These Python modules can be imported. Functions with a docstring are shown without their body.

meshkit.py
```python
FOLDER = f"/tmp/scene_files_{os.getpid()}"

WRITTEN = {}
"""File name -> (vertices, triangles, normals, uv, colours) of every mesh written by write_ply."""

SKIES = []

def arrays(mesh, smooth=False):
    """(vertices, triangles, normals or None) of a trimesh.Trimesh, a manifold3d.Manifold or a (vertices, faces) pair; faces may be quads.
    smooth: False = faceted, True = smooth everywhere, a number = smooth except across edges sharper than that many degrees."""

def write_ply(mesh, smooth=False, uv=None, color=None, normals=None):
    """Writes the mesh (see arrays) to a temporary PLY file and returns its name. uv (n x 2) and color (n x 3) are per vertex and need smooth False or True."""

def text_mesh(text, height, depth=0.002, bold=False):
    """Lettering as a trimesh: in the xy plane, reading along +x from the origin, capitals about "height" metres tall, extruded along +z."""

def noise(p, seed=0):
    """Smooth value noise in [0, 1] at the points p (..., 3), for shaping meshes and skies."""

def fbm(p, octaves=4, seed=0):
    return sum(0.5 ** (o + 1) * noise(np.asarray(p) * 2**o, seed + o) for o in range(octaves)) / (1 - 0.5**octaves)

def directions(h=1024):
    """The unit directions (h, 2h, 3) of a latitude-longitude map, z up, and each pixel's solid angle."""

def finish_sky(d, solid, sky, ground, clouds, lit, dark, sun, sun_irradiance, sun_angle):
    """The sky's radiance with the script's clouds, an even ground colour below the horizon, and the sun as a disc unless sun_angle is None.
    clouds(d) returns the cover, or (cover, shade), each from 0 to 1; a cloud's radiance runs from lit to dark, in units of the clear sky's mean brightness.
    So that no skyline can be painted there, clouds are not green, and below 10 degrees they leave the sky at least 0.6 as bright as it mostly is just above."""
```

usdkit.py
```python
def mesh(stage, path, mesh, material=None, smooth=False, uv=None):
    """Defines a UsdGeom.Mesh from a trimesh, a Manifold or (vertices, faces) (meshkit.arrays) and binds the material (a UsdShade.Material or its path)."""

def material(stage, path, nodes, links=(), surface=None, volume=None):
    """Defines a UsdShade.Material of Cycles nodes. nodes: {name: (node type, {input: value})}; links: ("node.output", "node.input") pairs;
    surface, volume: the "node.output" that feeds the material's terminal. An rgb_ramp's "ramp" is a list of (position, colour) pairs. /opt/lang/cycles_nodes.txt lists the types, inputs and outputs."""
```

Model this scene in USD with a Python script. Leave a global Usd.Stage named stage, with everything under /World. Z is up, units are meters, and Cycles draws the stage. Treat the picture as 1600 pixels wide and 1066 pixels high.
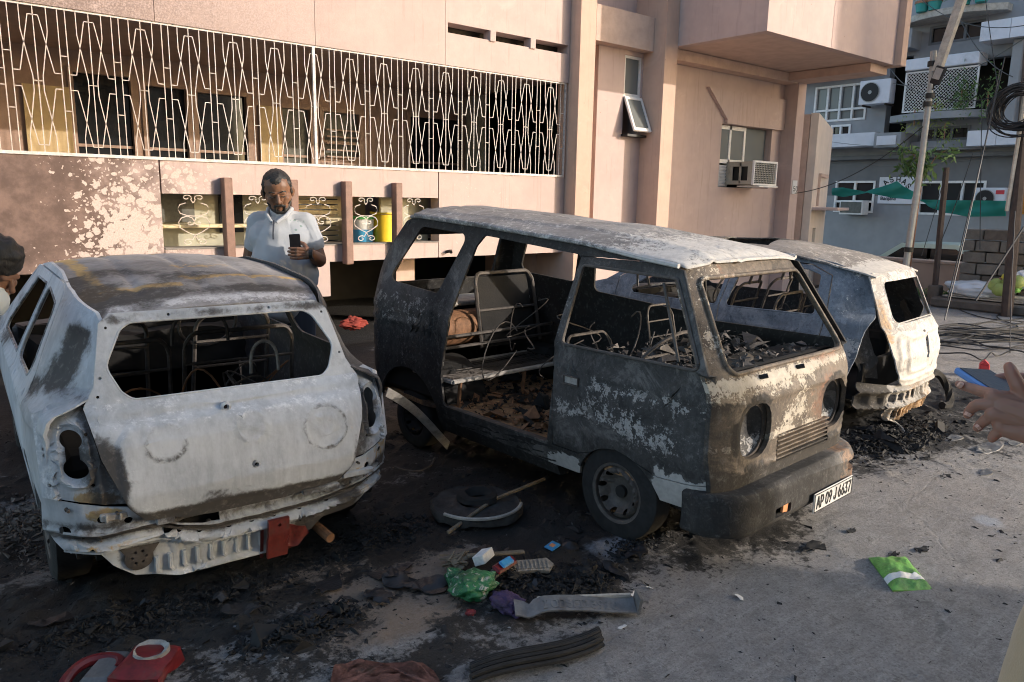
import math, random
import numpy as np
import trimesh, manifold3d, shapely, shapely.geometry as sg, shapely.affinity as sa
import meshkit, usdkit
from pxr import Usd, UsdGeom, UsdLux, UsdShade, Gf, Sdf, Vt

stage = Usd.Stage.CreateInMemory()
UsdGeom.SetStageUpAxis(stage, UsdGeom.Tokens.z)
UsdGeom.SetStageMetersPerUnit(stage, 1.0)
UsdGeom.Xform.Define(stage, '/World')
UsdGeom.Scope.Define(stage, '/World/Looks')

# ------------------------------------------------------------------ camera
# x runs along the pink building's front, y into that building, z up
FPX, PITCH, ROLL, HEAD, CAMH = 1180.0, math.radians(10.7), math.radians(1.04), math.radians(50.6), 1.75
_fw = np.array([math.cos(HEAD), math.sin(HEAD), 0]); _rt = np.array([math.sin(HEAD), -math.cos(HEAD), 0]); _up = np.array([0, 0, 1.])
CF = _fw * math.cos(PITCH) - _up * math.sin(PITCH); _u = _up * math.cos(PITCH) + _fw * math.sin(PITCH)
CR = _rt * math.cos(ROLL) + _u * math.sin(ROLL); CU = _u * math.cos(ROLL) - _rt * math.sin(ROLL)
CPOS = np.array([0, 0, CAMH])
cam = UsdGeom.Camera.Define(stage, '/World/camera')
cam.AddTransformOp().Set(Gf.Matrix4d(*CR, 0, *CU, 0, *(-CF), 0, *CPOS, 1))
cam.CreateHorizontalApertureAttr(36.0); cam.CreateVerticalApertureAttr(36.0 * 682 / 1024)
cam.CreateFocalLengthAttr(36.0 * FPX / 1600)
cam.CreateClippingRangeAttr(Gf.Vec2f(0.05, 2000))
cam.CreateExposureAttr(1.18)

# ------------------------------------------------------------------ sky and sun
SUN_EL = math.radians(16.0); SX, SY = 0.64, -0.768
sky = UsdLux.DomeLight.Define(stage, '/World/sky')
usdkit.material(stage, '/World/Looks/sky_air', {
    's': ('sky_texture', {'sky_type': 'single_scattering', 'sun_disc': False, 'sun_elevation': SUN_EL, 'sun_rotation': math.atan2(SX, SY), 'aerosol_density': 1.6}),
    'b': ('background_shader', {'strength': 0.15})}, [('s.color', 'b.color')], surface='b.background')
UsdShade.MaterialBindingAPI.Apply(sky.GetPrim()).Bind(UsdShade.Material.Get(stage, '/World/Looks/sky_air'))
sky.GetPrim().SetCustomDataByKey('kind', 'structure')
sun = UsdLux.DistantLight.Define(stage, '/World/sun')
sun.CreateIntensityAttr(0.52); sun.CreateAngleAttr(0.6); sun.CreateNormalizeAttr(True); sun.CreateColorAttr(Gf.Vec3f(1.0, 0.90, 0.81))
_d = np.array([SX * math.cos(SUN_EL), SY * math.cos(SUN_EL), math.sin(SUN_EL)]); _d /= np.linalg.norm(_d)
_x = np.cross([0, 0, 1.], _d); _x /= np.linalg.norm(_x); _y = np.cross(_d, _x)
sun.AddTransformOp().Set(Gf.Matrix4d(*_x, 0, *_y, 0, *_d, 0, 0, 0, 0, 1))
# ------------------------------------------------------------------ helpers: geometry
def ray(px, py): return CF + CR * (px - 800) / FPX + CU * (533 - py) / FPX
def gp(px, py, z=0.0):
    r = ray(px, py); return CPOS + r * (z - CAMH) / r[2]
def onx(px, py, X):
    r = ray(px, py); return CPOS + r * X / r[0]
def ony(px, py, Y):
    r = ray(px, py); return CPOS + r * Y / r[1]

def V(*a): return np.array(a, float)
def cat(*ms): return trimesh.util.concatenate([m for m in ms if m is not None])
def tm(m):
    if isinstance(m, manifold3d.Manifold):
        k = m.to_mesh(); return trimesh.Trimesh(np.array(k.vert_properties[:, :3], float), np.array(k.tri_verts), process=False)
    return m
def box(x0, x1, y0, y1, z0, z1):
    v = [(x, y, z) for x in (x0, x1) for y in (y0, y1) for z in (z0, z1)]
    f = [(0, 1, 3, 2), (4, 6, 7, 5), (0, 4, 5, 1), (2, 3, 7, 6), (0, 2, 6, 4), (1, 5, 7, 3)]
    return trimesh.Trimesh(np.array(v, float), np.array([t for q in f for t in ((q[0], q[1], q[2]), (q[0], q[2], q[3]))]), process=False)
def obox(c, sx, sy, sz, rz=0., rx=0., ry=0.):
    m = box(-sx / 2, sx / 2, -sy / 2, sy / 2, -sz / 2, sz / 2)
    m.apply_transform(trimesh.transformations.euler_matrix(rx, ry, rz)); m.apply_translation(c); return m
def bbox(x0, x1, y0, y1, z0, z1, r=.01):
    """box with chamfered edges"""
    r = min(r, (x1 - x0) * .45, (y1 - y0) * .45, (z1 - z0) * .45)
    pts = []
    for x, sx in ((x0, 1), (x1, -1)):
        for y, sy in ((y0, 1), (y1, -1)):
            for z, sz in ((z0, 1), (z1, -1)):
                pts += [(x + sx * r, y + sy * r, z), (x + sx * r, y, z + sz * r), (x, y + sy * r, z + sz * r)]
    return tm(manifold3d.Manifold.hull_points(np.array(pts, float)))
def tube(pts, r, sides=6, caps=True):
    p = np.asarray(pts, float); n = len(p)
    t = np.gradient(p, axis=0) if n > 2 else np.repeat(p[1:] - p[:1], 2, 0)
    t /= np.linalg.norm(t, axis=1, keepdims=True) + 1e-12
    ref = np.array([0, 0, 1.]) if np.abs(t[:, 2]).mean() < .8 else np.array([1., 0, 0])
    a = np.cross(t, ref); a /= np.linalg.norm(a, axis=1, keepdims=True) + 1e-12; b = np.cross(t, a)
    ang = np.arange(sides) * 2 * math.pi / sides + math.pi / sides
    rr = np.broadcast_to(r, (n,))
    v = p[:, None] + rr[:, None, None] * (np.cos(ang)[None, :, None] * a[:, None] + np.sin(ang)[None, :, None] * b[:, None])
    f = []
    for i in range(n - 1):
        for j in range(sides):
            k = (j + 1) % sides; A, B, Cc, D = i * sides + j, i * sides + k, (i + 1) * sides + k, (i + 1) * sides + j
            f += [(A, Cc, B), (A, D, Cc)]
    v = v.reshape(-1, 3)
    if caps:
        v = np.vstack([v, p[:1], p[-1:]]); c0, c1 = len(v) - 2, len(v) - 1
        for j in range(sides):
            k = (j + 1) % sides; f += [(c0, j, k), (c1, (n - 1) * sides + k, (n - 1) * sides + j)]
    return trimesh.Trimesh(v, np.array(f), process=False)
def rod(a, b, r, sides=6): return tube([a, b], r, sides)
def spline(pts, n=40):
    from scipy.interpolate import CubicSpline
    p = np.asarray(pts, float); s = np.r_[0, np.cumsum(np.linalg.norm(np.diff(p, axis=0), axis=1))]
    return CubicSpline(s, p)(np.linspace(0, s[-1], n))
def lathe(profile, n=32, axis=2):
    """profile: (r, h) pairs turned about the axis"""
    m = trimesh.creation.revolve(np.array(profile, float), sections=n)
    if axis == 0: m.apply_transform(trimesh.transformations.rotation_matrix(math.pi / 2, [0, 1, 0]))
    if axis == 1: m.apply_transform(trimesh.transformations.rotation_matrix(-math.pi / 2, [1, 0, 0]))
    return m
def polys(g):
    if g.is_empty: return []
    return [x for x in getattr(g, 'geoms', [g]) if x.geom_type == 'Polygon' and x.area > 1e-6]
def xsec(g):
    cs = []
    for p in polys(g):
        p = sg.polygon.orient(p)
        cs.append(np.array(p.exterior.coords)[:-1])
        cs += [np.array(h.coords)[:-1] for h in p.interiors]
    return manifold3d.CrossSection(cs, manifold3d.FillRule.EvenOdd)
def prism(g, t): return manifold3d.Manifold.extrude(xsec(g), t)
def panel(g, t, fn, res=.05):
    """a sheet of outline g (u, v) and thickness t, bent into place: fn(u, v, w) -> points, w from 0 (face) to t (back)"""
    m = tm(prism(g, t).refine_to_length(res))
    v = np.asarray(m.vertices); p = np.stack(fn(v[:, 0], v[:, 1], v[:, 2]), -1)
    return trimesh.Trimesh(p, m.faces, process=False)
def out(m):
    """turn a closed mesh the right way out"""
    if m.volume < 0: m.invert()
    return m
def plate_xz(g, y0, t):
    """outline in (x, z), from y0 back to y0 + t"""
    m = tm(prism(g, t)); v = np.asarray(m.vertices); p = np.stack([v[:, 0], y0 + v[:, 2], v[:, 1]], -1)
    return out(trimesh.Trimesh(p, m.faces, process=False))
def plate_xy(g, z0, t):
    m = tm(prism(g, t)); m.apply_translation((0, 0, z0)); return m
def plate_yz(g, x0, t):
    m = tm(prism(g, t)); v = np.asarray(m.vertices); p = np.stack([x0 + v[:, 2], v[:, 0], v[:, 1]], -1)
    return out(trimesh.Trimesh(p, m.faces, process=False))
def rbox2(x0, x1, y0, y1, r=.03): return sg.box(x0 + r, y0 + r, x1 - r, y1 - r).buffer(r, 4)
def P(*pts, r=0.):
    g = sg.Polygon(pts)
    return g.buffer(-r).buffer(r, 5) if r else g
def blob(loops, res=.02, smooth=8, hull=True):
    """loops: chains of (point, radius) pairs; hulls of neighbouring balls, joined and smoothed into one surface"""
    parts = []
    for ch in loops:
        for (a, ra), (b, rb) in zip(ch[:-1], ch[1:]):
            s = [manifold3d.Manifold.sphere(r_, 14).translate(list(map(float, p_))) for p_, r_ in ((a, ra), (b, rb))]
            parts.append(manifold3d.Manifold.batch_hull(s))
    m = manifold3d.Manifold.batch_boolean(parts, manifold3d.OpType.Add).refine_to_length(res)
    m = tm(m); m.merge_vertices()
    if smooth: trimesh.smoothing.filter_taubin(m, lamb=.5, nu=.52, iterations=smooth)
    return m
def jitter(m, amp, freq, seed=0):
    v = np.asarray(m.vertices); d = np.stack([meshkit.fbm(v * freq + 7 * k, 3, seed + k) for k in range(3)], -1) - .5
    m = trimesh.Trimesh(v + d * amp * 2, m.faces, process=False); return m
def moved(m, t=(0, 0, 0), rz=0., rx=0., ry=0., s=1.):
    m = m.copy(); m.apply_scale(s); m.apply_transform(trimesh.transformations.euler_matrix(rx, ry, rz)); m.apply_translation(t); return m

# ------------------------------------------------------------------ helpers: prims
USED = {}
def numbered(parent, name):
    k = USED.get((parent, name), 0); USED[(parent, name)] = k + 1
    return f'{parent}/{name}' if k == 0 else f'{parent}/{name}_{k:03d}'
LOC = {}
def data(prim, label=None, category=None, group=None, kind=None):
    for k, v in (('label', label), ('category', category), ('group', group), ('kind', kind)):
        if v: prim.SetCustomDataByKey(k, v)
def thing(name, label, category, loc=(0, 0, 0), rz=0., group=None, local=False):
    path = numbered('/World', name); x = UsdGeom.Xform.Define(stage, path)
    x.AddTranslateOp().Set(Gf.Vec3d(*map(float, loc)))
    if rz: x.AddRotateZOp().Set(math.degrees(rz))
    data(x.GetPrim(), label, category, group); LOC[path] = None if local else np.array(loc, float)
    return path
def put(path, mesh, mat, smooth=30, attrs=None, off=None):
    v, f, n = meshkit.arrays(tm(mesh), smooth)
    raw = v
    if off is not None: v = v - off
    m = UsdGeom.Mesh.Define(stage, path)
    m.CreatePointsAttr(Vt.Vec3fArray.FromNumpy(v.astype(np.float32)))
    m.CreateFaceVertexCountsAttr(Vt.IntArray.FromNumpy(np.full(len(f), 3, np.int32)))
    m.CreateFaceVertexIndicesAttr(Vt.IntArray.FromNumpy(f.astype(np.int32).ravel()))
    m.CreateSubdivisionSchemeAttr('none')
    if n is not None:
        m.CreateNormalsAttr(Vt.Vec3fArray.FromNumpy(n.astype(np.float32))); m.SetNormalsInterpolation('vertex')
    if attrs is not None:
        a = np.clip(np.asarray(attrs(raw), float), 0, 1).astype(np.float32)
        UsdGeom.PrimvarsAPI(m).CreatePrimvar('m', Sdf.ValueTypeNames.Color3fArray, 'vertex').Set(Vt.Vec3fArray.FromNumpy(a))
    UsdShade.MaterialBindingAPI.Apply(m.GetPrim()).Bind(MATS[mat])
    return m
def part(parent, name, mesh, mat, smooth=30, label=None, attrs=None, kind=None):
    path = numbered(parent, name); root = '/'.join(path.split('/')[:3])
    m = put(path, mesh, mat, smooth, attrs, LOC.get(root))
    data(m.GetPrim(), label, kind=kind)
    return path
def solo(name, label, category, mesh, mat, smooth=30, group=None, attrs=None, kind=None):
    path = numbered('/World', name); m = put(path, mesh, mat, smooth, attrs)
    data(m.GetPrim(), label, category, group, kind); LOC[path] = None
    return path
def struct(name, mesh, mat, smooth=30, attrs=None):
    path = numbered('/World', name); m = put(path, mesh, mat, smooth, attrs); data(m.GetPrim(), kind='structure'); LOC[path] = None
    return path
def copy(src, loc, rz=0., label=None, category=None, group=None):
    base = src.split('/')[-1]
    if base[-4:-3] == '_' and base[-3:].isdigit(): base = base[:-4]
    path = numbered('/World', base); x = UsdGeom.Xform.Define(stage, path)
    x.GetPrim().GetReferences().AddInternalReference(src)
    x.ClearXformOpOrder(); x.GetPrim().SetInstanceable(True)
    x.AddTranslateOp().Set(Gf.Vec3d(*map(float, loc))); x.AddRotateZOp().Set(math.degrees(rz))
    data(x.GetPrim(), label, category, group)
    return path

# ------------------------------------------------------------------ helpers: materials
MATS = {}
class G:
    """a small builder for Cycles node graphs: strings like 'x3.fac' are links"""
    def __init__(s): s.n, s.l = {}, []
    def node(s, kind, outp, **inp):
        name = f'x{len(s.n)}'; const = {}
        for k, v in inp.items():
            if v is None: continue
            if isinstance(v, str) and v[0] == 'x' and '.' in v: s.l.append((v, f'{name}.{k}'))
            else: const[k] = v
        s.n[name] = (kind, const); return f'{name}.{outp}'
    def coord(s, scale=(1, 1, 1)):
        c = s.node('texture_coordinate', 'object')
        return c if scale == (1, 1, 1) else s.node('mapping', 'vector', vector=c, scale=scale)
    def pos(s): return s.node('geometry', 'position')
    def noise(s, scale, detail=5, rough=.6, vec=None, dist=0.): return s.node('noise_texture', 'fac', vector=vec or s.coord(), scale=scale, detail=detail, roughness=rough, distortion=dist)
    def vor(s, scale, vec=None, outp='distance', **k): return s.node('voronoi_texture', outp, vector=vec or s.coord(), scale=scale, **k)
    def m(s, op, a, b=0., c=None): return s.node('math', 'value', math_type=op, value1=a, value2=b, value3=c)
    def add(s, *a):
        r = a[0]
        for b in a[1:]: r = s.m('add', r, b)
        return r
    def mul(s, a, b): return s.m('multiply', a, b)
    def step(s, v, lo, hi, a=0., b=1.): return s.node('map_range', 'result', range_type='smoothstep', clamp=True, value=v, from_min=lo, from_max=hi, to_min=a, to_max=b)
    def mix(s, fac, a, b): return s.node('mix', 'color', mix_type='mix', fac=fac, color1=a, color2=b)
    def attr(s):
        a = s.node('attribute', 'color', attribute='m'); k = s.node('separate_color', 'r', color=a).split('.')[0]
        return k + '.r', k + '.g', k + '.b'
    def xyz(s, v): k = s.node('separate_xyz', 'x', vector=v).split('.')[0]; return k + '.x', k + '.y', k + '.z'
    def bump(s, h, strength=.5, dist=.01): return s.node('bump', 'normal', height=h, strength=strength, distance=dist)
    def bsdf(s, color, rough=.7, **k): return s.node('principled_bsdf', 'BSDF', base_color=color, roughness=rough, **k)
    def make(s, name, surf): MATS[name] = usdkit.material(stage, '/World/Looks/' + name, s.n, s.l, surface=surf); return MATS[name]

def plain(name, color, rough=.7, var=.12, scale=6, bump=.15, metallic=0., spec=.4, fine=90, dirt=None):
    g = G(); n = g.noise(scale, 6, .65); n2 = g.noise(fine, 3, .6)
    f = g.step(g.add(g.mul(n, .75), g.mul(n2, .25)), .3, .7)
    c = g.mix(f, tuple(x * (1 - var) for x in color), tuple(min(1, x * (1 + var)) for x in color))
    if dirt: c = g.mix(g.mul(g.step(g.noise(scale * .6, 7, .7), .5, .75), dirt), c, (.06, .05, .04))
    g.make(name, g.bsdf(c, rough, metallic=metallic, specular_ior_level=spec, normal=g.bump(n2, bump, .004)))
def glassy(name, color=(.02, .025, .025), rough=.08):
    g = G(); g.make(name, g.bsdf(color, rough, specular_ior_level=.6))
# ------------------------------------------------------------------ materials of the setting
def pinkwall(name, color, burn):
    g = G(); p = g.pos(); x, y, z = g.xyz(p)
    big = g.noise(.9, 5, .6, p); mid = g.noise(5, 6, .65, p); fine = g.noise(70, 4, .6, p)
    c = g.mix(g.step(g.add(g.mul(big, .5), g.mul(mid, .5)), .35, .65), tuple(k * .88 for k in color), color)
    c = g.mix(g.mul(g.step(fine, .45, .75), .25), c, tuple(k * .8 for k in color))
    drip = g.noise(1., 6, .7, g.node('mapping', 'vector', vector=p, scale=(14, 14, .8)))
    rnd = g.node('object_info', 'random'); c = g.mix(g.mul(rnd, .22), c, tuple(k * .72 for k in color))
    c = g.mix(g.mul(g.step(drip, .54, .74), .30), c, (.17, .12, .095)); c = g.mix(g.mul(g.step(g.noise(2.1, 8, .75, p, .9), .56, .70), .3), c, tuple(min(1, k * 1.22) for k in color))
    c = g.mix(g.mul(g.step(g.noise(11., 6, .8, p, 1.2), .60, .72), .35), c, tuple(k * .6 for k in color))
    speck = g.step(g.vor(3.1, p, randomness=1.), .035, .02)
    c = g.mix(g.mul(speck, .5), c, (.22, .12, .09))
    if burn:
        edge = g.add(x, g.mul(g.add(mid, -.5), 1.3), g.mul(g.add(big, -.5), 1.2))
        soot = g.mul(g.step(edge, 2.75, 1.5), g.step(z, 3.0, 2.2))
        c = g.mix(g.mul(soot, .93), c, g.mix(g.step(mid, .35, .65), (.085, .056, .046), (.165, .110, .090)))
        # blistered paint that came off in flakes down to the pale plaster
        warp = g.node('mix', 'color', mix_type='linear_light', fac=.045, color1=p, color2=g.node('noise_texture', 'color', vector=p, scale=14., detail=3.))
        near = g.mul(g.step(edge, .9, 1.9), g.step(edge, 3.3, 2.3))
        low = g.add(g.mul(g.step(z, 2.6, 1.2), .55), .45)
        near = g.add(g.mul(near, .80), .20); thr = g.add(g.mul(g.mul(near, low), .46), g.mul(g.add(big, -.5), .55), .02)
        v1 = g.m('less_than', g.vor(11., warp), thr); v2 = g.m('less_than', g.vor(27., warp), g.m('subtract', thr, .06)); v3 = g.m('less_than', g.vor(4.6, warp, randomness=1.), g.m('subtract', thr, .15))
        peel = g.mul(g.m('maximum', v1, g.m('maximum', v2, v3)), g.step(z, 2.3, 2.1))
        c = g.mix(peel, c, g.mix(g.step(fine, .3, .7), (.44, .35, .31), (.54, .45, .405)))
        grime = g.mul(g.step(g.add(x, g.mul(mid, 2.)), 6.2, 1.5), g.mul(g.step(z, 5.6, 3.6), g.step(z, 3.25, 3.4)))
        c = g.mix(g.mul(g.mul(grime, g.step(g.add(g.mul(fine, .6), g.mul(mid, .4)), .30, .60)), .85), c, (.105, .07, .055))
        g.make(name, g.bsdf(c, .85, specular_ior_level=.2, normal=g.bump(g.add(g.mul(fine, .5), g.mul(peel, -1.2), mid), .35, .006)))
    else:
        g.make(name, g.bsdf(c, .85, specular_ior_level=.2, normal=g.bump(g.add(fine, mid), .25, .004)))
pinkwall('pink_plaster', (.50, .39, .355), True)
pinkwall('peach_plaster', (.55, .39, .31), False)
pinkwall('rose_plaster', (.52, .40, .365), False)
plain('dark_rose_paint', (.215, .125, .095), .6, .2, 9)
plain('brown_plaster', (.50, .365, .30), .85, .12, 5)
plain('white_iron', (.56, .51, .475), .5, .2, 26, dirt=.5)
plain('pale_iron', (.56, .47, .41), .5, .2, 26, dirt=.5)
plain('white_frame', (.72, .70, .68), .5, .08, 12, dirt=.2)
plain('verandah_wall', (.30, .205, .16), .8, .14, 4)
plain('door_wood', (.30, .20, .15), .55, .15, 8)
plain('yellow_paint', (.46, .34, .18), .7, .1, 5)
plain('cream_wall', (.66, .56, .36), .8, .08, 5)
plain('sage_board', (.36, .35, .27), .7, .08, 4)
plain('grey_curtain', (.12, .12, .105), .8, .2, 12)
plain('black_iron', (.012, .012, .012), .5, .2, 30)
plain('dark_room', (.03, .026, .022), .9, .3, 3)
plain('grey_floor', (.22, .20, .18), .8, .15, 6)
glassy('dark_glass', (.012, .013, .014), .06)
glassy('window_grey', (.14, .15, .15), .18)

# ------------------------------------------------------------------ ground: one sheet, finer near the cars
LCO, LCYAW, VO, VYAW, TO, TYAW = (.33, 3.2), math.radians(-3), (2.80, 1.93), math.radians(3), (5.55, 2.55), math.radians(6)
def spaced(parts): return np.unique(np.round(np.concatenate([np.linspace(a, b, n) for a, b, n in parts]), 4))
gx = spaced([(-400, -20, 12), (-20, -2, 19), (-2, 8.5, 300), (8.5, 14, 90), (14, 40, 53), (40, 400, 12)])
gy = spaced([(-400, -20, 12), (-20, 0, 25), (0, 5.5, 170), (5.5, 12, 70), (12, 30, 20), (30, 400, 12)])
GXX, GYY = np.meshgrid(gx, gy, indexing='ij'); gpt = np.stack([GXX, GYY, 0 * GXX], -1).reshape(-1, 3)
def gauss(p, c, r, ry=None, ang=0.):
    d = p[:, :2] - np.asarray(c)[:2]; ca, sa_ = math.cos(ang), math.sin(ang)
    u = (d[:, 0] * ca + d[:, 1] * sa_) / r; w = (-d[:, 0] * sa_ + d[:, 1] * ca) / (ry or r)
    return np.exp(-(u * u + w * w))
def ground_mask(p):
    q = p * [1, 1, 0]; n1 = meshkit.fbm(q * 1.4 + 3, 4, 5); n2 = meshkit.fbm(q * 5 + 9, 3, 8)
    # soot: everything on the house side of the line in front of the car noses
    px = [(0, 1120), (520, 1060), (700, 985), (860, 940), (1040, 880), (1180, 850), (1345, 735), (1480, 705), (1600, 668)]
    L = np.array([gp(a, b)[:2] for a, b in px]); d = np.interp(p[:, 0], L[:, 0], L[:, 1]) if np.all(np.diff(L[:, 0]) > 0) else None
    d = p[:, 1] - np.interp(p[:, 0], np.sort(L[:, 0]), L[np.argsort(L[:, 0]), 1])
    soot = np.clip(.5 + d * 1.15 + (n1 - .5) * 1.1, 0, 1)
    soot = np.where(soot > .5, .5 + (soot - .5) * (.25 + 1.0 * np.clip((meshkit.fbm(q * 2.6 + 1, 4, 12) - .36) * 5, 0, 1)), soot)
    soot *= np.clip((8.6 - p[:, 0]) * 1.2 + (n1 - .5) * 2, 0, 1) * np.clip((12.5 - p[:, 1]), 0, 1)
    for (a, b), r, s in (((690, 880), .30, .9), ((600, 905), .34, .75), ((480, 900), .2, .6), ((650, 960), .4, .75), ((380, 1010), .3, .6), ((40, 900), .5, .8), ((30, 800), .6, .8), ((560, 860), .16, .5), ((620, 985), .22, .35)):
        soot *= 1 - s * gauss(p, gp(a, b), r * (.6 + .8 * .5), r * .45, .2) * np.clip(.4 + n2, 0, 1)
    for (a, b), r, s in (((810, 905), .28, .7), ((330, 960), .5, .6), ((160, 985), .35, .7), ((880, 1030), .16, .35), ((860, 870), .3, .6), ((1120, 860), .3, .55), ((1400, 690), .7, .6), ((500, 985), .25, .5)):
        soot = np.maximum(soot, s * np.clip(gauss(p, gp(a, b), r, r * .5, .1) * 1.6, 0, 1) * np.clip(n2 * 1.9, 0, 1.2))
    brown = np.clip(gauss(p, gp(640, 960), .5, .16) * .8 + gauss(p, gp(480, 900), .3, .12) * .7 + gauss(p, gp(660, 880), .45, .3) * .9 + gauss(p, gp(20, 850), .8) * .9 + gauss(p, gp(600, 930), .5, .3) * .5 + gauss(p, gp(1300, 770), .5, .25) * .3 + (n1 - .55) * .6, 0, 1)
    pale = np.clip(1.3 * gauss(p, gp(955, 858), .26, .10, -.35) * n2 * 1.5 + .9 * gauss(p, gp(1545, 815), .1) * n2 * 1.5, 0, 1)
    return np.stack([soot, brown, pale], -1)
def ground_height(p):
    near = np.clip(1 - (np.abs(p[:, 0] - 4) - 4.2) / 2, 0, 1) * np.clip(1 - (np.abs(p[:, 1] - 3) - 3.2) / 1.5, 0, 1)
    m = ground_mask(p)[:, 0]; q = p * [1, 1, 0]
    h = (meshkit.fbm(q * .8, 3, 2) - .5) * .02 + near * ((meshkit.fbm(q * 6, 4, 11) - .5) * .010 + m * np.clip(meshkit.fbm(q * 11, 3, 21) - .48, 0, 1) * .10)
    h += -.45 * np.clip((p[:, 0] - 15.75) / .3, 0, 1)
    return h
gpt[:, 2] = ground_height(gpt)
nx_, ny_ = len(gx), len(gy); ii, jj = np.meshgrid(np.arange(nx_ - 1), np.arange(ny_ - 1), indexing='ij'); k_ = (ii * ny_ + jj).ravel()
gfaces = np.vstack([np.stack([k_, k_ + ny_, k_ + ny_ + 1], -1), np.stack([k_, k_ + ny_ + 1, k_ + 1], -1)])
g = G(); p = g.pos(); s_, b_, w_ = g.attr()
n0 = g.noise(.7, 6, .65, p); n1 = g.noise(6, 8, .72, p); n2 = g.noise(34, 6, .7, p); n3 = g.noise(150, 4, .6, p)
str_ = g.noise(1., 6, .7, g.node('mapping', 'vector', vector=p, rotation=(0, 0, .25), scale=(3, 22, 3)))
c = g.mix(g.step(g.add(g.mul(n1, .5), g.mul(n2, .5)), .38, .64), (.20, .194, .19), (.37, .362, .355))
c = g.mix(g.mul(g.step(str_, .48, .7), .5), c, (.46, .45, .44))
c = g.mix(g.mul(g.step(n0, .42, .62), .5), c, (.27, .25, .235))
pit = g.step(g.add(g.mul(n2, .7), g.mul(n3, .3)), .5, .6)
c = g.mix(g.mul(pit, .55), c, (.11, .105, .10))
c = g.mix(g.mul(g.step(n1, .60, .70), .65), c, (.07, .066, .063))
crack = g.step(g.vor(1.1, g.node('mix', 'color', mix_type='linear_light', fac=.12, color1=p, color2=g.node('noise_texture', 'color', vector=p, scale=2.5, detail=5.)), feature='distance_to_edge'), .012, .002)
c = g.mix(g.mul(crack, g.mul(g.step(n0, .52, .62), .35)), c, (.045, .04, .036))
gr = g.noise(75, 8, .85, p, .6); c = g.mix(g.mul(g.step(gr, .52, .60), .6), c, (.10, .095, .09)); c = g.mix(g.mul(g.step(gr, .44, .36), .5), c, (.50, .49, .48)); c = g.mix(g.mul(g.step(g.noise(13, 8, .8, p, 1.5), .56, .64), .5), c, (.125, .118, .112))
spl = g.noise(2.6, 9, .78, p, .8); c = g.mix(g.mul(g.step(spl, .54, .66), .55), c, (.115, .11, .105)); c = g.mix(g.mul(g.step(spl, .40, .30), .5), c, (.50, .485, .47))
fb = g.step(g.add(b_, g.mul(g.add(n1, -.5), 1.)), .3, .75)
c = g.mix(g.mul(fb, .7), c, g.mix(n2, (.16, .105, .065), (.29, .21, .145)))
fs = g.step(g.add(s_, g.mul(g.add(n1, -.5), 1.5), g.mul(g.add(n2, -.5), 1.1), g.mul(g.add(n0, -.5), .6)), .30, .58)
c = g.mix(g.mul(fs, .95), c, g.mix(g.step(g.add(g.mul(n2, .6), g.mul(n3, .4)), .48, .68), (.0075, .0072, .007), (.034, .033, .033)))
fw = g.step(g.add(w_, g.mul(g.add(n2, -.5), .8)), .3, .8)
c = g.mix(g.mul(fw, .75), c, (.34, .37, .42))
flk = g.step(g.vor(55., p, randomness=1.), .10, .05)
c = g.mix(g.mul(g.mul(flk, g.step(n1, .5, .62)), .55), c, g.mix(fs, (.03, .028, .026), (.22, .22, .22)))
g.make('street_concrete', g.bsdf(c, g.add(.82, g.mul(fs, -.22)), specular_ior_level=.35, normal=g.bump(g.add(n2, g.mul(n3, .6), n1, g.mul(gr, .8), g.mul(crack, -.2)), .9, .014)))
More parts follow.
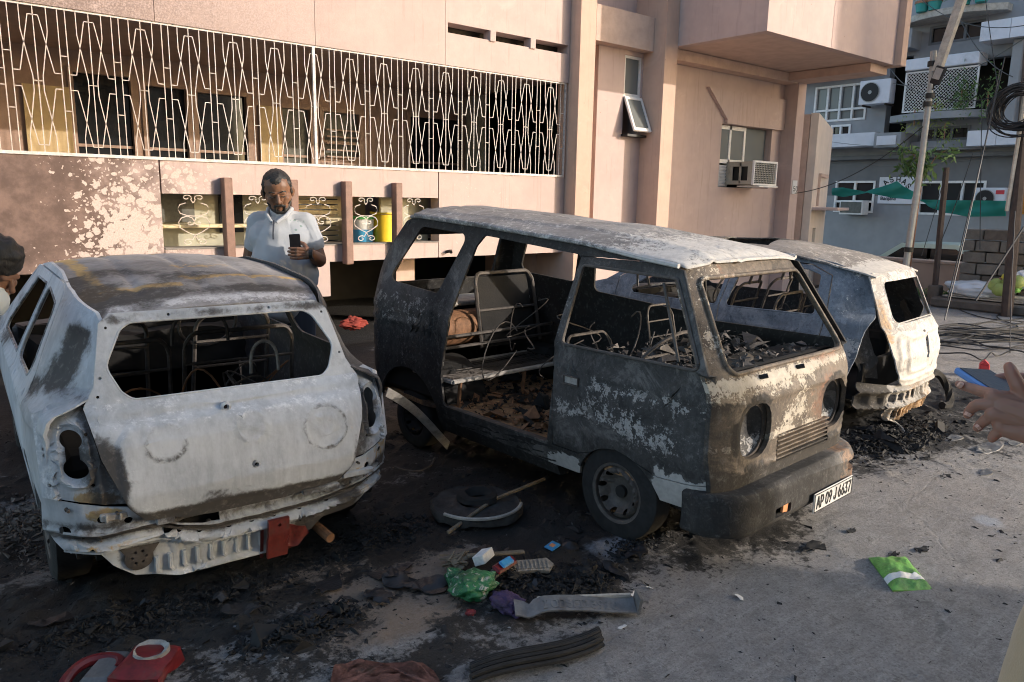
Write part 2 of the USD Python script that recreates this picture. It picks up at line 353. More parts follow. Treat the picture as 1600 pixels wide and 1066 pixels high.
struct('ground', trimesh.Trimesh(gpt, gfaces, process=False), 'street_concrete', True, ground_mask)

# ------------------------------------------------------------------ the pink building
W = 8.54
B = thing('apartment_building', 'pink plastered apartment building with a long white verandah grille and scorched lower wall', 'building', (4, W, 0))
def wp(name, x0, x1, z0, z1, y=W, t=.2, mat='pink_plaster', holes=(), **k):
    gm = sg.box(x0 + .003, z0, x1 - .003, z1)
    for h in holes: gm = gm.difference(sg.box(*h))
    return part(B, name, plate_xz(gm, y, t), mat, **k)
# upper facing panels with open joints, and the vent slit in the right one
for x0, x1 in ((-3.6, -1.4), (-1.4, .5), (.5, 2.28), (2.28, 4.0), (4.0, 5.79)): wp('wall_panel', x0, x1, 3.43, 9.0, W - .03, .23)
wp('wall_panel', 5.79, 7.985, 3.43, 9.0, W - .03, .23, holes=[(5.83, 3.83, 7.95, 3.955)])
for x in (6.50, 7.21): part(B, 'vent_fin', bbox(x, x + .10, W - .055, W + .1, 3.815, 3.955, .006), 'rose_plaster')
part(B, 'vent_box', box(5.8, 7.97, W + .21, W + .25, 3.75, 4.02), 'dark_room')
# lower facing panels
LOWZ = .95
for x0, x1 in ((-3.6, -1.2), (-1.2, 2.235)): wp('wall_panel', x0, x1, LOWZ, 2.075, label='soot browned lower wall panel with flaked paint' if x1 > 0 else None)
wp('wall_panel', 2.245, 5.70, 1.735, 2.075)
wp('wall_panel', 5.71, 7.985, LOWZ, 2.075)
part(B, 'wall_panel', plate_xz(sg.box(2.245, .53, 4.12, 1.15).union(sg.box(4.1, LOWZ, 5.70, 1.15)), W, .2), 'pink_plaster')
part(B, 'sill', box(2.245, 5.70, W - .012, W + .2, 1.15, 1.165), 'grey_floor')
for x in (2.85, 3.60, 4.285, 4.985):
    part(B, 'post', bbox(x, x + .095, W - .125, W - .001, .92 if x > 4 else .8, 1.915, .008), 'dark_rose_paint' if x > 3 else 'dark_rose_paint')
part(B, 'drain_spout', tube([(5.83, W - .001, 1.02), (5.86, W - .07, 1.035), (5.84, W - .1, 1.02)], .022, 8), 'black_iron')
part(B, 'drain_spout', tube([(2.52, W - .001, 1.02), (2.53, W - .07, 1.03)], .022, 8), 'black_iron')
# undercroft
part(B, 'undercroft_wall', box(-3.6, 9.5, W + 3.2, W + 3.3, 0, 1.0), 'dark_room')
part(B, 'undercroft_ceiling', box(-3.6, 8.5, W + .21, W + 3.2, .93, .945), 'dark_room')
for x in (.2, 2.8, 5.4, 7.9): part(B, 'undercroft_pillar', box(x, x + .3, W + .6, W + .9, 0, .93), 'brown_plaster')
# lower openings: what stands behind them
part(B, 'store_floor', box(2.2, 5.75, W + .2, W + 1.1, 1.05, 1.15), 'grey_floor')
part(B, 'store_ceiling', box(2.2, 5.75, W + .2, W + 1.1, 1.9, 1.95), 'brown_plaster')
part(B, 'store_wall', box(2.2, 2.24, W + .2, W + 1.1, 1.15, 1.9), 'sage_board')
part(B, 'store_wall', box(3.62, 5.02, W + .75, W + .80, 1.15, 1.9), 'cream_wall')
part(B, 'store_wall', box(5.02, 5.75, W + .33, W + .38, 1.15, 1.9), 'sage_board')
part(B, 'store_wall', box(2.24, 3.62, W + .5, W + .55, 1.15, 1.9), 'sage_board')
part(B, 'store_window', box(2.26, 2.70, W + .45, W + .49, 1.42, 1.74), 'grey_curtain')
part(B, 'store_window', box(2.98, 3.25, W + .45, W + .49, 1.3, 1.74), 'dark_glass')
part(B, 'store_ledge', bbox(2.26, 3.62, W + .3, W + .49, 1.36, 1.40, .01), 'cream_wall')
for k in range(9): part(B, 'store_bar', rod((3.65, W + .12, 1.2 + k * .062), (4.30, W + .12, 1.2 + k * .062), .007, 5), 'black_iron')
def scroll(cx, z0, h=.57, r=.0055):
    ms = []
    for s in (-1, 1):
        def sp(c, R, a0, turns, dirn, k=.25):
            t = np.linspace(0, 1, 16); rad = R * (1 - (1 - k) * t); a = a0 + dirn * t * turns * 2 * math.pi
            return [(c[0] + x_, c[1] + z_) for x_, z_ in zip(rad * np.cos(a), rad * np.sin(a))]
        lines = [[(0, .13), (.012, .10)] + sp((.045, .055), .038, math.pi * .75, 1.1, -1),
                 [(0, .13), (.05, .165), (.10, .215), (.105, .27), (.085, .315), (.045, .335), (.012, .315), (.0, .28)] + sp((.028, .262), .026, math.pi, .9, 1),
                 [(0, .335), (.045, .34), (.09, .365), (.105, .41), (.09, .455), (.05, .475)],
                 [(0, .475), (.012, .50)] + sp((.042, .53), .034, math.pi * 1.2, 1.1, -1)]
        for ln in lines:
            q = np.array(ln); ms.append(tube(np.stack([cx + s * q[:, 0] * 1.55, np.full(len(q), W + .03), z0 + q[:, 1] * h / .57], -1), r, 4, False))
    return cat(*ms)
for x in (2.565, 3.27, 4.0, 4.64, 5.34): part(B, 'scroll_ornament', scroll(x, 1.165), 'pale_iron' if x < 3 else 'white_iron')
for (x0, x1) in ((2.3, 2.5),):
    pass
# verandah
VB = 11.1
part(B, 'verandah_floor', box(-3.6, 8.1, W + .2, VB, 1.95, 2.05), 'grey_floor')
part(B, 'verandah_ceiling', box(-3.6, 8.1, W + .2, VB, 3.46, 3.55), 'verandah_wall')
part(B, 'verandah_wall', box(7.99, 8.1, W + .2, VB, 2.05, 3.46), 'sage_board')
def vx(px): return float(ony(px, 200, VB)[0])
ops = [(vx(120), vx(208), 2.06, 3.2, 'dark_glass'), (vx(231), vx(293), 2.06, 3.12, 'dark_glass'), (vx(310), vx(386), 2.06, 3.1, 'dark_glass'),
       (vx(441), vx(484), 2.06, 3.0, 'grey_curtain'), (vx(505), vx(560), 2.3, 3.0, 'grey_curtain'), (vx(640), vx(720), 2.06, 3.05, 'dark_glass'), (vx(735), vx(800), 2.06, 3.05, 'dark_glass')]
gm = sg.box(-3.6, 2.05, 8.0, 3.46)
for o in ops: gm = gm.difference(sg.box(o[0], o[2], o[1], o[3]))
part(B, 'verandah_wall', plate_xz(gm, VB, .15), 'verandah_wall')
for x0, x1, z0, z1, mt in ops:
    fr = part(B, 'verandah_door', plate_xz(sg.box(x0 - .06, z0 - .02, x1 + .06, z1 + .06).difference(sg.box(x0, z0 + .03, x1, z1)), VB - .03, .05), 'door_wood')
    part(fr, 'pane', box(x0, x1, VB + .06, VB + .08, z0 + .03, z1), mt)
    part(fr, 'rail', box(x0, x1, VB + .02, VB + .05, z0 + .24, z0 + .275), 'door_wood')
for a, b in ((40, 112), (404, 438)): part(B, 'verandah_board', box(vx(a), vx(b), VB - .05, VB - .02, 2.05, 3.0), 'yellow_paint')
for k in range(7): part(B, 'verandah_shelf', box(vx(505), vx(560), VB - .12, VB - .06, 2.12 + k * .1, 2.14 + k * .1), 'door_wood')
# the grille
GY = W - .005; GZ0, GZ1 = 2.075, 3.43; PW = .459; X0 = 3.98
Gp = part(B, 'window_grille', cat(box(-3.6, 7.955, GY - .012, GY + .014, GZ0, GZ0 + .03), box(-3.6, 7.955, GY - .008, GY + .012, GZ1 - .02, GZ1), box(7.93, 7.955, GY - .012, GY + .012, GZ0 + .03, GZ1 - .02)), 'white_iron', label='white painted iron grille across the verandah')
part(Gp, 'grille_post', box(X0 - .016, X0 + .016, GY - .015, GY + .015, GZ0 + .03, GZ1 - .02), 'white_iron')
def gl(pts, r=.0052):
    q = np.array(pts, float); H = GZ1 - GZ0
    return cat(*[rod((a[0], GY, GZ0 + a[1] * H), (b[0], GY, GZ0 + b[1] * H), r, 4) for a, b in zip(q[:-1], q[1:])])
for k in range(-12, 9):
    c0 = X0 + k * PW
    if c0 < -1.6: continue
    mt = 'white_iron' if c0 > 2.2 else 'pale_iron'
    if k: part(Gp, 'grille_bar', gl([(c0, .02), (c0, .99)]), mt)
    for s in (-1, 1):
        X = lambda u: c0 + s * u * PW
        part(Gp, 'grille_bar', gl([(X(.235), .02), (X(.235), .13), (X(.09), .43), (X(.09), .53), (X(.235), .83), (X(.235), .99)]), mt)
        part(Gp, 'grille_bar', gl([(X(0), .93), (X(.09), .93), (X(.3), .56), (X(.43), .56)]), mt)
        part(Gp, 'grille_bar', gl([(X(0), .07), (X(.09), .07), (X(.3), .455), (X(.43), .455)]), mt)
        part(Gp, 'grille_bar', gl([(X(.43), .02), (X(.43), .99)]), mt)
    part(Gp, 'grille_bar', gl([(c0 - .09 * PW, .5), (c0 + .09 * PW, .5)]), mt)
    for zz in (.31, .68): part(Gp, 'grille_bar', gl([(c0 + .43 * PW, zz), (c0 + .57 * PW, zz)]), mt)
# columns, beam, stair bay with its hung window
part(B, 'column', box(7.99, 8.30, 8.30, 10.5, 0, 9), 'peach_plaster')
part(B, 'beam', box(8.305, 9.585, 8.30, 8.75, 4.05, 4.55), 'brown_plaster')
bay = sg.box(8.58, 0, 9.59, 4.05).difference(sg.box(9.16, 2.78, 9.56, 3.98))
part(B, 'bay_wall', plate_xz(bay, 8.5, .25), 'rose_plaster')
part(B, 'bay_side', box(8.31, 8.57, 8.76, 8.82, 0, 9), 'brown_plaster')
part(B, 'bay_upper_wall', box(8.57, 9.59, 8.70, 8.9, 4.555, 9), 'rose_plaster')
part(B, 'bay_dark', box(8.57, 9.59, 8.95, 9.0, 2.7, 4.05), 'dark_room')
wf = part(B, 'hung_window', cat(box(9.16, 9.20, 8.52, 8.57, 3.36, 3.98), box(9.52, 9.56, 8.52, 8.57, 3.36, 3.98), box(9.2, 9.52, 8.52, 8.57, 3.94, 3.98), box(9.2, 9.52, 8.52, 8.57, 3.36, 3.41)), 'white_frame')
part(wf, 'pane', box(9.2, 9.52, 8.54, 8.55, 3.41, 3.94), 'window_grey')
sash = cat(box(-.2, -.16, 0, .035, -.58, 0), box(.16, .2, 0, .035, -.58, 0), box(-.16, .16, 0, .035, -.045, 0), box(-.16, .16, 0, .035, -.58, -.53))
part(wf, 'sash', moved(sash, (9.36, 8.47, 3.36), rx=-.42), 'white_frame')
part(wf, 'sash_pane', moved(box(-.16, .16, .012, .02, -.53, -.045), (9.36, 8.47, 3.36), rx=-.42), 'window_grey')
part(wf, 'window_sill', box(9.14, 9.585, 8.36, 8.5, 2.745, 2.78), 'black_iron')
part(B, 'column', box(9.59, 9.89, 8.07, 9.5, 0, 9), 'peach_plaster')
# recessed room wall with the window and the outdoor bay above
rw = sg.box(9.89, 0, 13.63, 4.2).difference(sg.box(11.72, 2.02, 13.32, 3.13))
part(B, 'room_wall', plate_xz(rw, 8.47, .25), 'rose_plaster')
part(B, 'lintel', plate_xz(sg.box(11.78, 3.13, 13.62, 3.2).union(sg.Polygon([(11.78, 3.2), (11.2, 3.7), (13.62, 3.7), (13.62, 3.2)])), 8.40, .07), 'rose_plaster')
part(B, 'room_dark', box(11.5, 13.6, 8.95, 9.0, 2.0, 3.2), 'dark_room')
wn = part(B, 'room_window', cat(*[box(x, x + .06, 8.55, 8.60, 2.45, 3.12) for x in (11.73, 12.08, 12.53)], box(11.79, 12.53, 8.55, 8.60, 3.05, 3.12), box(11.79, 12.53, 8.55, 8.60, 2.45, 2.52)), 'white_frame')
part(wn, 'pane', box(11.79, 12.08, 8.57, 8.58, 2.52, 3.05), 'window_grey'); part(wn, 'pane', box(12.14, 12.53, 8.57, 8.58, 2.52, 3.05), 'window_grey')
part(wn, 'pane', box(12.6, 13.31, 8.60, 8.61, 2.03, 3.12), 'window_grey')
for k in range(7): part(wn, 'louvre', obox((11.93, 8.57, 2.06 + k * .055), .40, .012, .055, rx=.5), 'white_frame')
part(B, 'column', box(13.63, 13.90, 8.17, 9.4, 0, 4.2), 'rose_plaster')
part(B, 'room_beam', box(9.9, 13.9, 8.2, 8.46, 3.98, 4.14), 'brown_plaster')
# overhanging upper room
blk0, blk1, BY = 9.895, 13.78, 6.5
part(B, 'overhang_soffit', box(blk0 + .01, blk1 + .15, BY + .16, 8.6, 4.15, 4.25), 'brown_plaster')
part(B, 'overhang_wall', box(blk0, blk0 + .15, BY + .15, 8.6, 4.14, 9), 'rose_plaster')
for x0, x1 in ((blk0, 11.66), (11.67, blk1)): part(B, 'overhang_wall', box(x0, x1, BY, BY + .15, 4.14, 9), 'rose_plaster')
part(B, 'overhang_fin', box(blk1 + .005, blk1 + .20, BY - .12, 8.6, 4.12, 9), 'peach_plaster')
part(B, 'corner_beam', box(13.3, 13.9, BY + .16, 8.2, 4.0, 4.14), 'brown_plaster')
part(B, 'spout', tube([(10.05, BY, 4.62), (10.06, BY - .09, 4.63)], .02, 6), 'rose_plaster')
part(B, 'rear_wall', box(-3.6, 13.9, 16, 16.2, 0, 9), 'rose_plaster'); part(B, 'side_wall', box(-3.6, -3.4, W + .25, 16, 0, 9), 'rose_plaster'); part(B, 'side_wall', box(13.7, 13.9, 9.45, 16, 0, 9), 'rose_plaster')
part(B, 'roof_slab', box(-3.7, 14.0, W - .05, 16.3, 9.0, 9.15), 'grey_floor')
nb = thing('house_number_plate', 'small white house number plate on the slim pink column', 'sign', (13.76, 8.16, 2.05))
part(nb, 'plate', bbox(13.68, 13.84, 8.155, 8.168, 1.93, 2.19, .004), 'white_frame')
tx = meshkit.text_mesh('50', .10, .003); tx.apply_transform(trimesh.transformations.rotation_matrix(math.pi / 2, [1, 0, 0])); tx.apply_translation((13.695, 8.154, 1.98))
part(nb, 'number', tx, 'black_iron', False)
# window air conditioner
plain('ac_beige', (.38, .35, .29), .5, .12, 10, dirt=.4)
ac = thing('window_air_conditioner', 'dirty beige window air conditioner jutting from the shaded pink wall', 'air conditioner', (12.5, 8.3, 2.1))
cs = box(12.05, 12.75, 7.95, 8.6, 2.08, 2.47)
part(ac, 'casing', cat(box(12.05, 12.75, 7.99, 8.66, 2.46, 2.475), box(12.05, 12.75, 7.99, 8.66, 2.075, 2.09), box(12.06, 12.075, 8.0, 8.1, 2.09, 2.46), box(12.06, 12.075, 8.24, 8.28, 2.09, 2.46), box(12.06, 12.075, 8.42, 8.66, 2.09, 2.46), box(12.06, 12.075, 8.1, 8.42, 2.39, 2.46), box(12.06, 12.075, 8.1, 8.42, 2.09, 2.14), box(12.73, 12.745, 8.0, 8.66, 2.09, 2.46)), 'ac_beige')
part(ac, 'coil_block', box(12.12, 12.70, 8.03, 8.6, 2.09, 2.46), 'black_iron')
fr = part(ac, 'grille_frame', cat(box(12.03, 12.77, 7.95, 7.99, 2.455, 2.49), box(12.03, 12.77, 7.95, 7.99, 2.06, 2.09), box(12.03, 12.06, 7.95, 7.99, 2.09, 2.455), box(12.74, 12.77, 7.95, 7.99, 2.09, 2.455)), 'white_frame')
for k in range(9): part(fr, 'slat', box(12.06, 12.74, 7.962, 7.975, 2.12 + k * .038, 2.128 + k * .038), 'white_frame')
for k in range(13): part(fr, 'slat', box(12.10 + k * .05, 12.107 + k * .05, 7.95, 7.961, 2.09, 2.455), 'ac_beige')
part(ac, 'drip_tray', box(12.2, 12.8, 7.93, 8.4, 2.03, 2.055), 'white_frame')
# annex beside the building, turned a little towards the street
an = thing('annex_block', 'pale pink lean-to block with a side door beyond the overhang', 'annex', (14.5, 8.2, 0), rz=math.radians(20), local=True)
plain('annex_plaster', (.62, .52, .45), .85, .08, 3)
part(an, 'wall', plate_xz(sg.Polygon([(0, 0), (.42, 0), (.42, 1.25), (.8, 1.25), (.8, 0), (1.9, 0), (1.9, 3.35), (0, 3.52)]), 0, .15), 'annex_plaster')
part(an, 'side_wall', box(0, .15, .16, 3, 0, 3.5), 'brown_plaster')
part(an, 'side_wall', box(1.75, 1.9, .16, 3, 0, 3.33), 'annex_plaster')
part(an, 'door', box(.42, .8, .08, .11, 0, 1.25), 'sage_board')
part(an, 'canopy', bbox(.1, 1.75, -.5, -.001, 1.62, 1.68, .01), 'rose_plaster')
part(an, 'bracket', cat(box(.55, 1.5, -.06, -.003, 2.3, 2.37), box(.55, .59, -.05, -.003, 1.7, 2.3)), 'brown_plaster')
# ------------------------------------------------------------------ the grey building across the side street
plain('grey_paint', (.27, .272, .28), .75, .10, 2.5)
plain('dark_grey_paint', (.15, .152, .158), .75, .12, 2.5)
plain('white_band', (.62, .62, .66), .6, .06, 3, dirt=.25)
plain('grey_steel', (.34, .34, .33), .45, .12, 14, metallic=.3)
plain('rust_steel', (.06, .042, .036), .7, .3, 10)
plain('weathered_post', (.40, .36, .31), .8, .25, 9)
plain('cable_black', (.018, .018, .02), .5, .2, 30)
plain('leaf_green', (.10, .17, .05), .6, .35, 3)
plain('leaf_lime', (.26, .32, .08), .6, .3, 3)
plain('teal_plastic', (.03, .26, .23), .6, .1, 4)
plain('clay', (.30, .15, .09), .8, .15, 6)
plain('stone_block', (.17, .15, .13), .9, .25, 7)
plain('stone_dark', (.12, .10, .085), .9, .25, 7)
plain('road_wall', (.40, .30, .25), .85, .1, 3)
GX = 22.0
def rc(a, b, c, d, X=GX):
    p, q = onx(a, b, X), onx(c, d, X)
    return min(p[1], q[1]), max(p[1], q[1]), min(p[2], q[2]), max(p[2], q[2])
GB = thing('grey_apartment_block', 'slate grey apartment block with white balcony bands across the side street', 'building', (GX, 9, 0))
wins = {'w2': (11.05, 12.6, 4.15, 5.18), 'small': (11.45, 12.0, 3.72, 4.05), 'gl': rc(1308, 283, 1362, 333), 'gr': rc(1440, 283, 1533, 338), 'strip': rc(1438, 200, 1512, 218), 'top': rc(1456, 42, 1535, 60)}
gw = sg.box(1.5, -.5, 13.6, 12)
for k, (a, b, c_, d_) in wins.items(): gw = gw.difference(sg.box(a, c_, b, d_))
rec = sg.box(9.85, 3.75, 10.45, 5.75); gw = gw.difference(rec).difference(sg.box(7.4, 4.2, 9.85, 5.45))
lowg = gw.intersection(sg.box(0, 2.0, 14, 3.05)); upg = gw.difference(sg.box(0, 2.0, 14, 3.05))
part(GB, 'wall', plate_yz(upg, GX, .3), 'grey_paint')
part(GB, 'ground_floor_wall', plate_yz(lowg, GX, .3), 'dark_grey_paint')
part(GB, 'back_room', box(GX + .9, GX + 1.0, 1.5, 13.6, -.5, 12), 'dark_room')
part(GB, 'rear_wall', box(GX + 9, GX + 9.2, 1.5, 13.6, -.5, 12), 'grey_paint'); part(GB, 'roof_slab', box(GX - .1, GX + 9.2, 1.4, 13.7, 12, 12.2), 'grey_paint')
part(GB, 'side_wall', box(GX + .31, GX + 9, 13.4, 13.6, -.5, 12), 'grey_paint'); part(GB, 'side_wall', box(GX + .31, GX + 9, 1.5, 1.7, -.5, 12), 'grey_paint')
def win(r, ny, splits=(), mt='white_frame', pane='dark_glass', x=GX):
    y0, y1, z0, z1 = r; ys = np.linspace(y0, y1, ny + 1); fr = [box(x - .02, x + .06, y - .03, y + .03, z0, z1) for y in ys]
    zs = [z0 + .03, *[z0 + (z1 - z0) * s for s in splits], z1 - .03]
    fr += [box(x - .015, x + .05, a + .03, b - .03, z - .03, z + .03) for z in zs for a, b in zip(ys[:-1], ys[1:])]
    w = part(GB, 'window', cat(*fr), mt)
    for a, b in zip(ys[:-1], ys[1:]):
        for z_, zz in zip(zs[:-1], zs[1:]): part(w, 'pane', box(x + .06, x + .075, a + .03, b - .03, z_ + .03, zz - .03), pane)
win(wins['w2'], 4, (.32,), pane='window_grey'); win(wins['small'], 2, pane='dark_glass'); win(wins['gl'], 2, (.35,)); win(wins['gr'], 3, (.35,)); win(wins['top'], 3, mt='dark_grey_paint'); win(wins['strip'], 3, mt='dark_grey_paint')
# floor bands and balconies
part(GB, 'floor_band', bbox(GX - .18, GX - .001, 3.5, 12.9, 3.02, 3.13, .01), 'dark_grey_paint')
part(GB, 'balcony', cat(box(GX - .7, GX - .002, 10.35, 12.9, 3.36, 3.72)), 'white_band')
part(GB, 'balcony', box(GX - .75, GX - .002, 9.62, 10.34, 3.30, 3.68), 'grey_paint'); part(GB, 'balcony_panel', box(GX - .77, GX - .751, 9.74, 10.26, 3.36, 3.60), 'white_band')
part(GB, 'sunshade', plate_yz(sg.Polygon([(10.9, 5.42), (13.4, 5.30), (13.4, 5.48), (10.9, 5.66)]), GX - .55, .54), 'white_band')
part(GB, 'balcony', box(GX - .6, GX - .002, 9.70, 10.6, 5.86, 6.33), 'grey_paint'); part(GB, 'balcony_panel', box(GX - .62, GX - .601, 9.80, 10.36, 5.94, 6.24), 'white_band')
def curved(y0, y1, z0, z1, d0, d1, t=.25):
    ys = np.linspace(y0, y1, 9); u = np.linspace(-1, 1, 9); f = GX - d0 - (d1 - d0) * (1 - u ** 2)
    return plate_xy(sg.Polygon([*zip(f, ys), (GX - .003, y1), (GX - .003, y0)]), z0, z1 - z0)
part(GB, 'bowed_ledge', curved(7.5, 10.2, 3.98, 4.16, .25, .7), 'grey_paint')
part(GB, 'bowed_ledge', curved(7.6, 10.1, 6.50, 6.66, .3, .8), 'weathered_post')
part(GB, 'bowed_wall', curved(7.85, 9.75, 3.2, 3.44, .1, .4), 'grey_paint')
part(GB, 'awning', cat(bbox(GX - .55, GX - .003, 8.0, 9.8, 5.27, 5.56, .02)), 'white_band')
for y0, y1 in ((7.35, 8.0), (6.3, 7.34)): part(GB, 'balcony', box(GX - .7, GX - .002, y0, y1, 3.25, 3.62), 'white_band'); part(GB, 'balcony', box(GX - .7, GX - .002, y0, y1, 5.75, 6.2), 'white_band')
for y in (7.2, 6.2): part(GB, 'pillar', bbox(GX - .5, GX - .2, y - .12, y + .12, 3.63, 5.74, .02), 'grey_paint')
# lattice screen
LS = GX - .45
lat = part(GB, 'lattice_screen', cat(*[box(LS - .02, LS + .02, *e) for e in ((8.0, 9.8, 5.2, 5.24), (8.0, 9.8, 4.2, 4.24), (8.0, 8.04, 4.24, 5.2), (9.76, 9.8, 4.24, 5.2))]), 'white_frame')
for s in (-1, 1):
    for k in range(42):
        c0 = 7.1 + k * .085; a, b = (c0, 4.24), (c0 + .96, 5.2)
        ln = sg.LineString([a, b] if s > 0 else [(a[0], 5.2), (b[0], 4.24)]).intersection(sg.box(8.04, 4.24, 9.76, 5.2))
        if ln.is_empty or ln.length < .05: continue
        (u0, v0), (u1, v1) = ln.coords[0], ln.coords[-1]
        part(lat, 'lattice_bar', rod((LS + .006 * s, u0, v0), (LS + .006 * s, u1, v1), .008, 4), 'white_frame')
rng = np.random.default_rng(4)
def leaves(c, spread, n, size, seed=0, droop=0.):
    r = np.random.default_rng(seed); vs, fs = [], []
    for k in range(n):
        p = np.asarray(c) + r.normal(size=3) * spread; p[2] -= droop * r.random()
        d = r.normal(size=3); d[2] -= .6 * (droop > 0); d /= np.linalg.norm(d); e = np.cross(d, r.normal(size=3)); e /= np.linalg.norm(e); L = size * r.uniform(.6, 1.3)
        b = len(vs); vs += [p - d * L, p + e * L * .3, p + d * L, p - e * L * .3]; fs += [(b, b + 1, b + 2), (b, b + 2, b + 3)]
    return trimesh.Trimesh(np.array(vs), np.array(fs), process=False)
def vine(name, label, c, spread, n, size, seed, mt='leaf_green', droop=0., stem=None):
    t = thing(name, label, 'plant', c)
    part(t, 'foliage', leaves(c, spread, n, size, seed, droop), mt, False)
    part(t, 'stem', stem or tube([np.asarray(c) + (0, 0, -.3), np.asarray(c) + (.02, .03, .1)], .015, 5), 'clay')
vine('climbing_plant', 'lime green creeper hanging from the middle of the white lattice', V(LS - .1, 8.9, 4.3), V(.04, .09, .18), 120, .05, 1, 'leaf_lime', .3)
vine('climbing_plant', 'dense dark green creeper over the right half of the lattice', V(LS - .1, 8.3, 4.6), V(.05, .17, .3), 330, .06, 2, 'leaf_green', .2)
vine('climbing_plant', 'sparse creeper at the left foot of the lattice behind the steel pole', V(LS - .1, 9.4, 4.15), V(.05, .2, .12), 100, .05, 3, 'leaf_lime', .4)
vine('climbing_plant', 'green creeper strands hanging below the ledge over the dark window strip', V(LS - .1, 8.6, 3.75), V(.05, .15, .2), 120, .05, 5, 'leaf_lime', .3)
vine('climbing_plant', 'leafy creeper to the right of the lattice beside the cable coil', V(LS - .05, 7.7, 4.5), V(.08, .14, .35), 160, .06, 6, 'leaf_green', .2)
for k, (py_, lb) in enumerate(((1441, 'bushy lime plant'), (1460, 'low green plant'), (1505, 'small green plant'), (1532, 'thin green plant'))):
    q = onx(py_, 12, GX - .7)
    pt = thing('flower_pot', ('leftmost', 'second', 'third', 'rightmost')[k] + ' teal and clay flower pot on the topmost grey ledge', 'flower pot', (q[0], q[1], 6.67))
    part(pt, 'pot', moved(lathe([(0, 0), (.13, 0), (.17, .2), (.15, .2), (.13, .17), (0, .17)], 14), (q[0], q[1], 6.67)), 'teal_plastic'); part(pt, 'rim', moved(lathe([(.16, .2), (.185, .2), (.19, .26), (.15, .26), (.15, .2)], 14), (q[0], q[1], 6.67)), 'clay')
    part(pt, 'foliage', leaves((q[0], q[1], 7.08), V(.1, .14, .12), 110, .06, 20 + k), 'leaf_lime' if k == 0 else 'leaf_green', False)
# outdoor AC units
def outdoor(name, label, r, x, mark=None):
    y0, y1, z0, z1 = r; t = thing(name, label, 'air conditioner', (x, (y0 + y1) / 2, z0))
    part(t, 'casing', bbox(x, x + .32, y0, y1, z0, z1, .015), 'white_band')
    cy, cz, R = y0 + (y1 - y0) * .64, (z0 + z1) / 2, (z1 - z0) * .42
    part(t, 'fan_guard', moved(lathe([(0, 0), (R, 0), (R, .015), (0, .015)], 24, 0), (x - .017, cy, cz)), 'grey_steel')
    part(t, 'fan', moved(lathe([(R * .2, 0), (R * .92, 0), (R * .92, .004), (R * .2, .004)], 20, 0), (x - .023, cy, cz)), 'black_iron')
    if mark: part(t, 'brand_stripe', box(x - .004, x - .001, y0 + .03, y0 + .22, z1 - .16, z1 - .06), mark)
    part(t, 'bracket', cat(box(x + .02, GX - .002, y0 + .1, y0 + .13, z0 - .05, z0 - .002), box(x + .02, GX - .002, y1 - .13, y1 - .1, z0 - .05, z0 - .002)), 'rust_steel')
plain('red_mark', (.55, .05, .06), .5)
outdoor('outdoor_air_conditioner', 'white outdoor air conditioner beside the four-light upper window', (10.16, 11.02, 4.50, 5.14), GX - .5)
outdoor('outdoor_air_conditioner', 'white outdoor air conditioner with red stripe above the teal netting', rc(1533, 294, 1577, 328), GX - .4, 'red_mark')
q = rc(1323, 313, 1357, 336)
ga = thing('window_air_conditioner', 'cream window air conditioner below the grey block left window', 'air conditioner', (GX - .4, q[0], q[2]))
part(ga, 'casing', bbox(GX - .4, GX - .03, q[0], q[1], q[2], q[3], .015), 'white_frame'); part(ga, 'grille', box(GX - .41, GX - .401, q[0] + .04, q[1] - .04, q[2] + .05, q[3] - .05), 'grey_curtain')
# sign board
q = rc(1376, 277, 1428, 319)
sn = thing('sign_board', 'white sign board with arched black lettering half hidden by teal netting', 'sign', (GX - .03, q[0], q[2]))
part(sn, 'board', box(GX - .04, GX - .002, *q), 'white_band')
def face_text(s, h, y, z, x, rot=0.):
    m = meshkit.text_mesh(s, h, .004, True); m.apply_transform(trimesh.transformations.rotation_matrix(rot, [0, 0, 1]))
    T = np.array([[0, 0, -1, 0], [-1, 0, 0, 0], [0, 1, 0, 0], [0, 0, 0, 1.]]); m.apply_transform(T); m.apply_translation((x, y, z)); return m
cy = (q[0] + q[1]) / 2
for k, ch in enumerate('ASHAS'):
    a = (k - 2) * .42; part(sn, 'letter', face_text(ch, .14, cy - .36 * math.sin(a) + .05, q[2] + .26 + .34 * math.cos(a), GX - .042, -a), 'black_iron', False)
part(sn, 'lettering', face_text('Banjara', .09, q[1] - .07, q[2] + .1, GX - .042), 'black_iron', False)

# ------------------------------------------------------------------ roadside things on the right
bw = thing('boundary_wall', 'low pinkish boundary wall in front of the parked mint car', 'wall', (15.5, 7, 0))
part(bw, 'wall', box(15.5, 15.7, 4.2, 11, -.5, .66), 'road_wall'); part(bw, 'coping', bbox(15.46, 15.74, 4.2, 11, .662, .72, .01), 'road_wall')
# parked mint car behind the wall: lower ground there
plain('mint_paint', (.50, .62, .57), .25, .04, 2, 0.05, spec=.6)
pc = thing('parked_car', 'pale mint saloon car parked behind the low boundary wall', 'car', (17.3, 6.9, -.45), rz=math.radians(90), local=True)
prof = [(-1.95, .3), (1.95, .3), (2.0, .62), (1.9, .8), (1.05, .93), (.35, 1.42), (-.75, 1.44), (-1.5, 1.0), (-1.95, .95), (-2.0, .6)]
low = sg.Polygon(prof[:5] + prof[7:]); gh = sg.Polygon([(1.05, .935), (.35, 1.42), (-.75, 1.44), (-1.5, .985)])
for cx_ in (-1.25, 1.25): low = low.difference(sg.Point(cx_, .3).buffer(.36))
def side(g_, y0, t): return plate_xz(g_, y0, t)
part(pc, 'body', side(low, -.8, 1.6), 'mint_paint')
gin = gh.buffer(-.09)
gl_ = gin.difference(sg.box(-.25, 0, -.18, 2))
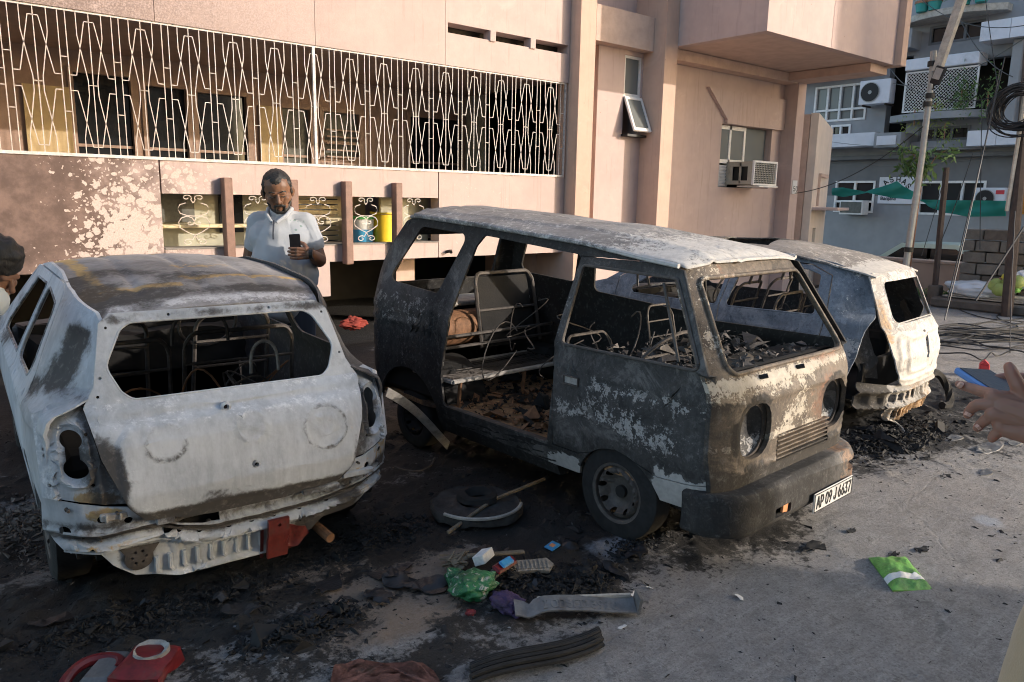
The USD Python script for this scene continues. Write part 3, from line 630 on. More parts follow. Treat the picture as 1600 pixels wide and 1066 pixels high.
part(pc, 'roof', cat(side(gh.difference(gin), -.72, 1.44)), 'mint_paint'); part(pc, 'pillar', side(gin.intersection(sg.box(-.25, 0, -.18, 2)), -.72, .05), 'mint_paint')
for gq in polys(gl_):
    for y0 in (-.715, .705): part(pc, 'side_window', side(gq, y0, .01), 'dark_glass')
for xs in ((1.05, .935, .35, 1.42), (-1.5, .985, -.75, 1.44)):
    a, b, c_, d_ = xs; nrm = .012
    part(pc, 'windscreen', trimesh.Trimesh([(a, -.66, b + .01), (a, .66, b + .01), (c_, .6, d_ + .008), (c_, -.6, d_ + .008)], [(0, 1, 2), (0, 2, 3)], process=False), 'dark_glass', False)
def tyre(c, R, w, n=24, rim=.62, axis=1):
    return moved(lathe([(R * rim, -w / 2), (R * .93, -w / 2), (R, -w * .32), (R, w * .32), (R * .93, w / 2), (R * rim, w / 2), (R * rim, -w / 2)], n, axis), c)
plain('rubber', (.02, .02, .02), .85, .3, 12)
for cx_ in (-1.25, 1.25):
    for y in (-.7, .7): w_ = part(pc, 'wheel', tyre((cx_, y, .3), .3, .18), 'rubber'); part(w_, 'rim', moved(lathe([(0, -.05), (.18, -.08), (.18, .08), (0, .05)], 16, 1), (cx_, y, .3)), 'grey_steel')
# block stack
bs = thing('block_stack', 'stack of rough grey concrete blocks by the rusty pole', 'block stack', (15, 5, .2))
rs = np.random.default_rng(7)
for r_ in range(6):
    y = 4.1 + (.2 if r_ % 2 else 0)
    while y < 5.35:
        L = rs.uniform(.34, .42); e = rs.uniform(-.02, .02)
        if r_ != 0 and rs.random() < .05: y += L; continue
        part(bs, 'block', jitter(bbox(14.85 + e, 15.25 + e, y, min(y + L - .02, 5.42), .18 + r_ * .2, .18 + r_ * .2 + .18, .012), .008, 5, r_), 'stone_block' if rs.random() < .6 else 'stone_dark'); y += L
pf = thing('stone_platform', 'low rough stone platform under the plastic sheets and coconuts', 'platform', (14.6, 4.7, 0))
part(pf, 'slab', jitter(bbox(14.15, 15.4, 3.4, 5.6, .0, .17, .03), .02, 3), 'stone_dark'); 
for k in range(3): part(pf, 'board', obox((14.55 + .05 * k, 4.6, .2 + .028 * k), .5, 1.7 - .2 * k, .022, rz=.04 * k), 'weathered_post')
g = G(); n = g.noise(7, 5, .6); g.make('plastic_sheet', g.node('mix_closure', 'closure', fac=.72, closure1=g.node('transparent_bsdf', 'BSDF', color=(.95, .95, .95)), closure2=g.bsdf((.72, .73, .76), .25, normal=g.bump(n, .6, .03))))
def lump(c, s, seed, amp=.3, n=3):
    m = trimesh.creation.icosphere(n); v = m.vertices; d = meshkit.fbm(v * 2.2 + seed * 3.1, 4, seed); m.vertices = v * (1 + amp * (d[:, None] - .5) * 2) * np.asarray(s) + np.asarray(c); return m
solo('plastic_sheet', 'crumpled clear plastic sheet lying on the stone platform', 'plastic sheet', lump((14.5, 4.95, .36), (.28, .52, .15), 3, .45), 'plastic_sheet', 40)
plain('coconut_green', (.30, .36, .10), .5, .2, 5); plain('bag_green', (.22, .50, .10), .4, .2, 5); plain('bag_yellow', (.62, .56, .08), .4, .2, 5)
for k, (a, b, lb) in enumerate(((1555, 446, 'green coconut left of the pair beside the plastic sheet'), (1563, 453, 'largest pale green coconut in front on the platform'), (1577, 443, 'green coconut half behind the green bag'), (1590, 441, 'yellow green coconut at the right frame edge'))):
    q = onx(a, b, 14.35 - .08 * (k == 1)); t = thing('coconut', lb, 'coconut', q, group=None)
    part(t, 'husk', moved(lathe([(0, -.12), (.06, -.11), (.105, -.05), (.11, .02), (.085, .08), (.03, .125), (0, .13)], 16), q, rx=.5 + k, ry=.4 * k), 'coconut_green'); part(t, 'stalk', moved(lathe([(0, .125), (.025, .125), (.02, .15), (0, .15)], 8), q, rx=.5 + k, ry=.4 * k), 'clay')
q = onx(1580, 448, 14.4); solo('plastic_bag', 'bright green plastic bag among the coconuts', 'plastic bag', lump(q, (.12, .16, .11), 5, .4), 'bag_green', 40)
q = onx(1580, 432, 14.55); solo('plastic_bag', 'yellow plastic bag on top behind the coconuts', 'plastic bag', lump(q, (.11, .13, .10), 8, .4), 'bag_yellow', 40)
q = onx(1597, 437, 14.5); solo('plastic_bag', 'milky white plastic bag at the right end of the platform', 'plastic bag', lump(q, (.15, .14, .14), 9, .4), 'plastic_sheet', 40)
wd = thing('weeds', 'strip of low green weeds along the foot of the boundary wall', 'weeds', (15.3, 5.8, 0))
ms = [leaves((15.25 + rng.normal() * .1, 5.2 + 1.6 * rng.random(), .07 + .05 * rng.random()), V(.08, .1, .04), 26, .045, 40 + k) for k in range(26)]
data(stage.GetPrimAtPath(part(wd, 'foliage', cat(*ms), 'leaf_green', False)), kind='stuff')
# poles and lines
up = thing('utility_pole', 'leaning grey steel pole with a weathered post strapped to its top', 'utility pole', (13.5, 5.78, 0))
pl = [onx(1414, 440, 13.5), onx(1418, 398, 13.5), onx(1440, 250, 13.5), onx(1457, 110, 13.5), onx(1459, 80, 13.5)]
pl[0] = V(13.5, 5.80, 0)
part(up, 'tube', tube(pl, [.055, .055, .05, .05, .05], 12), 'grey_steel')
po = [onx(1464, 112, 13.44), onx(1506, -10, 13.44), onx(1600, -280, 13.44)]
part(up, 'post', tube(po, .085, 4), 'weathered_post')
for a, b in ((1457, 100), (1453, 150), (1449, 163), (1420, 390)): c_ = onx(a, b, 13.5); part(up, 'strap', moved(lathe([(.05, -.04), (.075, -.04), (.075, .04), (.05, .04)], 12), c_), 'black_iron')
fl = onx(1466, 118, 13.38)
ft = thing('flood_light', 'black flood light with grey glass strapped to the leaning steel pole', 'lamp', fl)
part(ft, 'housing', moved(bbox(-.03, .03, -.09, .09, -.14, .14, .015), fl, rx=.35, rz=-.2), 'black_iron'); part(ft, 'lens', moved(box(-.036, -.031, -.065, .065, -.06, .11), fl, rx=.35, rz=-.2), 'grey_steel'); part(ft, 'arm', rod(fl + (0, .05, -.1), fl + (.1, .1, -.2), .012), 'black_iron')
p2 = thing('rusty_post', 'thin dark rusty post standing by the boundary wall', 'post', (14.5, 5.66, 0))
part(p2, 'tube', tube([V(14.5, 5.66, 0), onx(1470, 350, 14.5), onx(1479, 262, 14.5)], .05, 8), 'rust_steel'); part(p2, 'foot', bbox(14.4, 14.6, 5.56, 5.76, 0, .35, .02), 'stone_dark')
p3 = thing('roadside_pole', 'dark weathered pole with a steel pipe beside the block stack', 'utility pole', (14.0, 4.35, 0))
q0, q1 = onx(1578, 455, 14.0), onx(1601, 180, 14.0); part(p3, 'post', tube([V(q0[0], q0[1], 0), q1, q1 + (q1 - q0) * .8], .085, 8), 'rust_steel'); part(p3, 'pipe', tube([onx(1573, 330, 13.9), onx(1594, 200, 13.9), onx(1612, 60, 13.9)], .03, 6), 'weathered_post')
# orange banner
plain('banner_orange', (.55, .26, .05), .6, .1, 6); plain('banner_red', (.45, .10, .06), .6, .1, 6)
bn = thing('cloth_banner', 'orange and red cloth banner hanging at the right frame edge', 'banner', onx(1596, 310, 14.2))
a = [onx(x_, y_, 14.2) for x_, y_ in ((1594, 262), (1612, 262), (1606, 335), (1587, 335))]; 
part(bn, 'cloth', trimesh.Trimesh(np.array([*a, *[k + V(.01, 0, 0) for k in a]]), [(0, 1, 2), (0, 2, 3), (4, 6, 5), (4, 7, 6)], process=False), 'banner_orange', False)
part(bn, 'top_band', obox(onx(1601, 268, 14.18), .012, .22, .12, rx=0), 'banner_red')
# teal shade netting
def sheet(name, label, pts, X, mt, sag=.04):
    a = np.array([onx(*p_, X) for p_ in pts]); poly = sg.Polygon(a[:, 1:]); m = tm(prism(poly, .012).refine_to_length(.06)); v = np.asarray(m.vertices)
    xx = X + v[:, 2] + sag * np.sin(v[:, 0] * 9) + .03 * np.sin(v[:, 1] * 23 + v[:, 0] * 5)
    solo(name, label, 'shade net', trimesh.Trimesh(np.stack([xx, v[:, 0], v[:, 1]], -1), m.faces, process=False), mt, 40)
g = G(); n = g.noise(3, 4, .6); w1 = g.node('wave_texture', 'fac', vector=g.coord(), scale=60.)
g.make('teal_net', g.node('mix_closure', 'closure', fac=.35, closure1=g.bsdf(g.mix(n, (.015, .22, .20), (.04, .38, .33)), .6), closure2=g.node('translucent_bsdf', 'BSDF', color=(.04, .40, .35))))
sheet('shade_net', 'pale teal peaked shade net left of the leaning steel pole', [(1352, 300), (1401, 283), (1428, 301), (1424, 312), (1390, 309)], 16.9, 'teal_net')
sheet('shade_net', 'small dark teal shade net tied at the pink annex', [(1299, 294), (1318, 293), (1356, 301), (1318, 308), (1299, 305)], 17.1, 'teal_net')
sheet('shade_net', 'wide teal shade net hanging under the grey block right windows', [(1434, 312), (1572, 314), (1572, 338), (1515, 339), (1478, 333), (1450, 322)], 17.0, 'teal_net', .06)
# cable coil and loose cables
cc = thing('cable_coil', 'large coil of black cable hung from the roadside pole', 'cable coil', onx(1585, 175, 13.6))
rs = np.random.default_rng(3); c0 = onx(1592, 172, 13.6)
for k in range(26):
    R = rs.uniform(.24, .46); t = np.linspace(0, 2 * math.pi, 30); ph = rs.uniform(0, 6)
    off = rs.normal(size=3) * (.05, .03, .03); e = rs.uniform(.85, 1.05)
    part(cc, 'cable_loop', tube(np.stack([c0[0] + off[0] + .08 * np.sin(t + ph), c0[1] + off[1] + R * np.cos(t), c0[2] + off[2] + R * e * .92 * np.sin(t) - .02 * np.cos(2 * t)], -1), .009, 5, False), 'cable_black')
def hang(a, b, sag, n=22):
    t = np.linspace(0, 1, n); q = np.asarray(a)[None] * (1 - t[:, None]) + np.asarray(b)[None] * t[:, None]; q[:, 2] -= sag * 4 * t * (1 - t); return q
wires = [((1230, 303, 13.8), (1442, 198, 13.45), .25, 'black wire from the pink column up to the leaning pole', .008), ((1395, 130, 20), (1600, 60, 14), .3, 'thin overhead wire in front of the white awning', .007),
         ((1465, 150, 13.5), (1600, 132, 13.6), .15, 'wire from the flood light to the cable coil', .007), ((1390, 105, 18), (1462, 150, 13.5), .15, 'pale sagging wire left of the leaning pole', .008),
         ((1300, 222, 21), (1600, 226, 15), .1, 'long thin wire across the white balconies', .006), ((1300, 256, 21), (1600, 240, 14), .12, 'long thin wire under the grey floor band', .006),
         ((1570, 90, 13.6), (1480, 470, 11.5), .1, 'long black wire dangling from the coil down to the road', .008), ((1562, 110, 13.6), (1476, 500, 11), .3, 'slack black wire dangling left of the coil to the road', .008),
         ((1600, 355, 12.5), (1525, 470, 11.5), .0, 'grey stay wire slanting past the block stack', .014), ((1534, 160, 14), (1531, 390, 13.8), .0, 'vertical wire in front of the teal net', .007),
         ((1545, 200, 14), (1500, 400, 13.8), .1, 'wire crossing the teal net towards the mint car', .007), ((1520, 240, 14), (1460, 400, 13.9), .12, 'wire between teal net and rusty post', .007),
         ((1586, 330, 12.5), (1578, 560, 10.4), .1, 'thin black wire hanging in front of the coconuts', .007), ((1440, 0, 16), (1600, 40, 14), .2, 'wire across the potted plants', .007), ((1500, 30, 15), (1582, 120, 13.6), .15, 'short wire from ledge to coil', .007),
         ((1540, 0, 14.5), (1560, 140, 13.6), .02, 'steep wire above the coil', .007), ((1478, 268, 14.5), (1440, 400, 13.6), .05, 'wire from the rusty post to the mint car roof', .006)]
for (a, b, X, ), (c_, d_, X2), s_, lb, r_ in wires: solo('loose_wire', lb, 'wire', tube(hang(onx(a, b, X), onx(c_, d_, X2), s_), r_, 5), 'cable_black')
cb = thing('cable_bundle', 'tangled bundle of fallen black cables on the road', 'cable bundle', gp(1545, 535))
for k in range(26):
    y0 = 512 + rs.normal() * 9 + 16; a = gp(1440 + rs.uniform(-20, 30), y0 + rs.normal() * 5); b = gp(1625, y0 + rs.normal() * 9); m_ = (a + b) / 2 + rs.normal(size=3) * (.25, .2, 0)
    q = spline([a, (a + m_) / 2 + rs.normal(size=3) * (.12, .1, 0), m_, (b + m_) / 2 + rs.normal(size=3) * (.12, .1, 0), b], 26); q[:, 2] = .012 + rs.uniform(.01, .07) * np.sin(np.linspace(0, math.pi * rs.integers(1, 4), 26)) ** 2
    part(cb, 'cable', tube(q, .009, 5, False), 'cable_black')
for px_, lb in (([(1545, 478), (1520, 492), (1560, 500), (1598, 497), (1620, 492)], 'curved black cable lying on the road below the coconuts'), ([(1600, 488), (1560, 492), (1565, 500), (1590, 510), (1575, 516), (1480, 512)], 'looped black cable lying on the road behind the bundle')):
    q = spline([gp(a, b, .012) for a, b in px_], 30); solo('road_cable', lb, 'cable', tube(q, .009, 5), 'cable_black')
# sapling by the pole
sp = V(14.6, 6.15, 2.35)
tr = thing('potted_tree', 'slender green sapling with drooping narrow leaves behind the leaning pole', 'tree', (14.6, 6.2, 0))
part(tr, 'trunk', tube([(14.7, 6.25, 0), (14.65, 6.2, 1.3), sp + (0, 0, .3)], [.035, .028, .012], 7), 'clay')
for k in range(7):
    e = sp + rs.normal(size=3) * (.12, .22, .18) + (0, 0, .1); part(tr, 'branch', tube([sp + (0, 0, -.35 + .08 * k), (sp + e) / 2 + (0, 0, .06), e], [.012, .009, .005], 5), 'clay')
    part(tr, 'crown', leaves(e, V(.07, .11, .09), 42, .085, 60 + k, .12), 'leaf_green', False)
# buildings behind the camera that keep the low sun off the street
def offblock(name, label, x0, x1, y0, y1, h, mt):
    t = thing(name, label, 'building', ((x0 + x1) / 2, (y0 + y1) / 2, 0))
    part(t, 'wall', box(x0, x1, y0, y1, -.5, h), mt); part(t, 'parapet', box(x0 - .15, x1 + .15, y0 - .15, y1 + .15, h + .002, h + .5), 'white_band')
    for fl_ in range(int(h // 3.2)):
        for k in range(int((x1 - x0) // 2.6)):
            xw = x0 + 1 + k * 2.6; w = part(t, 'window', box(xw - .06, xw + 1.36, y1 + .002, y1 + .06, 1.0 + 3.2 * fl_, 2.4 + 3.2 * fl_), 'white_frame'); part(w, 'pane', box(xw, xw + 1.3, y1 + .061, y1 + .07, 1.06 + 3.2 * fl_, 2.34 + 3.2 * fl_), 'dark_glass')
plain('ochre_plaster', (.50, .42, .34), .85, .1, 2)
offblock('street_house', 'ochre plastered house across the street behind the viewer', -14, 10.5, -16, -6.9, 10.5, 'ochre_plaster')
offblock('street_house', 'tall pale house further along the street on the right', 25.5, 40, -10, -1, 13.5, 'annex_plaster')
# ------------------------------------------------------------------ burnt sheet metal: m = (soot, rust, bare or pale)
def burnt(name, base, base2, ash, pale, rust1, rust2, soot=(.012, .012, .012), seed=0., rough=.62, ashamt=.5, metal=0., soft=0.):
    g = G(); p = g.node('mapping', 'vector', vector=g.coord(), location=(seed, seed * .7, seed * 1.3)); s, r, w = g.attr()
    n0 = g.noise(1.7, 6, .65, p); n1 = g.noise(6, 8, .72, p, .6); n2 = g.noise(26, 7, .7, p, .4); n3 = g.noise(110, 4, .6, p)
    spk = g.noise(55, 5, .75, p, .5)
    st = g.noise(1., 7, .7, g.node('mapping', 'vector', vector=p, scale=(5, 5, 30)))
    run = g.noise(1., 6, .7, g.node('mapping', 'vector', vector=p, scale=(22, 22, 3)))
    a = lambda amt: g.add(g.mul(g.add(n1, -.5), amt), g.mul(g.add(n2, -.5), amt * .7))
    c = g.mix(g.step(g.add(g.mul(n0, .6), g.mul(run, .4)), .35, .65), base, base2)
    c = g.mix(g.mul(g.step(g.add(g.mul(n2, .65), g.mul(n1, .35)), .47, .66), ashamt), c, ash)
    c = g.mix(g.mul(g.step(spk, .57, .66), ashamt * .7 * (1 - .8 * soft)), c, ash); big = g.noise(3.2, 7, .75, p, 1.1); c = g.mix(g.mul(g.step(big, .53, .60 + .06 * soft), .55 * (1 - .5 * soft)), c, ash); c = g.mix(g.mul(g.step(big, .46, .38 - .06 * soft), .6 * (1 - .6 * soft)), c, tuple(k * .5 for k in base)); c = g.mix(g.mul(g.step(spk, .44, .34), .45 * (1 - .85 * soft)), c, tuple(k * .35 for k in base))
    # pale patches break up into islands with hard edges
    isl = g.add(w, g.mul(g.add(n1, -.5), 1.5), g.mul(g.add(n2, -.5), 1.5), g.mul(g.add(spk, -.5), .6), g.mul(g.add(n3, -.5), .7))
    fw = g.mul(g.step(isl, .46 - .2 * soft, .58 + .25 * soft), g.step(w, .02, .12))
    c = g.mix(g.mul(fw, .92), c, g.mix(g.step(n2, .3, .7), tuple(k * .74 for k in pale), pale))
    fr = g.mul(g.step(g.add(r, a(1.3)), .38, .72 - .1 * soft), g.step(r, .02, .2))
    c = g.mix(g.mul(fr, .85), c, g.mix(g.step(g.add(g.mul(n2, .7), g.mul(run, .3)), .38, .62), rust1, rust2))
    fs = g.mul(g.step(g.add(s, a(1.1), g.mul(g.add(run, -.5), .5)), .36, .80), g.step(s, .01, .25))
    c = g.mix(g.mul(fs, .93), c, g.mix(g.step(n2, .5, .72), soot, tuple(k * 3.2 + .02 for k in soot)))
    scr = g.step(g.noise(1., 3, .5, g.node('mapping', 'vector', vector=p, scale=(7, 40, 40))), .68, .74)
    c = g.mix(g.mul(scr, .25 * (1 - .7 * soft)), c, ash)
    pit = g.step(g.vor(38., p), .09, .04); c = g.mix(g.mul(pit, g.mul(g.step(n1, .5, .65), .6 * (1 - .6 * soft))), c, (.02, .018, .016))
    h = g.add(g.mul(n2, .8), g.mul(n3, .35), g.mul(fw, .6), g.mul(n1, .8))
    g.make(name, g.bsdf(c, g.add(rough, g.mul(fs, .18)), specular_ior_level=.4, metallic=metal, normal=g.bump(h, .55 - .3 * soft, .006)))
burnt('van_burnt', (.030, .029, .028), (.072, .069, .066), (.185, .176, .165), (.47, .455, .43), (.15, .07, .035), (.30, .18, .10), (.013, .0125, .012), 0, ashamt=.6)
burnt('van_roof_burnt', (.13, .128, .126), (.24, .236, .23), (.37, .36, .35), (.56, .545, .515), (.15, .09, .05), (.36, .28, .19), (.03, .03, .03), 2, soft=.6)
burnt('van_front_burnt', (.07, .055, .043), (.17, .135, .10), (.27, .22, .165), (.52, .47, .385), (.10, .045, .03), (.24, .115, .065), (.02, .019, .018), 4)
burnt('floor_burnt', (.05, .04, .033), (.10, .075, .055), (.16, .12, .09), (.40, .36, .30), (.20, .10, .045), (.42, .25, .12), (.01, .01, .01), 5)
plain('interior_soot', (.012, .0115, .011), .9, .4, 8, .5)
plain('burnt_steel', (.085, .075, .068), .6, .35, 18, .4, metallic=.2)
plain('pale_burnt_steel', (.36, .34, .31), .6, .3, 20, .4, dirt=.5)
plain('rusty_steel', (.20, .10, .05), .75, .4, 16, .5)
plain('rust_floor', (.26, .15, .075), .8, .5, 9, .6, dirt=1.)
plain('burnt_rubber', (.016, .016, .016), .9, .4, 14, .6)
plain('plate_white', (.56, .555, .53), .5, .15, 14, dirt=.75)
plain('amber_lens', (.62, .27, .12), .35, .15, 30)

# ------------------------------------------------------------------ the van in the middle
VW = 1.40
van = thing('burnt_van', 'burnt out charcoal minivan with no glass and its sliding door gone', 'van', (*VO, 0), rz=VYAW, local=True)
_hash = lambda v, s=0: meshkit.fbm(v * 1.0 + s, 4, s)
def v_inset(a, z):
    i = .05 * np.clip((.45 - z) / .25, 0, 1.5) ** 2 + .012 * ((z - .7) / .3) ** 2 * (z < .97) + .165 * np.clip((z - .97) / .55, 0, 2) ** 1.1
    i = i + .12 * np.clip((a - 2.8) / .25, 0, 2) ** 2 + .05 * np.clip((.18 - a - .5 * np.clip(z - .97, 0, 1)) / .12, 0, 2) ** 2 * (z < .97)
    ridge = .845 + .022 * a
    i = i - .012 * np.exp(-((z - ridge) / .012) ** 2) + .010 * np.exp(-((z - ridge + .035) / .010) ** 2)
    i = i + .010 * np.exp(-((z - (.66 - .01 * a)) / .008) ** 2) * (a < 1.05)
    return i + .012 * (meshkit.fbm(np.stack([a * 2.2, z * 3, 0 * a], -1), 3, 3) - .5)
def v_side(far=False):
    def fn(u, v, w):
        b = v_inset(u, v) + w
        return ((VW - b) if far else b), u, v
    return fn
S = sg.Polygon([(.06, .30), (.055, .46), (.05, .84), (.07, .97), (.335, 1.425), (.55, 1.46), (1.0, 1.515), (1.9, 1.575), (2.62, 1.615), (2.72, 1.58), (2.96, 1.22), (3.03, 1.06), (3.05, .9), (3.05, .66), (3.0, .36), (2.9, .33), (2.2, .30), (1.07, .27), (.9, .27)]).buffer(-.02).buffer(.02, 3)
for c_, R in (((.60, .20), .285), ((2.48, .24), .35)): S = S.difference(sg.Point(c_).buffer(R, 12).union(sg.box(c_[0] - R, 0, c_[0] + R, c_[1])))
fwin = P((1.0, .985), (.115, .99), (.355, 1.385), (.97, 1.405), r=.025); qwin = P((2.17, 1.13), (2.0, 1.52), (2.52, 1.55), (2.77, 1.17), r=.05)
door = P((1.10, .40), (1.03, .95), (1.0, 1.455), (1.84, 1.52), (1.90, 1.45), (2.08, .60), (2.06, .40), r=.03)
swin = P((1.13, 1.02), (1.07, 1.42), (1.86, 1.49), (1.98, 1.08), r=.04)
def v_attr(kind):
    def fn(v):
        b, a, z = v.T; n = meshkit.fbm(v * 3.3, 3, 5); n2 = meshkit.fbm(v * 7 + 5, 3, 9); o = np.zeros_like(a)
        if kind == 'side':
            soot = .40 + .35 * np.clip((.60 - z) / .2, 0, 1) * (a < 1.1) + .5 * np.clip((z - 1.35) / .2, 0, 1) + .3 * np.exp(-((a - 2.15) / .12) ** 2) + .25 * ((a > 2.07) & (z < .9))
            pale = .50 * np.exp(-(((a - .62) / .38) ** 2 + ((z - .66) / .09) ** 2)) + .45 * np.exp(-((z - .80) / .05) ** 2) * (a < .8) + .46 * np.exp(-(((a - .35) / .22) ** 2 + ((z - .58) / .08) ** 2)) + .45 * np.exp(-(((a - .95) / .1) ** 2 + ((z - .62) / .05) ** 2))
            pale += 1.1 * ((z < .425 + .05 * n2) & (a < .36) & (a > .03)) + 1.1 * ((z < .36) & (a > .86) & (a < 1.12))
            pale += .34 * ((a > 2.1) & (z > .6) & (z < 1.1)) + .28 * np.exp(-((a - 1.05) / .05) ** 2) * (z > .9) + .3 * np.exp(-((a - 2.07) / .05) ** 2)
            rust = .45 * np.exp(-(((a - .05) / .07) ** 2)) * (z < .8) + .35 * np.exp(-((z - .985) / .02) ** 2) * (a < 1.05) + .3 * np.exp(-(((a - .33) / .08) ** 2 + ((z - .40) / .08) ** 2))
            soot = np.where(pale > .9, 0, soot)
        elif kind == 'roof':
            soot = .30 * np.clip((a - 1.6) / 1, 0, 1) + .25 * np.clip((n - .5) * 3, 0, 1); pale = .25 + .65 * np.exp(-((a - .45) / .35) ** 2) + .3 * np.exp(-((b - .12) / .05) ** 2); rust = .25 * np.exp(-((a - .34) / .05) ** 2)
        elif kind == 'front':
            rust = .75 * np.exp(-(((b - 1.02) / .20) ** 2 + ((z - .72) / .25) ** 2)) + .35 * np.exp(-((z - .96) / .03) ** 2) + .35 * np.exp(-(((b - .14) / .1) ** 2 + ((z - .5) / .12) ** 2)) + .3 * (z > 1.0)
            pale = .50 * np.exp(-(((b - .70) / .28) ** 2 + ((z - .70) / .08) ** 2)) + .75 * np.exp(-((z - .925) / .035) ** 2) + .4 * np.exp(-((z - .86) / .05) ** 2) * (b < .9) + .5 * np.exp(-((z - .62) / .025) ** 2) + .4 * (z > 1.02) * (b < .4)
            soot = .95 * np.clip((.52 - z) / .05, 0, 1) + .5 * (np.hypot(np.minimum(np.abs(b - .315), np.abs(b - 1.12)), z - .67) < .19) + .6 * np.clip((.2 - b) / .08, 0, 1) * (z < .85) + .25 * np.exp(-((z - .84) / .05) ** 2) + .3 * np.clip((n - .55) * 4, 0, 1) + .5 * (z > .98) * (b > .9)
        elif kind == 'bumper':
            soot = .75 - .7 * np.exp(-(((b - 1.25) / .2) ** 2)) - .25 * (z > .42); rust = .6 * np.exp(-(((b - 1.2) / .2) ** 2)) + .2 * (b < .2); pale = .5 * np.exp(-(((b - .95) / .15) ** 2)) * (z > .43) + .3 * np.exp(-(((b - 1.38) / .08) ** 2))
        elif kind == 'in':
            soot, rust, pale = o + .95, o + .1, o
        return np.stack([soot + o, rust + o, pale + o], -1)
    return fn
def vside(name, poly, far=False, t=.016, res=.035, kind='side', mat='van_burnt', label=None, parent=None):
    return part(parent or van, name, out(panel(poly, t, v_side(far), res)), mat, 40, label, v_attr(kind))
gap = .004
front_line = sg.box(-1, 0, 1.055, 1.43).difference(sg.box(-1, 0, .9, .0))
fd = S.intersection(sg.Polygon([(.07, .44), (.03, .97), (.30, 1.43), (.5, 1.448), (1.0, 1.448), (1.055, .98), (1.055, .40), (.86, .40), (.60, .49), (.33, .42)])).difference(fwin)
rest = S.difference(fd.buffer(gap)).difference(fwin).difference(door).difference(qwin)
# near side: the fixed shell, the front door, rear quarter
for gq in sorted(polys(rest), key=lambda q: -q.area):
    if gq.area < .002: continue
    nm = 'side_shell' if gq.area > .5 else ('rear_quarter' if gq.centroid.x > 1.8 else 'front_wing')
    vside(nm, gq)
fdp = vside('front_door', fd, label='scorched front door with peeling grey patches')
part(fdp, 'window_frame', tube([(v_inset(np.array(a), np.array(z)) - .004, a, z) for a, z in list(fwin.exterior.coords)], .008, 6), 'burnt_steel')
part(fdp, 'door_handle', cat(bbox(-.012, .0, .86, .97, .77, .775, .002), bbox(-.012, .0, .86, .97, .815, .82, .002), bbox(-.010, .004, .86, .866, .775, .815, .002), bbox(-.010, .004, .964, .97, .775, .815, .002)), 'burnt_steel')
part(fdp, 'handle_recess', box(-.001, .004, .867, .963, .777, .813), 'pale_burnt_steel')
part(fdp, 'quarter_light_bar', rod((.06, .28, 1.0), (.10, .42, 1.36), .008), 'burnt_steel')
# far side
fs_ = S.difference(fwin).difference(qwin).difference(swin)
vside('far_side', fs_, True, kind='in', res=.06)
# roof
def v_drip(a): return np.interp(a, [.2, .55, 1., 1.9, 2.62, 2.75], [1.425, 1.46, 1.515, 1.575, 1.615, 1.59])
def v_roof(u, v, w):
    c = np.clip((np.abs(u - .7) / .565), 0, 1.2)
    z = v_drip(v) + .062 * (1 - c ** 2.6) - .05 * np.clip((.55 - v) / .3, 0, 1) ** 2 * (1 - c ** 2) * .6 + .01
    q = np.stack([u * 2.5, v * 1.6, 0 * u], -1)
    z = z - .02 * np.clip((.42 - v) / .09, 0, 1) ** 2 + .03 * (meshkit.fbm(q, 4, 17) - .5) * np.clip((v - .3) / .4, 0, 1) + .012 * np.exp(-((u - .33 - .05 * np.sin(v * 2)) / .02) ** 2) - .010 * np.exp(-((u - .62 + .03 * np.sin(v * 3)) / .015) ** 2) + .018 * np.exp(-(((v - 1.15) / .2) ** 2 + ((u - .8) / .25) ** 2))
    return u, v, z - w
roofp = sg.Polygon([(.165, .34), (.5, .30), (.9, .30), (1.235, .34), (1.25, .6), (1.25, 1.9), (1.23, 2.62), (1.0, 2.72), (.4, 2.72), (.17, 2.62), (.15, 1.9), (.155, .6)]).buffer(-.03).buffer(.03, 4)
part(van, 'roof', out(panel(roofp, .012, v_roof, .03)), 'van_roof_burnt', 40, 'ash grey buckled roof, whitest at its front edge', v_attr('roof'))
for far in (0, 1):
    aa = np.linspace(.36, 2.66, 26); q = np.stack([v_inset(aa, v_drip(aa) - .01) - .008, aa, v_drip(aa) + .004], -1)
    if far: q[:, 0] = VW - q[:, 0]
    part(van, 'drip_rail', tube(q, .013, 6), 'van_roof_burnt', 40, None, v_attr('roof'))
# front
def v_fa(b, z):
    a = np.interp(z, [.2, .45, .86, .92, .98, 1.45], [.01, -.005, -.01, .015, .05, .335])
    hw = .7 - .165 * np.clip((z - .97) / .55, 0, 2) ** 1.1; c = np.clip((np.abs(b - .7) - (hw - .2)) / .2, 0, 1.3); return a + .075 * c ** 2
def v_front(u, v, w):
    a = v_fa(u, v)
    fr = sg_ridge(u, v); a = a - .012 * fr
    a = a + .008 * np.exp(-((v - .865 - .01 * np.cos((u - .7) * 3)) / .007) ** 2) + .010 * (meshkit.fbm(np.stack([u * 4, v * 4, 0 * u], -1), 3, 23) - .5)
    return u, a + w, v
def sg_ridge(u, v):
    # raised surround round lamps and grille: a rounded frame line
    dx = np.abs(u - .7) - .50; dz = np.abs(v - .655) - .115; d = np.hypot(np.maximum(dx, 0), np.maximum(dz, 0)) + np.minimum(np.maximum(dx, dz), 0)
    return np.exp(-((d - .055) / .012) ** 2)
lampL, lampR = (.315, .67), (1.12, .675)
fpoly = sg.Polygon([(.05, .36), (1.35, .36), (1.385, .6), (1.38, .9), (1.385, .985), (1.262, 1.40), (1.245, 1.435), (.9, 1.465), (.5, 1.465), (.155, 1.435), (.138, 1.40), (.015, .985), (.015, .9), (.015, .6)])
wsh = P((.125, .965), (1.275, .965), (1.175, 1.385), (.225, 1.385), r=.05)
grh = sg.box(.53, .475, 1.08, .615)
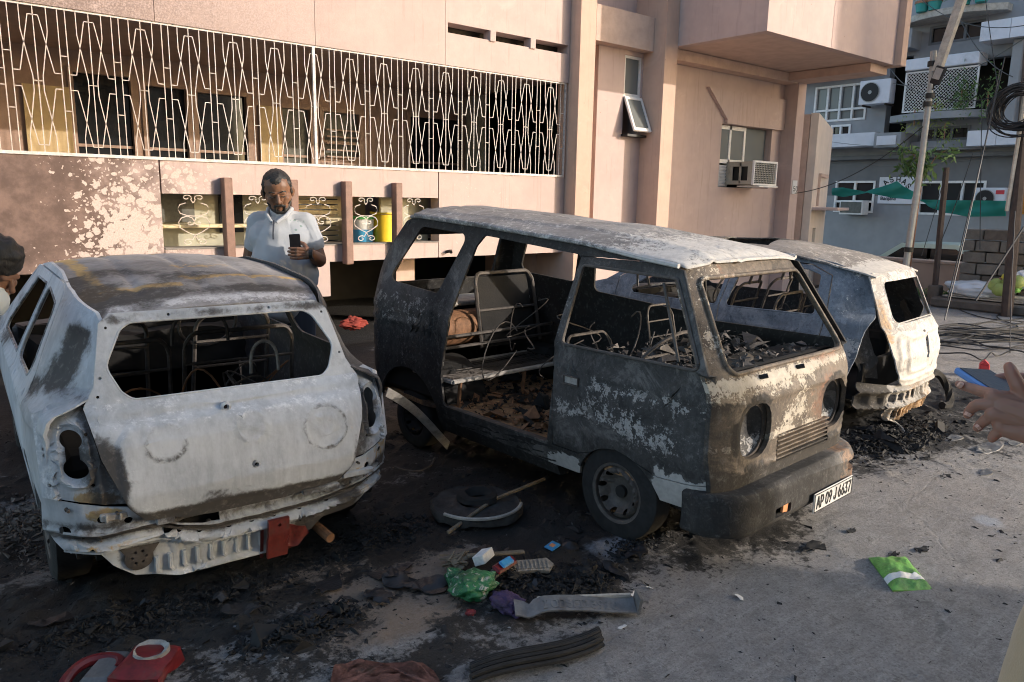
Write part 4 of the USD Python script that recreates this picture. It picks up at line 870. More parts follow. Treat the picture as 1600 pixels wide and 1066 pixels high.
holes = [wsh, grh] + [rbox2(x - .14, x + .14, z - .13, z + .14, .11) for x, z in (lampL, lampR)]
fp_ = fpoly
for h in holes: fp_ = fp_.difference(h)
front = part(van, 'front_panel', out(panel(fp_, .025, v_front, .022)), 'van_front_burnt', 40, 'rust and cream scorched front panel', v_attr('front'))
part(van, 'grille_back', box(.5, 1.1, .05, .06, .45, .64), 'interior_soot')
for k in range(6): part(front, 'grille_slat', bbox(.53, 1.08, -.012, .02, .484 + k * .023, .492 + k * .023, .002), 'van_front_burnt', 30, None, v_attr('front'))
for (x, z) in (lampL, lampR):
    e = .02 if x < .7 else .02
    lp = part(van, 'headlamp', moved(lathe([(.0, .055), (.05, .050), (.09, .035), (.122, .004), (.130, -.004), (.134, .004), (.125, .016), (.09, .05), (.05, .064), (0, .07)], 32, 1), (x, .022 + e, z)), 'van_burnt', 40, 'empty round headlamp bowl', lambda v: np.stack([.25 + 0 * v[:, 0], .1 + 0 * v[:, 0], .55 * np.clip((.66 - v[:, 2]) / .05, 0, 1)], -1))
    part(lp, 'rim', moved(lathe([(.126, -.008), (.136, -.008), (.138, .004), (.128, .004), (.126, -.008)], 28, 1), (x, .012 + e, z)), 'burnt_steel')
    part(lp, 'lamp_box', panel(rbox2(x - .155, x + .155, z - .145, z + .155, .11).difference(sg.Point(x, z).buffer(.13)), .01, lambda u, v, w: (u, v_fa(u, v) + .030 + w, v), .05), 'van_front_burnt', 40, None, v_attr('front'))
wsq = [(x, float(v_fa(np.array(x), np.array(z))) - .005, z) for x, z in wsh.exterior.coords]
part(van, 'windscreen_frame', tube(wsq, .012, 6), 'van_front_burnt', 40, None, v_attr('front'))
for x in (.36, .72): part(van, 'wiper_stub', rod((x, .03, .925), (x + .02, -.01, .94), .012), 'black_iron')
# bumper with pockets and number plate
bp = rbox2(-.005, 1.405, .20, .415, .03).difference(rbox2(.40, .55, .235, .285, .01)).difference(rbox2(1.17, 1.32, .30, .36, .01))
def v_bump(u, v, w):
    c = np.clip((np.abs(u - .7) - .50) / .2, 0, 1.5); a = -.10 + .16 * c ** 2 + .05 * np.clip((v - .37) / .07, 0, 1) ** 2 + .04 * np.clip((.25 - v) / .07, 0, 1) ** 2 + .012 * (meshkit.fbm(np.stack([u * 3, v * 3, 0 * u], -1), 3, 29) - .5)
    return u, a + w, v
bm = part(van, 'front_bumper', out(panel(bp, .10, v_bump, .03)), 'van_burnt', 40, None, v_attr('bumper'))
part(bm, 'indicator_lens', obox((.51, -.085, .262), .06, .012, .045, rz=.1, ry=.2), 'amber_lens')
plt = part(van, 'number_plate', bbox(.755, 1.20, -.122, -.114, .168, .275, .003), 'plate_white')
tx = meshkit.text_mesh('AP 09 J 6637', .062, .002, True); e = tx.extents; tx.apply_scale([.40 / e[0], 1.05, 1]); tx.apply_transform(trimesh.transformations.rotation_matrix(math.pi / 2, [1, 0, 0])); tx.apply_translation((.778, -.1225, .19))
part(plt, 'lettering', tx, 'black_iron', False)
part(plt, 'border', cat(*[box(a, b, -.124, -.122, c_, d_) for a, b, c_, d_ in ((.76, 1.195, .172, .176), (.76, 1.195, .267, .271), (.76, .764, .176, .267), (1.191, 1.195, .176, .267))]), 'black_iron')
# rear with its window opening
rpoly = sg.Polygon([(.06, .33), (1.34, .33), (1.36, .9), (1.34, 1.06), (1.22, 1.58), (.18, 1.58), (.06, 1.06), (.04, .9)]).difference(P((.20, 1.12), (1.20, 1.12), (1.12, 1.48), (.28, 1.48), r=.05))
part(van, 'tailgate', out(panel(rpoly, .03, lambda u, v, w: (u, np.interp(v, [.3, .66, 1.06, 1.6], [3.0, 3.05, 3.03, 2.7]) - .10 * np.clip((np.abs(u - .7) - .45) / .2, 0, 1.2) ** 2 - .03 + w, v), .06)), 'van_burnt', 40, None, v_attr('in'))
part(van, 'rear_bumper', bbox(.02, 1.38, 3.03, 3.12, .30, .42, .02), 'burnt_rubber')
# underbody and inside
part(van, 'floor', jitter(tm(manifold3d.Manifold.cube([1.30, 2.85, .03]).translate([.05, .12, .345]).refine_to_length(.08)), .012, 6), 'floor_burnt', 40, 'rust brown floor with burnt mat scraps', lambda v: np.stack([.25 + .5 * (meshkit.fbm(v * 3, 3, 5) > .54), .7 + 0 * v[:, 0], .15 + 0 * v[:, 0]], -1))
part(van, 'sill', out(panel(sg.box(1.05, .20, 2.16, .385), .07, v_side(), .06)), 'van_burnt', 40, None, v_attr('in'))
part(van, 'chassis', cat(box(.2, .34, .3, 2.95, .20, .34), box(1.06, 1.2, .3, 2.95, .20, .34), box(.2, 1.2, .55, .65, .2, .3), box(.2, 1.2, 2.45, 2.55, .2, .3)), 'interior_soot')
part(van, 'side_step', bbox(.03, .07, 1.12, 2.05, .385, .40, .004), 'burnt_steel')
part(van, 'dashboard', jitter(tm(manifold3d.Manifold.cube([1.2, .22, .25]).translate([.1, .16, .68]).refine_to_length(.07)), .03, 7), 'interior_soot', 40)
part(van, 'front_bulkhead', box(.08, 1.32, .13, .16, .34, .95), 'interior_soot'); part(van, 'engine_cover', bbox(.15, 1.25, .75, 1.25, .375, .58, .04), 'interior_soot')
part(van, 'steering_column', rod((.38, .35, .75), (.38, .58, .92), .018), 'burnt_steel')
t = np.linspace(0, 2 * math.pi, 26); sw = part(van, 'steering_wheel', tube(np.stack([.38 + .19 * np.cos(t), .60 - .12 * np.sin(t), .94 + .14 * np.sin(t)], -1), .010, 6, False), 'burnt_steel'); part(sw, 'spoke', cat(rod((.2, .60, .94), (.56, .60, .94), .008)), 'burnt_steel')
def rounded(pts, f=.3, n=5):
    p = [np.asarray(k, float) for k in pts]; o = [p[0]]
    for a, b, c_ in zip(p[:-2], p[1:-1], p[2:]):
        k = min(np.linalg.norm(a - b), np.linalg.norm(c_ - b)) * f * 1.4; u, w = b + (a - b) / np.linalg.norm(a - b) * k, b + (c_ - b) / np.linalg.norm(c_ - b) * k
        o += [(1 - t) ** 2 * u + 2 * t * (1 - t) * b + t * t * w for t in np.linspace(0, 1, n)]
    return np.array(o + [p[-1]])
def seat_frame(parent, name, x0, x1, a, zb, zt, lean=.12, mat='burnt_steel', bars=2, panel_=False, r=.012):
    pts = [(x0, a, zb), (x0 + .01, a + lean * .8, zt - .06), (x0 + .05, a + lean, zt), (x1 - .05, a + lean, zt), (x1 - .01, a + lean * .8, zt - .06), (x1, a, zb)]
    s = part(parent, name, tube(rounded(pts), r, 6), mat)
    for k in range(bars): f = (k + 1) / (bars + 1); part(s, 'cross_bar', rod((x0 + .01, a + lean * f, zb + (zt - zb) * f), (x1 - .01, a + lean * f, zb + (zt - zb) * f), r * .7), mat)
    if panel_: part(s, 'back_panel', trimesh.Trimesh([(x0 + .03, a + .01, zb), (x1 - .03, a + .01, zb), (x1 - .05, a + lean + .005, zt - .03), (x0 + .05, a + lean + .005, zt - .03)], [(0, 1, 2), (0, 2, 3)], process=False), 'interior_soot', False)
    return s
seat_frame(van, 'seat_frame', .16, .56, 1.02, .60, .98, .12, bars=2, r=.009); seat_frame(van, 'seat_frame', .86, 1.14, 1.00, .62, 1.10, .12, bars=4, r=.007)
seat_frame(van, 'headrest_frame', 1.02, 1.14, 1.30, 1.20, 1.34, .02, bars=0, mat='burnt_steel', r=.008)
for x in (.86, 1.0, 1.14): part(van, 'seat_strip', tube([(x, .98, .62), (x - .02, 1.06, .8), (x + .03, 1.05, .95)], .005, 4), 'burnt_steel')
bench = part(van, 'bench_frame', cat(rod((.06, 2.02, .56), (1.32, 2.02, .56), .016), rod((.06, 2.46, .56), (1.32, 2.46, .56), .016), rod((.06, 2.02, .56), (.06, 2.46, .56), .016), rod((1.32, 2.02, .56), (1.32, 2.46, .56), .016)), 'pale_burnt_steel')
for x in (.12, .70, 1.28): part(bench, 'bench_leg', rod((x, 2.02, .56), (x, 2.04, .37), .014), 'rusty_steel')
rs = np.random.default_rng(12)
for k in range(22): part(bench, 'spring_wire', tube(hang((.07 + rs.normal() * .02, 2.04 + k * .019, .57), (1.3, 2.04 + k * .019 + rs.normal() * .03, .57), rs.uniform(.0, .025), 8), .0035, 4), 'burnt_steel')
seat_frame(van, 'bench_back_frame', .62, 1.22, 2.40, .66, 1.20, .12, bars=1, mat='burnt_steel', panel_=True, r=.014)
for z in (.70, .78): part(van, 'bench_back_bar', rod((.06, 2.39, z), (1.34, 2.39, z), .012), 'burnt_steel')
part(van, 'gas_cylinder', moved(lathe([(0, -.34), (.07, -.335), (.12, -.29), (.13, -.2), (.13, .2), (.12, .29), (.07, .335), (0, .34)], 20, 0), (.52, 2.60, .80)), 'rusty_steel', 40, 'rust orange gas cylinder lying behind the bench')
part(van, 'parcel_shelf', bbox(.08, 1.32, 2.62, 2.98, .95, .985, .01), 'pale_burnt_steel')
for s in (0, 1): part(van, 'wheel_box', bbox(.05 if not s else 1.13, .27 if not s else 1.35, 2.2, 2.86, .37, .62, .05), 'interior_soot')
# wheels
def steel_wheel(parent, b, a, z, R, sgn=-1, w=.15, tyre_ok=True, mat='burnt_steel', rimR=None, holes=8):
    rr = rimR or R * .64
    tp = [(rr, -w / 2), (R * .9, -w / 2), (R * .985, -w * .40), (R, -w * .3), (R, w * .3), (R * .985, w * .4), (R * .9, w / 2), (rr, w / 2), (rr, -w / 2)]
    wh = part(parent, 'wheel', moved(lathe(tp, 40, 0), (b, a, z)), 'burnt_rubber' if tyre_ok else mat, 40)
    o = -1 * sgn
    disc = sg.Point(0, 0).buffer(rr * .93, 24)
    for k in range(holes): an_ = 2 * math.pi * k / holes + .2; disc = disc.difference(sg.Point(rr * .66 * math.cos(an_), rr * .66 * math.sin(an_)).buffer(rr * .095, 6))
    disc = disc.difference(sg.Point(0, 0).buffer(rr * .17))
    def fn(u, v, t_):
        rad = np.hypot(u, v) / rr; d = .035 - .055 * np.exp(-((rad - .72) / .16) ** 2) + .01 * (rad > .9)
        return b + sgn * (w * .36 - d) - sgn * t_, a + u, z + v
    part(wh, 'rim', cat(moved(lathe([(rr * .9, -w * .46), (rr * 1.02, -w * .5), (rr * 1.03, -w * .46), (rr * .93, -w * .4), (rr * .9, w * .45), (rr * .88, w * .45), (rr * .88, -w * .4), (rr * .9, -w * .46)], 36, 0), (b, a, z)), panel(disc, .006, fn, .03)), mat, 40)
    part(wh, 'hub', moved(lathe([(0, -.03), (rr * .2, -.03), (rr * .22, .03), (0, .03)], 14, 0), (b + sgn * .01, a, z)), 'interior_soot')
    part(wh, 'brake_drum', moved(lathe([(0, -.04), (rr * .72, -.04), (rr * .72, .03), (0, .03)], 20, 0), (b - sgn * .03, a, z)), 'interior_soot')
    return wh
steel_wheel(van, .105, .60, .245, .255); steel_wheel(van, VW - .105, .60, .245, .255, 1); steel_wheel(van, .13, 2.48, .21, .215, mat='interior_soot'); steel_wheel(van, VW - .13, 2.48, .21, .215, 1, mat='interior_soot')
r_ = np.random.default_rng(44)
def heap(n, size, x0, x1, y0, y1, z, h):
    base = np.array([(-1, -.6, 0), (1, -.5, 0), (.7, .8, 0), (-.8, .6, 0), (-.2, 0, 1), (.5, .1, .8)]); tri = np.array([(0, 1, 5), (0, 5, 4), (1, 2, 5), (2, 3, 4), (2, 4, 5), (3, 0, 4), (0, 2, 1), (0, 3, 2)]); vs, fs = [], []
    for k in range(n):
        s = size * r_.lognormal(0, .6); m = base * (1 + .4 * r_.normal(size=base.shape)) * (s, s * r_.uniform(.2, 1), s * .5); m = m @ trimesh.transformations.euler_matrix(r_.normal() * .4, r_.normal() * .4, r_.uniform(0, 6.3))[:3, :3].T; fs.append(tri + 6 * len(vs)); vs.append(m + (r_.uniform(x0, x1), r_.uniform(y0, y1), z + h * r_.random()))
    return trimesh.Trimesh(np.vstack(vs), np.vstack(fs), process=False)
part(van, 'floor_ash', heap(900, .014, .1, 1.3, 1.15, 2.7, .38, .03), 'interior_soot', False, kind='stuff'); part(van, 'floor_scraps', heap(260, .02, .1, 1.3, 1.15, 2.1, .38, .02), 'rusty_steel', False, kind='stuff'); part(van, 'dash_ash', heap(500, .016, .12, 1.28, .15, .9, .9, .06), 'burnt_steel', False, kind='stuff')
for k in range(12):
    a = np.array([r_.uniform(.4, 1.0), r_.uniform(.6, 2.3), r_.uniform(.65, 1.1)]); part(van, 'hanging_wire', tube(spline([a, a + r_.uniform(-1, 1, 3) * (.12, .12, .06), a + r_.uniform(-1, 1, 3) * (.2, .2, .05) - (0, 0, .12), a + r_.uniform(-1, 1, 3) * (.25, .25, .05) - (0, 0, .2)], 14), .0045, 4), 'burnt_steel')
part(van, 'axle', cat(rod((.15, .6, .24), (1.25, .6, .24), .03), rod((.15, 2.48, .23), (1.25, 2.48, .23), .035)), 'interior_soot')
part(van, 'wheel_arch', panel(sg.box(-1.2, .10, 1.2, .45), .01, lambda u, v, w: (v, .60 + (.31 + w) * np.sin(u), .22 + (.31 + w) * np.cos(u)), .08), 'interior_soot')
part(van, 'wheel_arch', panel(sg.box(-1.4, .10, 1.4, .45), .01, lambda u, v, w: (v, 2.48 + (.36 + w) * np.sin(u), .26 + (.36 + w) * np.cos(u)), .08), 'interior_soot')
# ------------------------------------------------------------------ the two burnt hatchbacks: one builder, two shapes
burnt('grey_car_burnt', (.34, .365, .39), (.57, .595, .62), (.60, .62, .64), (.80, .81, .82), (.28, .16, .05), (.52, .33, .10), (.034, .029, .026), 1, .5, .3, 0., 1.)
burnt('grey_roof_burnt', (.15, .145, .14), (.31, .305, .30), (.36, .355, .35), (.66, .66, .66), (.36, .22, .06), (.55, .36, .12), (.04, .038, .035), 3, .6, .5, 0., 1.)
burnt('blue_car_burnt', (.115, .14, .17), (.20, .23, .27), (.31, .34, .37), (.66, .66, .65), (.28, .14, .06), (.46, .28, .13), (.02, .02, .022), 6)
burnt('white_rear_burnt', (.27, .26, .245), (.42, .405, .38), (.36, .345, .33), (.56, .545, .52), (.28, .15, .06), (.50, .32, .16), (.03, .028, .026), 8, .6, .3)
burnt('blue_roof_burnt', (.15, .14, .13), (.24, .22, .20), (.32, .30, .28), (.52, .50, .47), (.30, .19, .10), (.42, .30, .17), (.05, .045, .04), 9, .7, .6)
plain('red_bracket', (.13, .022, .018), .5, .4, 26, dirt=1.)

def hatchback(name, label, O, yaw, Wd, c):
    t = thing(name, label, 'car', (*O, 0), rz=yaw, local=True); H = Wd / 2; A = c['A']; inset = c['inset']; at = c['attr']
    def pt_(parent, nm, m, mat, kind=None, smooth=40, label=None): return part(parent, nm, m, mat, smooth, label, (lambda v: at(kind, v)) if kind else None)
    side = lambda far: (lambda u, v, w: ((Wd - inset(u, v) - w) if far else inset(u, v) + w, u, v))
    S = c['side'].buffer(-.03).buffer(.03, 4)
    for x, z, R in c['arches']: S = S.difference(sg.Point(x, z).buffer(R, 14).union(sg.box(x - R, -.2, x + R, z)))
    wins = c['windows']
    seams = [sg.LineString(q).buffer(.0045) for q in c['seams']]
    for far in (False, True):
        body = S
        for w in wins: body = body.difference(w)
        if not far:
            for s in seams: body = body.difference(s)
        ps = sorted(polys(body), key=lambda q: q.centroid.x)
        for q in ps:
            if q.area < .002: continue
            cx = q.centroid.x
            nm = 'body_side' if far else ('quarter_panel' if cx < c['names'][0] else 'rear_door' if cx < c['names'][1] else 'front_door' if cx < c['names'][2] else 'front_wing')
            pt_(t, nm, out(panel(q, .014, side(far), .05 if far else .026)), c['mat_side'], 'in' if far else 'side')
        if not far:
            for w in wins:
                q = [(float(inset(np.array(a), np.array(z))) + .002, a, z) for a, z in w.exterior.coords]
                pt_(t, 'window_frame', tube(q, .007, 6), c['mat_side'], 'frame')
    # roof
    pt_(t, 'roof', out(panel(c['roof'], .012, c['roof_fn'], .03)), c['mat_roof'], 'roof')
    # rear
    rear = lambda d=0.: (lambda u, v, w: (u, A(u, v) + d + w - c['relief'](u, v), v))
    hp = pt_(t, 'tailgate', out(panel(c['hatch'].difference(c['glass']), .010, rear(), .016)), c['mat_rear'], 'hatch', 40, c.get('hatch_label'))
    q = [(x, float(A(np.array(x), np.array(z))) + .004, z) for x, z in c['glass'].exterior.coords]; pt_(hp, 'window_frame', tube(q, .006, 6), c['mat_rear'], 'hatch')
    for x, z, r in c['knobs']: part(hp, 'wiper_hole', moved(lathe([(r * .55, -.012), (r, -.006), (r, .01), (r * .55, .01), (r * .55, -.012)], 14, 1), (x, float(A(np.array(x), np.array(z))) - .004, z)), c['mat_rear'], 30, None, lambda v: at('knob', v))
    for g_, nm in c['lower']: pt_(t, nm, out(panel(g_, .009, (lambda u, v, w: (u, A(u, v) + .03 + w - c['relief2'](u, v), v)), .02)), c['mat_rear'], 'lower')
    for g_, nm in c['pockets']:
        pt_(t, nm, out(panel(g_, .007, (lambda u, v, w: (u, A(u, v) + .035 + w - c['relief3'](u, v), v)), .016)), c['mat_rear'], 'pocket')
    # inside
    L = c['L']
    part(t, 'floor', box(.12, Wd - .12, .15, L - .6, .26, .29), 'interior_soot'); part(t, 'boot_wall', box(.14, Wd - .14, .10, .14, .29, .55), 'interior_soot')
    part(t, 'firewall', box(.14, Wd - .14, L - 1.15, L - 1.12, .3, .92), 'interior_soot'); part(t, 'dashboard', jitter(tm(manifold3d.Manifold.cube([Wd - .32, .28, .24]).translate([.16, L - 1.42, .62]).refine_to_length(.08)), .04, 6), 'interior_soot', 40)
    part(t, 'bonnet', out(panel(sg.box(.14, L - 1.0, Wd - .14, L - .08), .02, lambda u, v, w: (u, v, .93 - .12 * (v - L + 1.0) - .05 * ((u - H) / H) ** 2 - w), .1)), c['mat_side'], 30, None, lambda v: at('in', v))
    part(t, 'front_panel', bbox(.12, Wd - .12, L - .10, L - .02, .25, .78, .03), c['mat_side'], 30, None, lambda v: at('in', v))
    for s in (0, 1): part(t, 'wheel_box', bbox(.10 if not s else Wd - .34, .34 if not s else Wd - .10, c['arches'][0][0] - .36, c['arches'][0][0] + .36, .28, .64, .05), 'interior_soot')
    r = np.random.default_rng(c['seed'])
    seat_frame(t, 'rear_seat_frame', .20, .70, c['seat_a'], .5, 1.0, -.10, bars=2); seat_frame(t, 'rear_seat_frame', .76, Wd - .2, c['seat_a'], .5, 1.02, -.10, bars=2)
    for x0, x1, a0 in ((.22, .66, L - 1.95), (Wd - .66, Wd - .22, L - 1.95)):
        seat_frame(t, 'front_seat_frame', x0, x1, a0, .42, 1.06, -.2, bars=3, mat='burnt_steel'); seat_frame(t, 'headrest_frame', x0 + .13, x1 - .13, a0 - .21, 1.05, 1.2, -.03, bars=0, mat='burnt_steel')
        part(t, 'seat_base', bbox(x0, x1, a0, a0 + .45, .30, .42, .03), 'interior_soot')
    th = np.linspace(0, 2 * math.pi, 22); part(t, 'steering_wheel', tube(np.stack([Wd - .44 + .18 * np.cos(th), L - 1.55 - .08 * np.sin(th), .92 + .16 * np.sin(th)], -1), .011, 6, False), 'burnt_steel')
    for k in range(7):
        a = np.array([r.uniform(.3, Wd - .3), r.uniform(.75, 1.3), .3]); q = spline([a, a + r.normal(size=3) * (.12, .06, .05) + (0, 0, .3), a + r.normal(size=3) * (.2, .08, .05) + (0, 0, .5), a + r.normal(size=3) * (.25, .1, .1) + (0, 0, .35)], 16); part(t, 'hanging_wire', tube(q, .006, 4), 'rusty_steel' if k % 2 else 'burnt_steel')
    part(t, 'roof_bow', cat(*[rod((.3, a, 1.27), (Wd - .3, a, 1.27), .018) for a in (.75, 1.5)]), 'interior_soot')
    # running gear
    for x, z, R in c['arches']:
        for far in (0, 1):
            steel_wheel(t, Wd - .13 if far else .13, x, c['wheel_r'] - .02, c['wheel_r'], 1 if far else -1, .16, c['tyres'], 'burnt_steel')
        part(t, 'wheel_arch', panel(sg.box(-1.4, .06, 1.4, .4), .01, lambda u, v, w: (v, x + (R + .02 + w) * np.sin(u), z + (R + .02 + w) * np.cos(u)), .08), 'interior_soot')
        part(t, 'wheel_arch', panel(sg.box(-1.4, Wd - .4, 1.4, Wd - .06), .01, lambda u, v, w: (v, x + (R + .02 + w) * np.sin(u), z + (R + .02 + w) * np.cos(u)), .08), 'interior_soot')
    part(t, 'axle', cat(rod((.2, c['arches'][0][0], .24), (Wd - .2, c['arches'][0][0], .24), .035), rod((.2, c['arches'][1][0], .24), (Wd - .2, c['arches'][1][0], .24), .03)), 'interior_soot')
    part(t, 'underbody', box(.2, Wd - .2, .25, L - .4, .19, .25), 'interior_soot')
    return t
gs = lambda u, c_, s: np.exp(-((u - c_) / s) ** 2)
def mir(pts, Wd): return list(pts) + [(Wd - x, z) for x, z in reversed(pts)]

# ---- the pale grey one on the left
LW = 1.56
def A_lc(b, z):
    a = np.interp(z, [.1, .2, .36, .45, .55, .75, .86, .90, 1.22, 1.27, 1.33], [.06, .04, .02, -.02, -.03, .015, .085, .125, .29, .325, .45])
    return a + .21 * np.clip((np.abs(b - .78) / .78 - .6) / .4, 0, 1.3) ** 2
def in_lc(a, z):
    i = .014 * ((z - .68) / .2) ** 2 * (z < .87) + (.022 + .205 * np.clip((z - .87) / .45, 0, 1.4) ** 1.05) * (z >= .87) + .05 * np.clip((.87 - z) / .05, 0, 0)
    i = np.where(z < .87, np.minimum(i, .03 + .05 * np.clip(.5 - z, 0, 1)), i)
    i = i + .08 * np.clip((.55 - a) / .5, 0, 1.3) ** 2 + .12 * np.clip((a - 2.85) / .6, 0, 1.2) ** 2
    i = i + .105 * np.clip((.72 - a) / .45, 0, 1.15) ** 2 * np.clip((z - .86) / .08, 0, 1)
    i = i + .028 * gs(a, .40 + .25 * (1.2 - z) * 0 , .10) * np.clip((z - .92) / .06, 0, 1) * np.clip((1.20 - z) / .05, 0, 1)
    return i - .010 * np.exp(-((z - .80 - .03 * a) / .02) ** 2)
def rings(u, v, cx, cz, r, w=.006): return np.exp(-((np.hypot(u - cx, (v - cz) * 1.05) - r) / w) ** 2)
def lc_relief(u, v):
    n = meshkit.fbm(np.stack([u * 4, v * 5, 0 * u], -1), 3, 31) - .5
    d = np.maximum(np.abs(u - .78) - .40, 0); e = np.maximum(np.abs(v - .64) - .10, 0); rr = np.hypot(d, e * 1.1)
    h = .016 * np.clip(1 - rr / .06, 0, 1) ** .5 * (v < .9) * 0 + .014 * np.exp(-(np.clip(rr - .085, 0, 1) / .012) ** 2) * (v < .87)
    h = h + .008 * (rings(u, v, 1.14, .70, .10) + rings(u, v, 1.14, .71, .045) + rings(u, v, .46, .74, .075) * .7 + rings(u, v, .81, .755, .065))
    h = h - .010 * gs(v, .845, .012) * (np.abs(u - .78) < .6) + .005 * n + .006 * gs(v, .80, .03)
    return h - .012 * rings(u, v, .72, .84, 0., .016) - .012 * rings(u, v, .81, .59, 0., .016)
def beamz(u): return np.interp(u, [0, .2, .30, .42, .52, .62, .9, 1.1, 1.4, 1.6], [.34, .325, .345, .345, .30, .275, .275, .285, .34, .36])
def lc_relief2(u, v):
    bz = beamz(u); h = .050 * np.exp(-((v - bz) / .022) ** 4) - .012 * np.exp(-((v - bz - .004) / .006) ** 2) + .02 * np.exp(-((v - bz - .065) / .012) ** 2)
    h = h + .018 * np.clip(np.cos(u * 2 * math.pi / .12) - .35, 0, 1) * (v < bz - .04) * (v > .13) * (np.abs(u - .78) < .36) + .03 * np.exp(-((v - .125) / .012) ** 2) * (np.abs(u - .74) < .4)
    h = h + .012 * np.clip(np.cos(u * 2 * math.pi / .17 + 1) - .5, 0, 1) * (v > bz + .04)
    return h + .012 * (meshkit.fbm(np.stack([u * 7, v * 8, 0 * u], -1), 3, 33) - .5)
def lc_relief3(u, v):
    x = np.minimum(u, LW - u); d = np.hypot(x - .135, np.maximum(np.abs(v - .72) - .07, 0))
    return .03 * np.exp(-((d - .05) / .012) ** 2) + .025 * (x < .07) + .014 * gs(x, .215, .012) + .005 * (meshkit.fbm(np.stack([u * 8, v * 8, 0 * u], -1), 3, 35) - .5)
hl = [(.62, .395), (.36, .43), (.30, .505), (.225, .70), (.19, .89), (.235, .97), (.285, 1.21), (.33, 1.245)]
hatchL = sg.Polygon(mir(hl, LW)); glassL = sg.Polygon([(.33, .94), (.37, .905), (1.19, .905), (1.23, .94), (1.275, 1.04), (1.20, 1.18), (1.16, 1.205), (.40, 1.205), (.36, 1.18), (.285, 1.04)]).buffer(-.06).buffer(.06, 6)
hatchL = hatchL.difference(sg.Point(.72, .84).buffer(.013)).difference(sg.Point(.81, .59).buffer(.012))
for x, z in ((.262, 1.0), (.31, 1.19), (.245, .93), (LW - .262, 1.0), (LW - .31, 1.19), (.56, 1.226), (1.0, 1.226)): hatchL = hatchL.difference(sg.Point(x, z).buffer(.006))
low = sg.Polygon([(.02, .545), (.015, .40), (.10, .29), (.17, .33), (.24, .23), (.32, .165), (.42, .14), (.56, .11), (.90, .11), (1.06, .17), (1.14, .23), (1.30, .25), (1.44, .32), (1.53, .42), (1.54, .545), (1.26, .505), (1.20, .43), (.95, .39), (.62, .39), (.36, .425), (.30, .50)])
for h_ in (sg.box(.43, .345, .66, .385), sg.Point(.30, .44).buffer(.016), sg.Point(.155, .305).buffer(.012), sg.Point(1.38, .37).buffer(.013), sg.Point(.085, .40).buffer(.02), sg.Point(.21, .455).buffer(.018), sg.Point(1.36, .455).buffer(.017), sg.Point(1.46, .50).buffer(.014)): low = low.difference(h_)
for x in (.50, .58, .70, .80, .90, 1.02, 1.15, 1.27): low = low.difference(sa.scale(sg.Point(x, float(beamz(x)) + .028).buffer(.009), 1.8, .8))
pk = sg.Polygon([(.02, .86), (.10, .905), (.188, .90), (.222, .70), (.298, .512), (.02, .55)])
dog = sg.Point(.135, .775).buffer(.036).union(sg.Point(.14, .665).buffer(.040)).union(sg.box(.112, .665, .158, .775)); pk = pk.difference(dog)
for x, z in ((.045, .74), (.045, .715), (.05, .60), (.185, .80), (.19, .60)): pk = pk.difference(sg.Point(x, z).buffer(.007))
def roof_lc(u, v, w):
    c_ = np.abs(u - .78) / .53; z = np.interp(v, [.32, .42, .7, 1.2, 1.6, 2.05], [1.245, 1.285, 1.345, 1.385, 1.39, 1.36]) - .045 * np.clip(c_, 0, 1.2) ** 2.4
    for x in (.50, .78, 1.06): z = z - .012 * np.exp(-((u - x - .03 * (v - 1)) / .018) ** 2) * (v > .5)
    return u, v, z + .014 * (meshkit.fbm(np.stack([u * 3, v * 2, 0 * u], -1), 3, 37) - .5) - w
